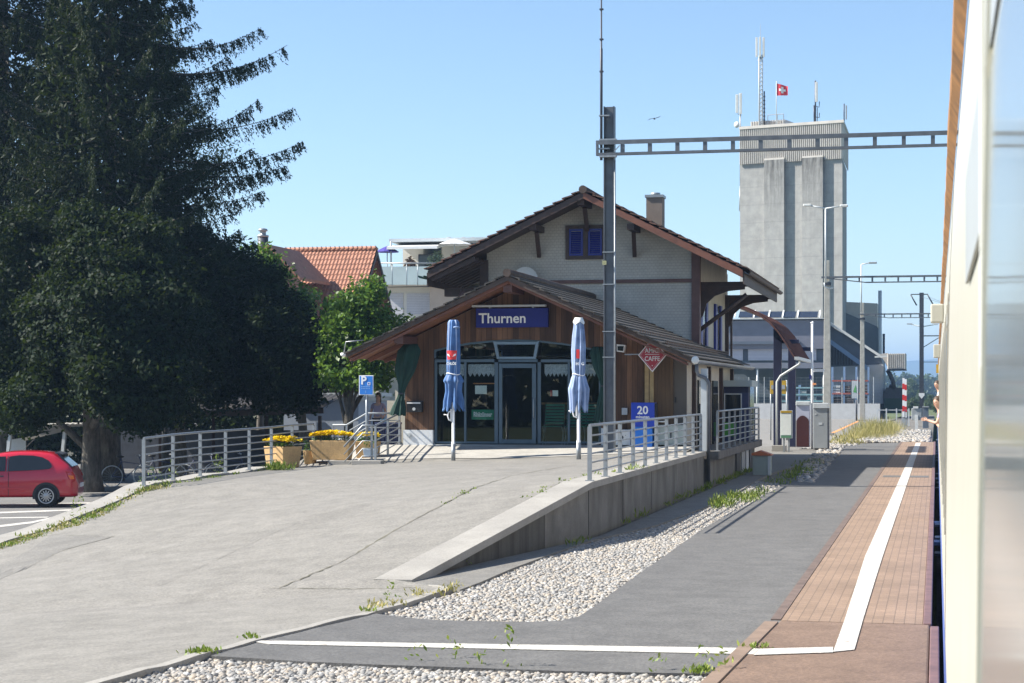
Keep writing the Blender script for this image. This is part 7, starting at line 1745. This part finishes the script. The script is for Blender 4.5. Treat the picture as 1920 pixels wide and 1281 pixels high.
# ------------------------------------------------------------------ weeds and grass, far wood, hills
def blades(pts, rng, n, h, spread, w_=.012):
    Q = []
    for (x, y, z, k) in pts:
        m_ = max(2, int(n*k)); b = np.stack([x+rng.normal(size=m_)*spread, y+rng.normal(size=m_)*spread, np.full(m_, z)], 1)
        L__ = h*k*(.35+.75*rng.random((m_,1))); d = np.stack([rng.normal(size=m_)*.45, rng.normal(size=m_)*.45, np.ones(m_)], 1); d /= np.linalg.norm(d, axis=1, keepdims=True)
        sd_ = rng.normal(size=(m_,3)); sd_[:,2] = 0; sd_ /= np.linalg.norm(sd_, axis=1, keepdims=True); sd_ *= w_*(.6+.8*rng.random((m_,1)))
        t_ = b+d*L__; t_[:,2] -= .0; mid_ = b+d*L__*.55
        Q.append(np.stack([b-sd_*.6, mid_-sd_, t_, mid_+sd_], 1))
    return np.concatenate(Q)
def sprigs(pts, rng):                              # upright weeds with small leaves
    Q = []
    for (x, y, z, h) in pts:
        m_ = int(44*h/.5); t_ = rng.random((m_,1)); c = np.concatenate([x+rng.normal(size=(m_,1))*(.015+.07*(1-t_)), y+rng.normal(size=(m_,1))*(.015+.07*(1-t_)), z+t_*h], 1)
        Q.append(rhombs(c, .028, rng, None, .6, .35))
    return np.concatenate(Q)
rng = np.random.default_rng(77)
def fl_pts(pl_, n, k0, k1, js=.08):
    out = []
    for _ in range(n):
        i = rng.integers(0, len(pl_)-1); f = rng.random(); px = pl_[i][0]*(1-f)+pl_[i+1][0]*f; py = pl_[i][1]*(1-f)+pl_[i+1][1]*f
        p = on_fore(px, py); out.append((p.x+rng.normal()*js, p.y+rng.normal()*js, p.z, k0+(k1-k0)*rng.random()))
    return out
A1 = [(0,1030),(60,1010),(135,985),(190,962),(260,925),(300,912)]
Q = [blades(fl_pts(A1, 75, .25, .85, .09), rng, 22, .14, .06), blades(fl_pts([(290,912),(380,900),(470,885),(560,872)], 36, .25, .8, .07), rng, 20, .13, .05), blades(fl_pts([(505,882),(540,882)], 8, .9, 1.5, .06), rng, 40, .2, .07),
     blades(fl_pts([(820,955),(886,917)], 10, .2, .5, .04), rng, 16, .12, .05), blades(fl_pts([(985,935),(1040,908),(1095,893)], 14, .2, .6, .06), rng, 16, .13, .05), blades(fl_pts([(1115,892),(1200,878)], 9, .4, .9, .06), rng, 14, .16, .05)]
wp = [(px, py, h) for px, py, h in ((262,922,.3),(286,915,.42),(300,912,.3),(138,985,.5),(152,978,.45),(323,905,.5),(405,890,.5),(415,890,.4),(573,872,.4))]
Q.append(sprigs([(lambda p: (p.x,p.y,p.z,h))(on_fore(px,py)) for px, py, h in wp], rng))
o = fast_quads('weeds', np.concatenate(Q), m_weed); stuff(o, 'green weeds growing along the forecourt edges, kerb and railing feet', 'weeds')
Q = [blades(fl_pts(A1, 150, .2, .7, .1), rng, 22, .12, .08), blades([(p.x,p.y,0,.4+.5*rng.random()) for p in [G(700+170*f+rng.normal()*8,1142-42*f+rng.normal()*4) for f in rng.random(22)]], rng, 14, .12, .06)]
Q += [blades([(x, y, -.06, .5+.9*rng.random()) for x, y in zip(rng.uniform(-4.0,-2.3,150), 90+28*rng.random(150)**.9)], rng, 22, .75, .35, .009), blades([(x, y, .0, .3+.5*rng.random()) for x, y in zip(rng.uniform(-4.4,-3.4,60), rng.uniform(80,96,60))], rng, 24, .4, .25, .02)]
o = fast_quads('dry_grass', np.concatenate(Q), m_dry); stuff(o, 'dry yellow grass along the kerb and on the verge past the platform', 'grass')
Q = [blades([(p.x,p.y,-.03,.6+.7*rng.random()) for p in [G(1338+100*f+rng.normal()*8,948-26*f+rng.normal()*5) for f in rng.random(34)]], rng, 20, .2, .08)]
Q += [blades([(-5.12+.08*rng.random(), y, .0, .3+.9*rng.random()) for y in 24+30*rng.random(50)**.5], rng, 16, .17, .06), blades([(x, y, -.03, .5+.8*rng.random()) for x, y in zip(rng.uniform(-4.0,-3.4,70), rng.uniform(46,62,70))], rng, 18, .15, .12)]
sp_ = []
for px, py, h in ((848,1238,.2),(952,1252,.34),(905,1250,.14),(1318,1258,.2),(1352,1258,.2),(735,1128,.24),(780,1243,.15),(1235,1261,.16),(878,1062,.12)):
    p = G(px, py, -.02); sp_.append((p.x,p.y,-.02,h))
Q.append(sprigs(sp_, rng)); Q.append(blades([(p.x,p.y,.0,1) for p in (G(372,1228),G(380,1226),G(388,1224),G(1420,1216),G(1300,1262),G(1320,1260),G(690,1148),G(470,1198))], rng, 36, .07, .05))
o = fast_quads('weeds', np.concatenate(Q), m_weed); stuff(o, 'green grass tufts and sprigs in the gravel and at the foot of the ramp wall', 'weeds')
# far trees
def fartree(px, ytop, hw_, d, lab, seed, nm='far_tree'):
    b = AD(px, 735, d); base = Vector((b.x,b.y,-.86)); h_ = (735-ytop)*d/FPX+3.06; r_ = hw_*d/FPX; rng2 = np.random.default_rng(seed)
    t_ = thing(nm, lab, 'tree', base, 0, 'far trees beyond the level crossing'); MB().tube([(0,0,0),(0,0,h_*.7)],[.3,.1],8).build('trunk', m_bark, t_, True)
    fast_quads('crown', lobed([((0,0,h_*.55),(r_,r_,h_*.45)),((r_*.5,0,h_*.45),(r_*.7,r_*.7,h_*.3)),((-r_*.5,0,h_*.4),(r_*.7,r_*.7,h_*.33))], 260, 20, r_*.12, r_*.085, rng2, .6), m_far, t_)
fartree(1708,711,17,520,'large rounded far tree between the barrier and the goods wagon',1); fartree(1728,728,9,430,'narrow far tree just behind the dark catenary mast',2); fartree(1712,745,12,300,'dark low far tree behind the raised barrier booms',3)
fartree(1746,738,10,330,'pale green far tree between the catenary mast and the train',4); fartree(1757,745,9,280,'low far bush next to the side of the train',5); fartree(1690,722,9,560,'far tree half behind the goods wagon',6)
rng2 = np.random.default_rng(9); lb_ = []
for px in range(1560, 1860, 9):
    d = 900; p = AD(px, 735, d); lb_.append(((p.x,p.y,4.0),(5+3*rng2.random(),4,5+3*rng2.random())))
o = fast_quads('treeline', lobed(lb_, 900, 16, .9, .8, rng2, .5), m_far); stuff(o, 'far hazy wood along the plain beyond the railway crossing', 'wood')
V = []; F = []; xs_ = np.linspace(-6000, 6000, 120)
for x in xs_:
    h_ = 78 + 14*math.sin(x*.0021+1.0) + 7*math.sin(x*.006) ; V += [(x,5000,-.86),(x,5350,h_*.55),(x,5900,h_*1.12),(x,6800,-.86)]
for i in range(len(xs_)-1):
    for k in range(3): F.append((i*4+k, i*4+k+1, (i+1)*4+k+1, (i+1)*4+k))
struct(fast_mesh('hills', V, F, M('wooded_hill', (.05,.075,.03), .95, var=.3, scale=.01), smooth=True))
# unseen wood added behind the lens to darken what the shop glass mirrors
rng2 = np.random.default_rng(10); lb_ = [((x, -70+6*math.sin(x), 5.0), (6+3*rng2.random(), 4, 6+4*rng2.random())) for x in np.arange(-130, 50, 7)]
o = fast_quads('treeline', lobed(lb_, 900, 18, 1.1, .8, rng2, .5), m_far); stuff(o, 'unseen leafy wood added behind the lens, mirrored in the station glass', 'wood')
# a small gliding bird
p = AT(1227,223,120); bd = thing('bird', 'tiny dark bird gliding in the sky right of the aerial rod', 'bird', p)
J = {'tail': ((-.0,.28,0), (.03,.01)), 'rump': ((0,.12,0), .04), 'breast': ((0,-.06,0), .06), 'neck': ((0,-.18,.01), .035), 'head': ((0,-.24,.02), .035)}
body_mesh('body', J, [('tail','rump'),('rump','breast'),('breast','neck'),('neck','head')], m_darkst, bd)
mb = MB(); mb.add([(-.02,-.1,.02),(-.28,-.12,.0),(-.46,.0,-.1),(-.28,.06,-.01),(-.02,.06,.02),(.02,-.1,.02),(.28,-.1,.1),(.44,.02,.2),(.28,.08,.09),(.02,.06,.02)], [(0,1,3,4),(1,2,3),(5,6,8,9),(6,7,8)]); mb.build('wings', m_darkst, bd, True)

# ------------------------------------------------------------------ air
hz_ = MB().box(-9200,9200,-320,12200,-2.2,125).build('haze', nmat('haze_air')[0]); hm = hz_.data.materials[0]; t = hm.node_tree; t.nodes.remove(t.nodes['Principled BSDF'])
pv = t.nodes.new('ShaderNodeVolumePrincipled'); pv.inputs['Color'].default_value = (.42,.66,1,1); pv.inputs['Density'].default_value = .0003; pv.inputs['Anisotropy'].default_value = .3
t.links.new(pv.outputs[0], t.nodes['Material Output'].inputs['Volume']); hz_['kind'] = 'stuff'; hz_['label'] = 'thin pale haze in the air over the plain and hills'; hz_['category'] = 'haze'
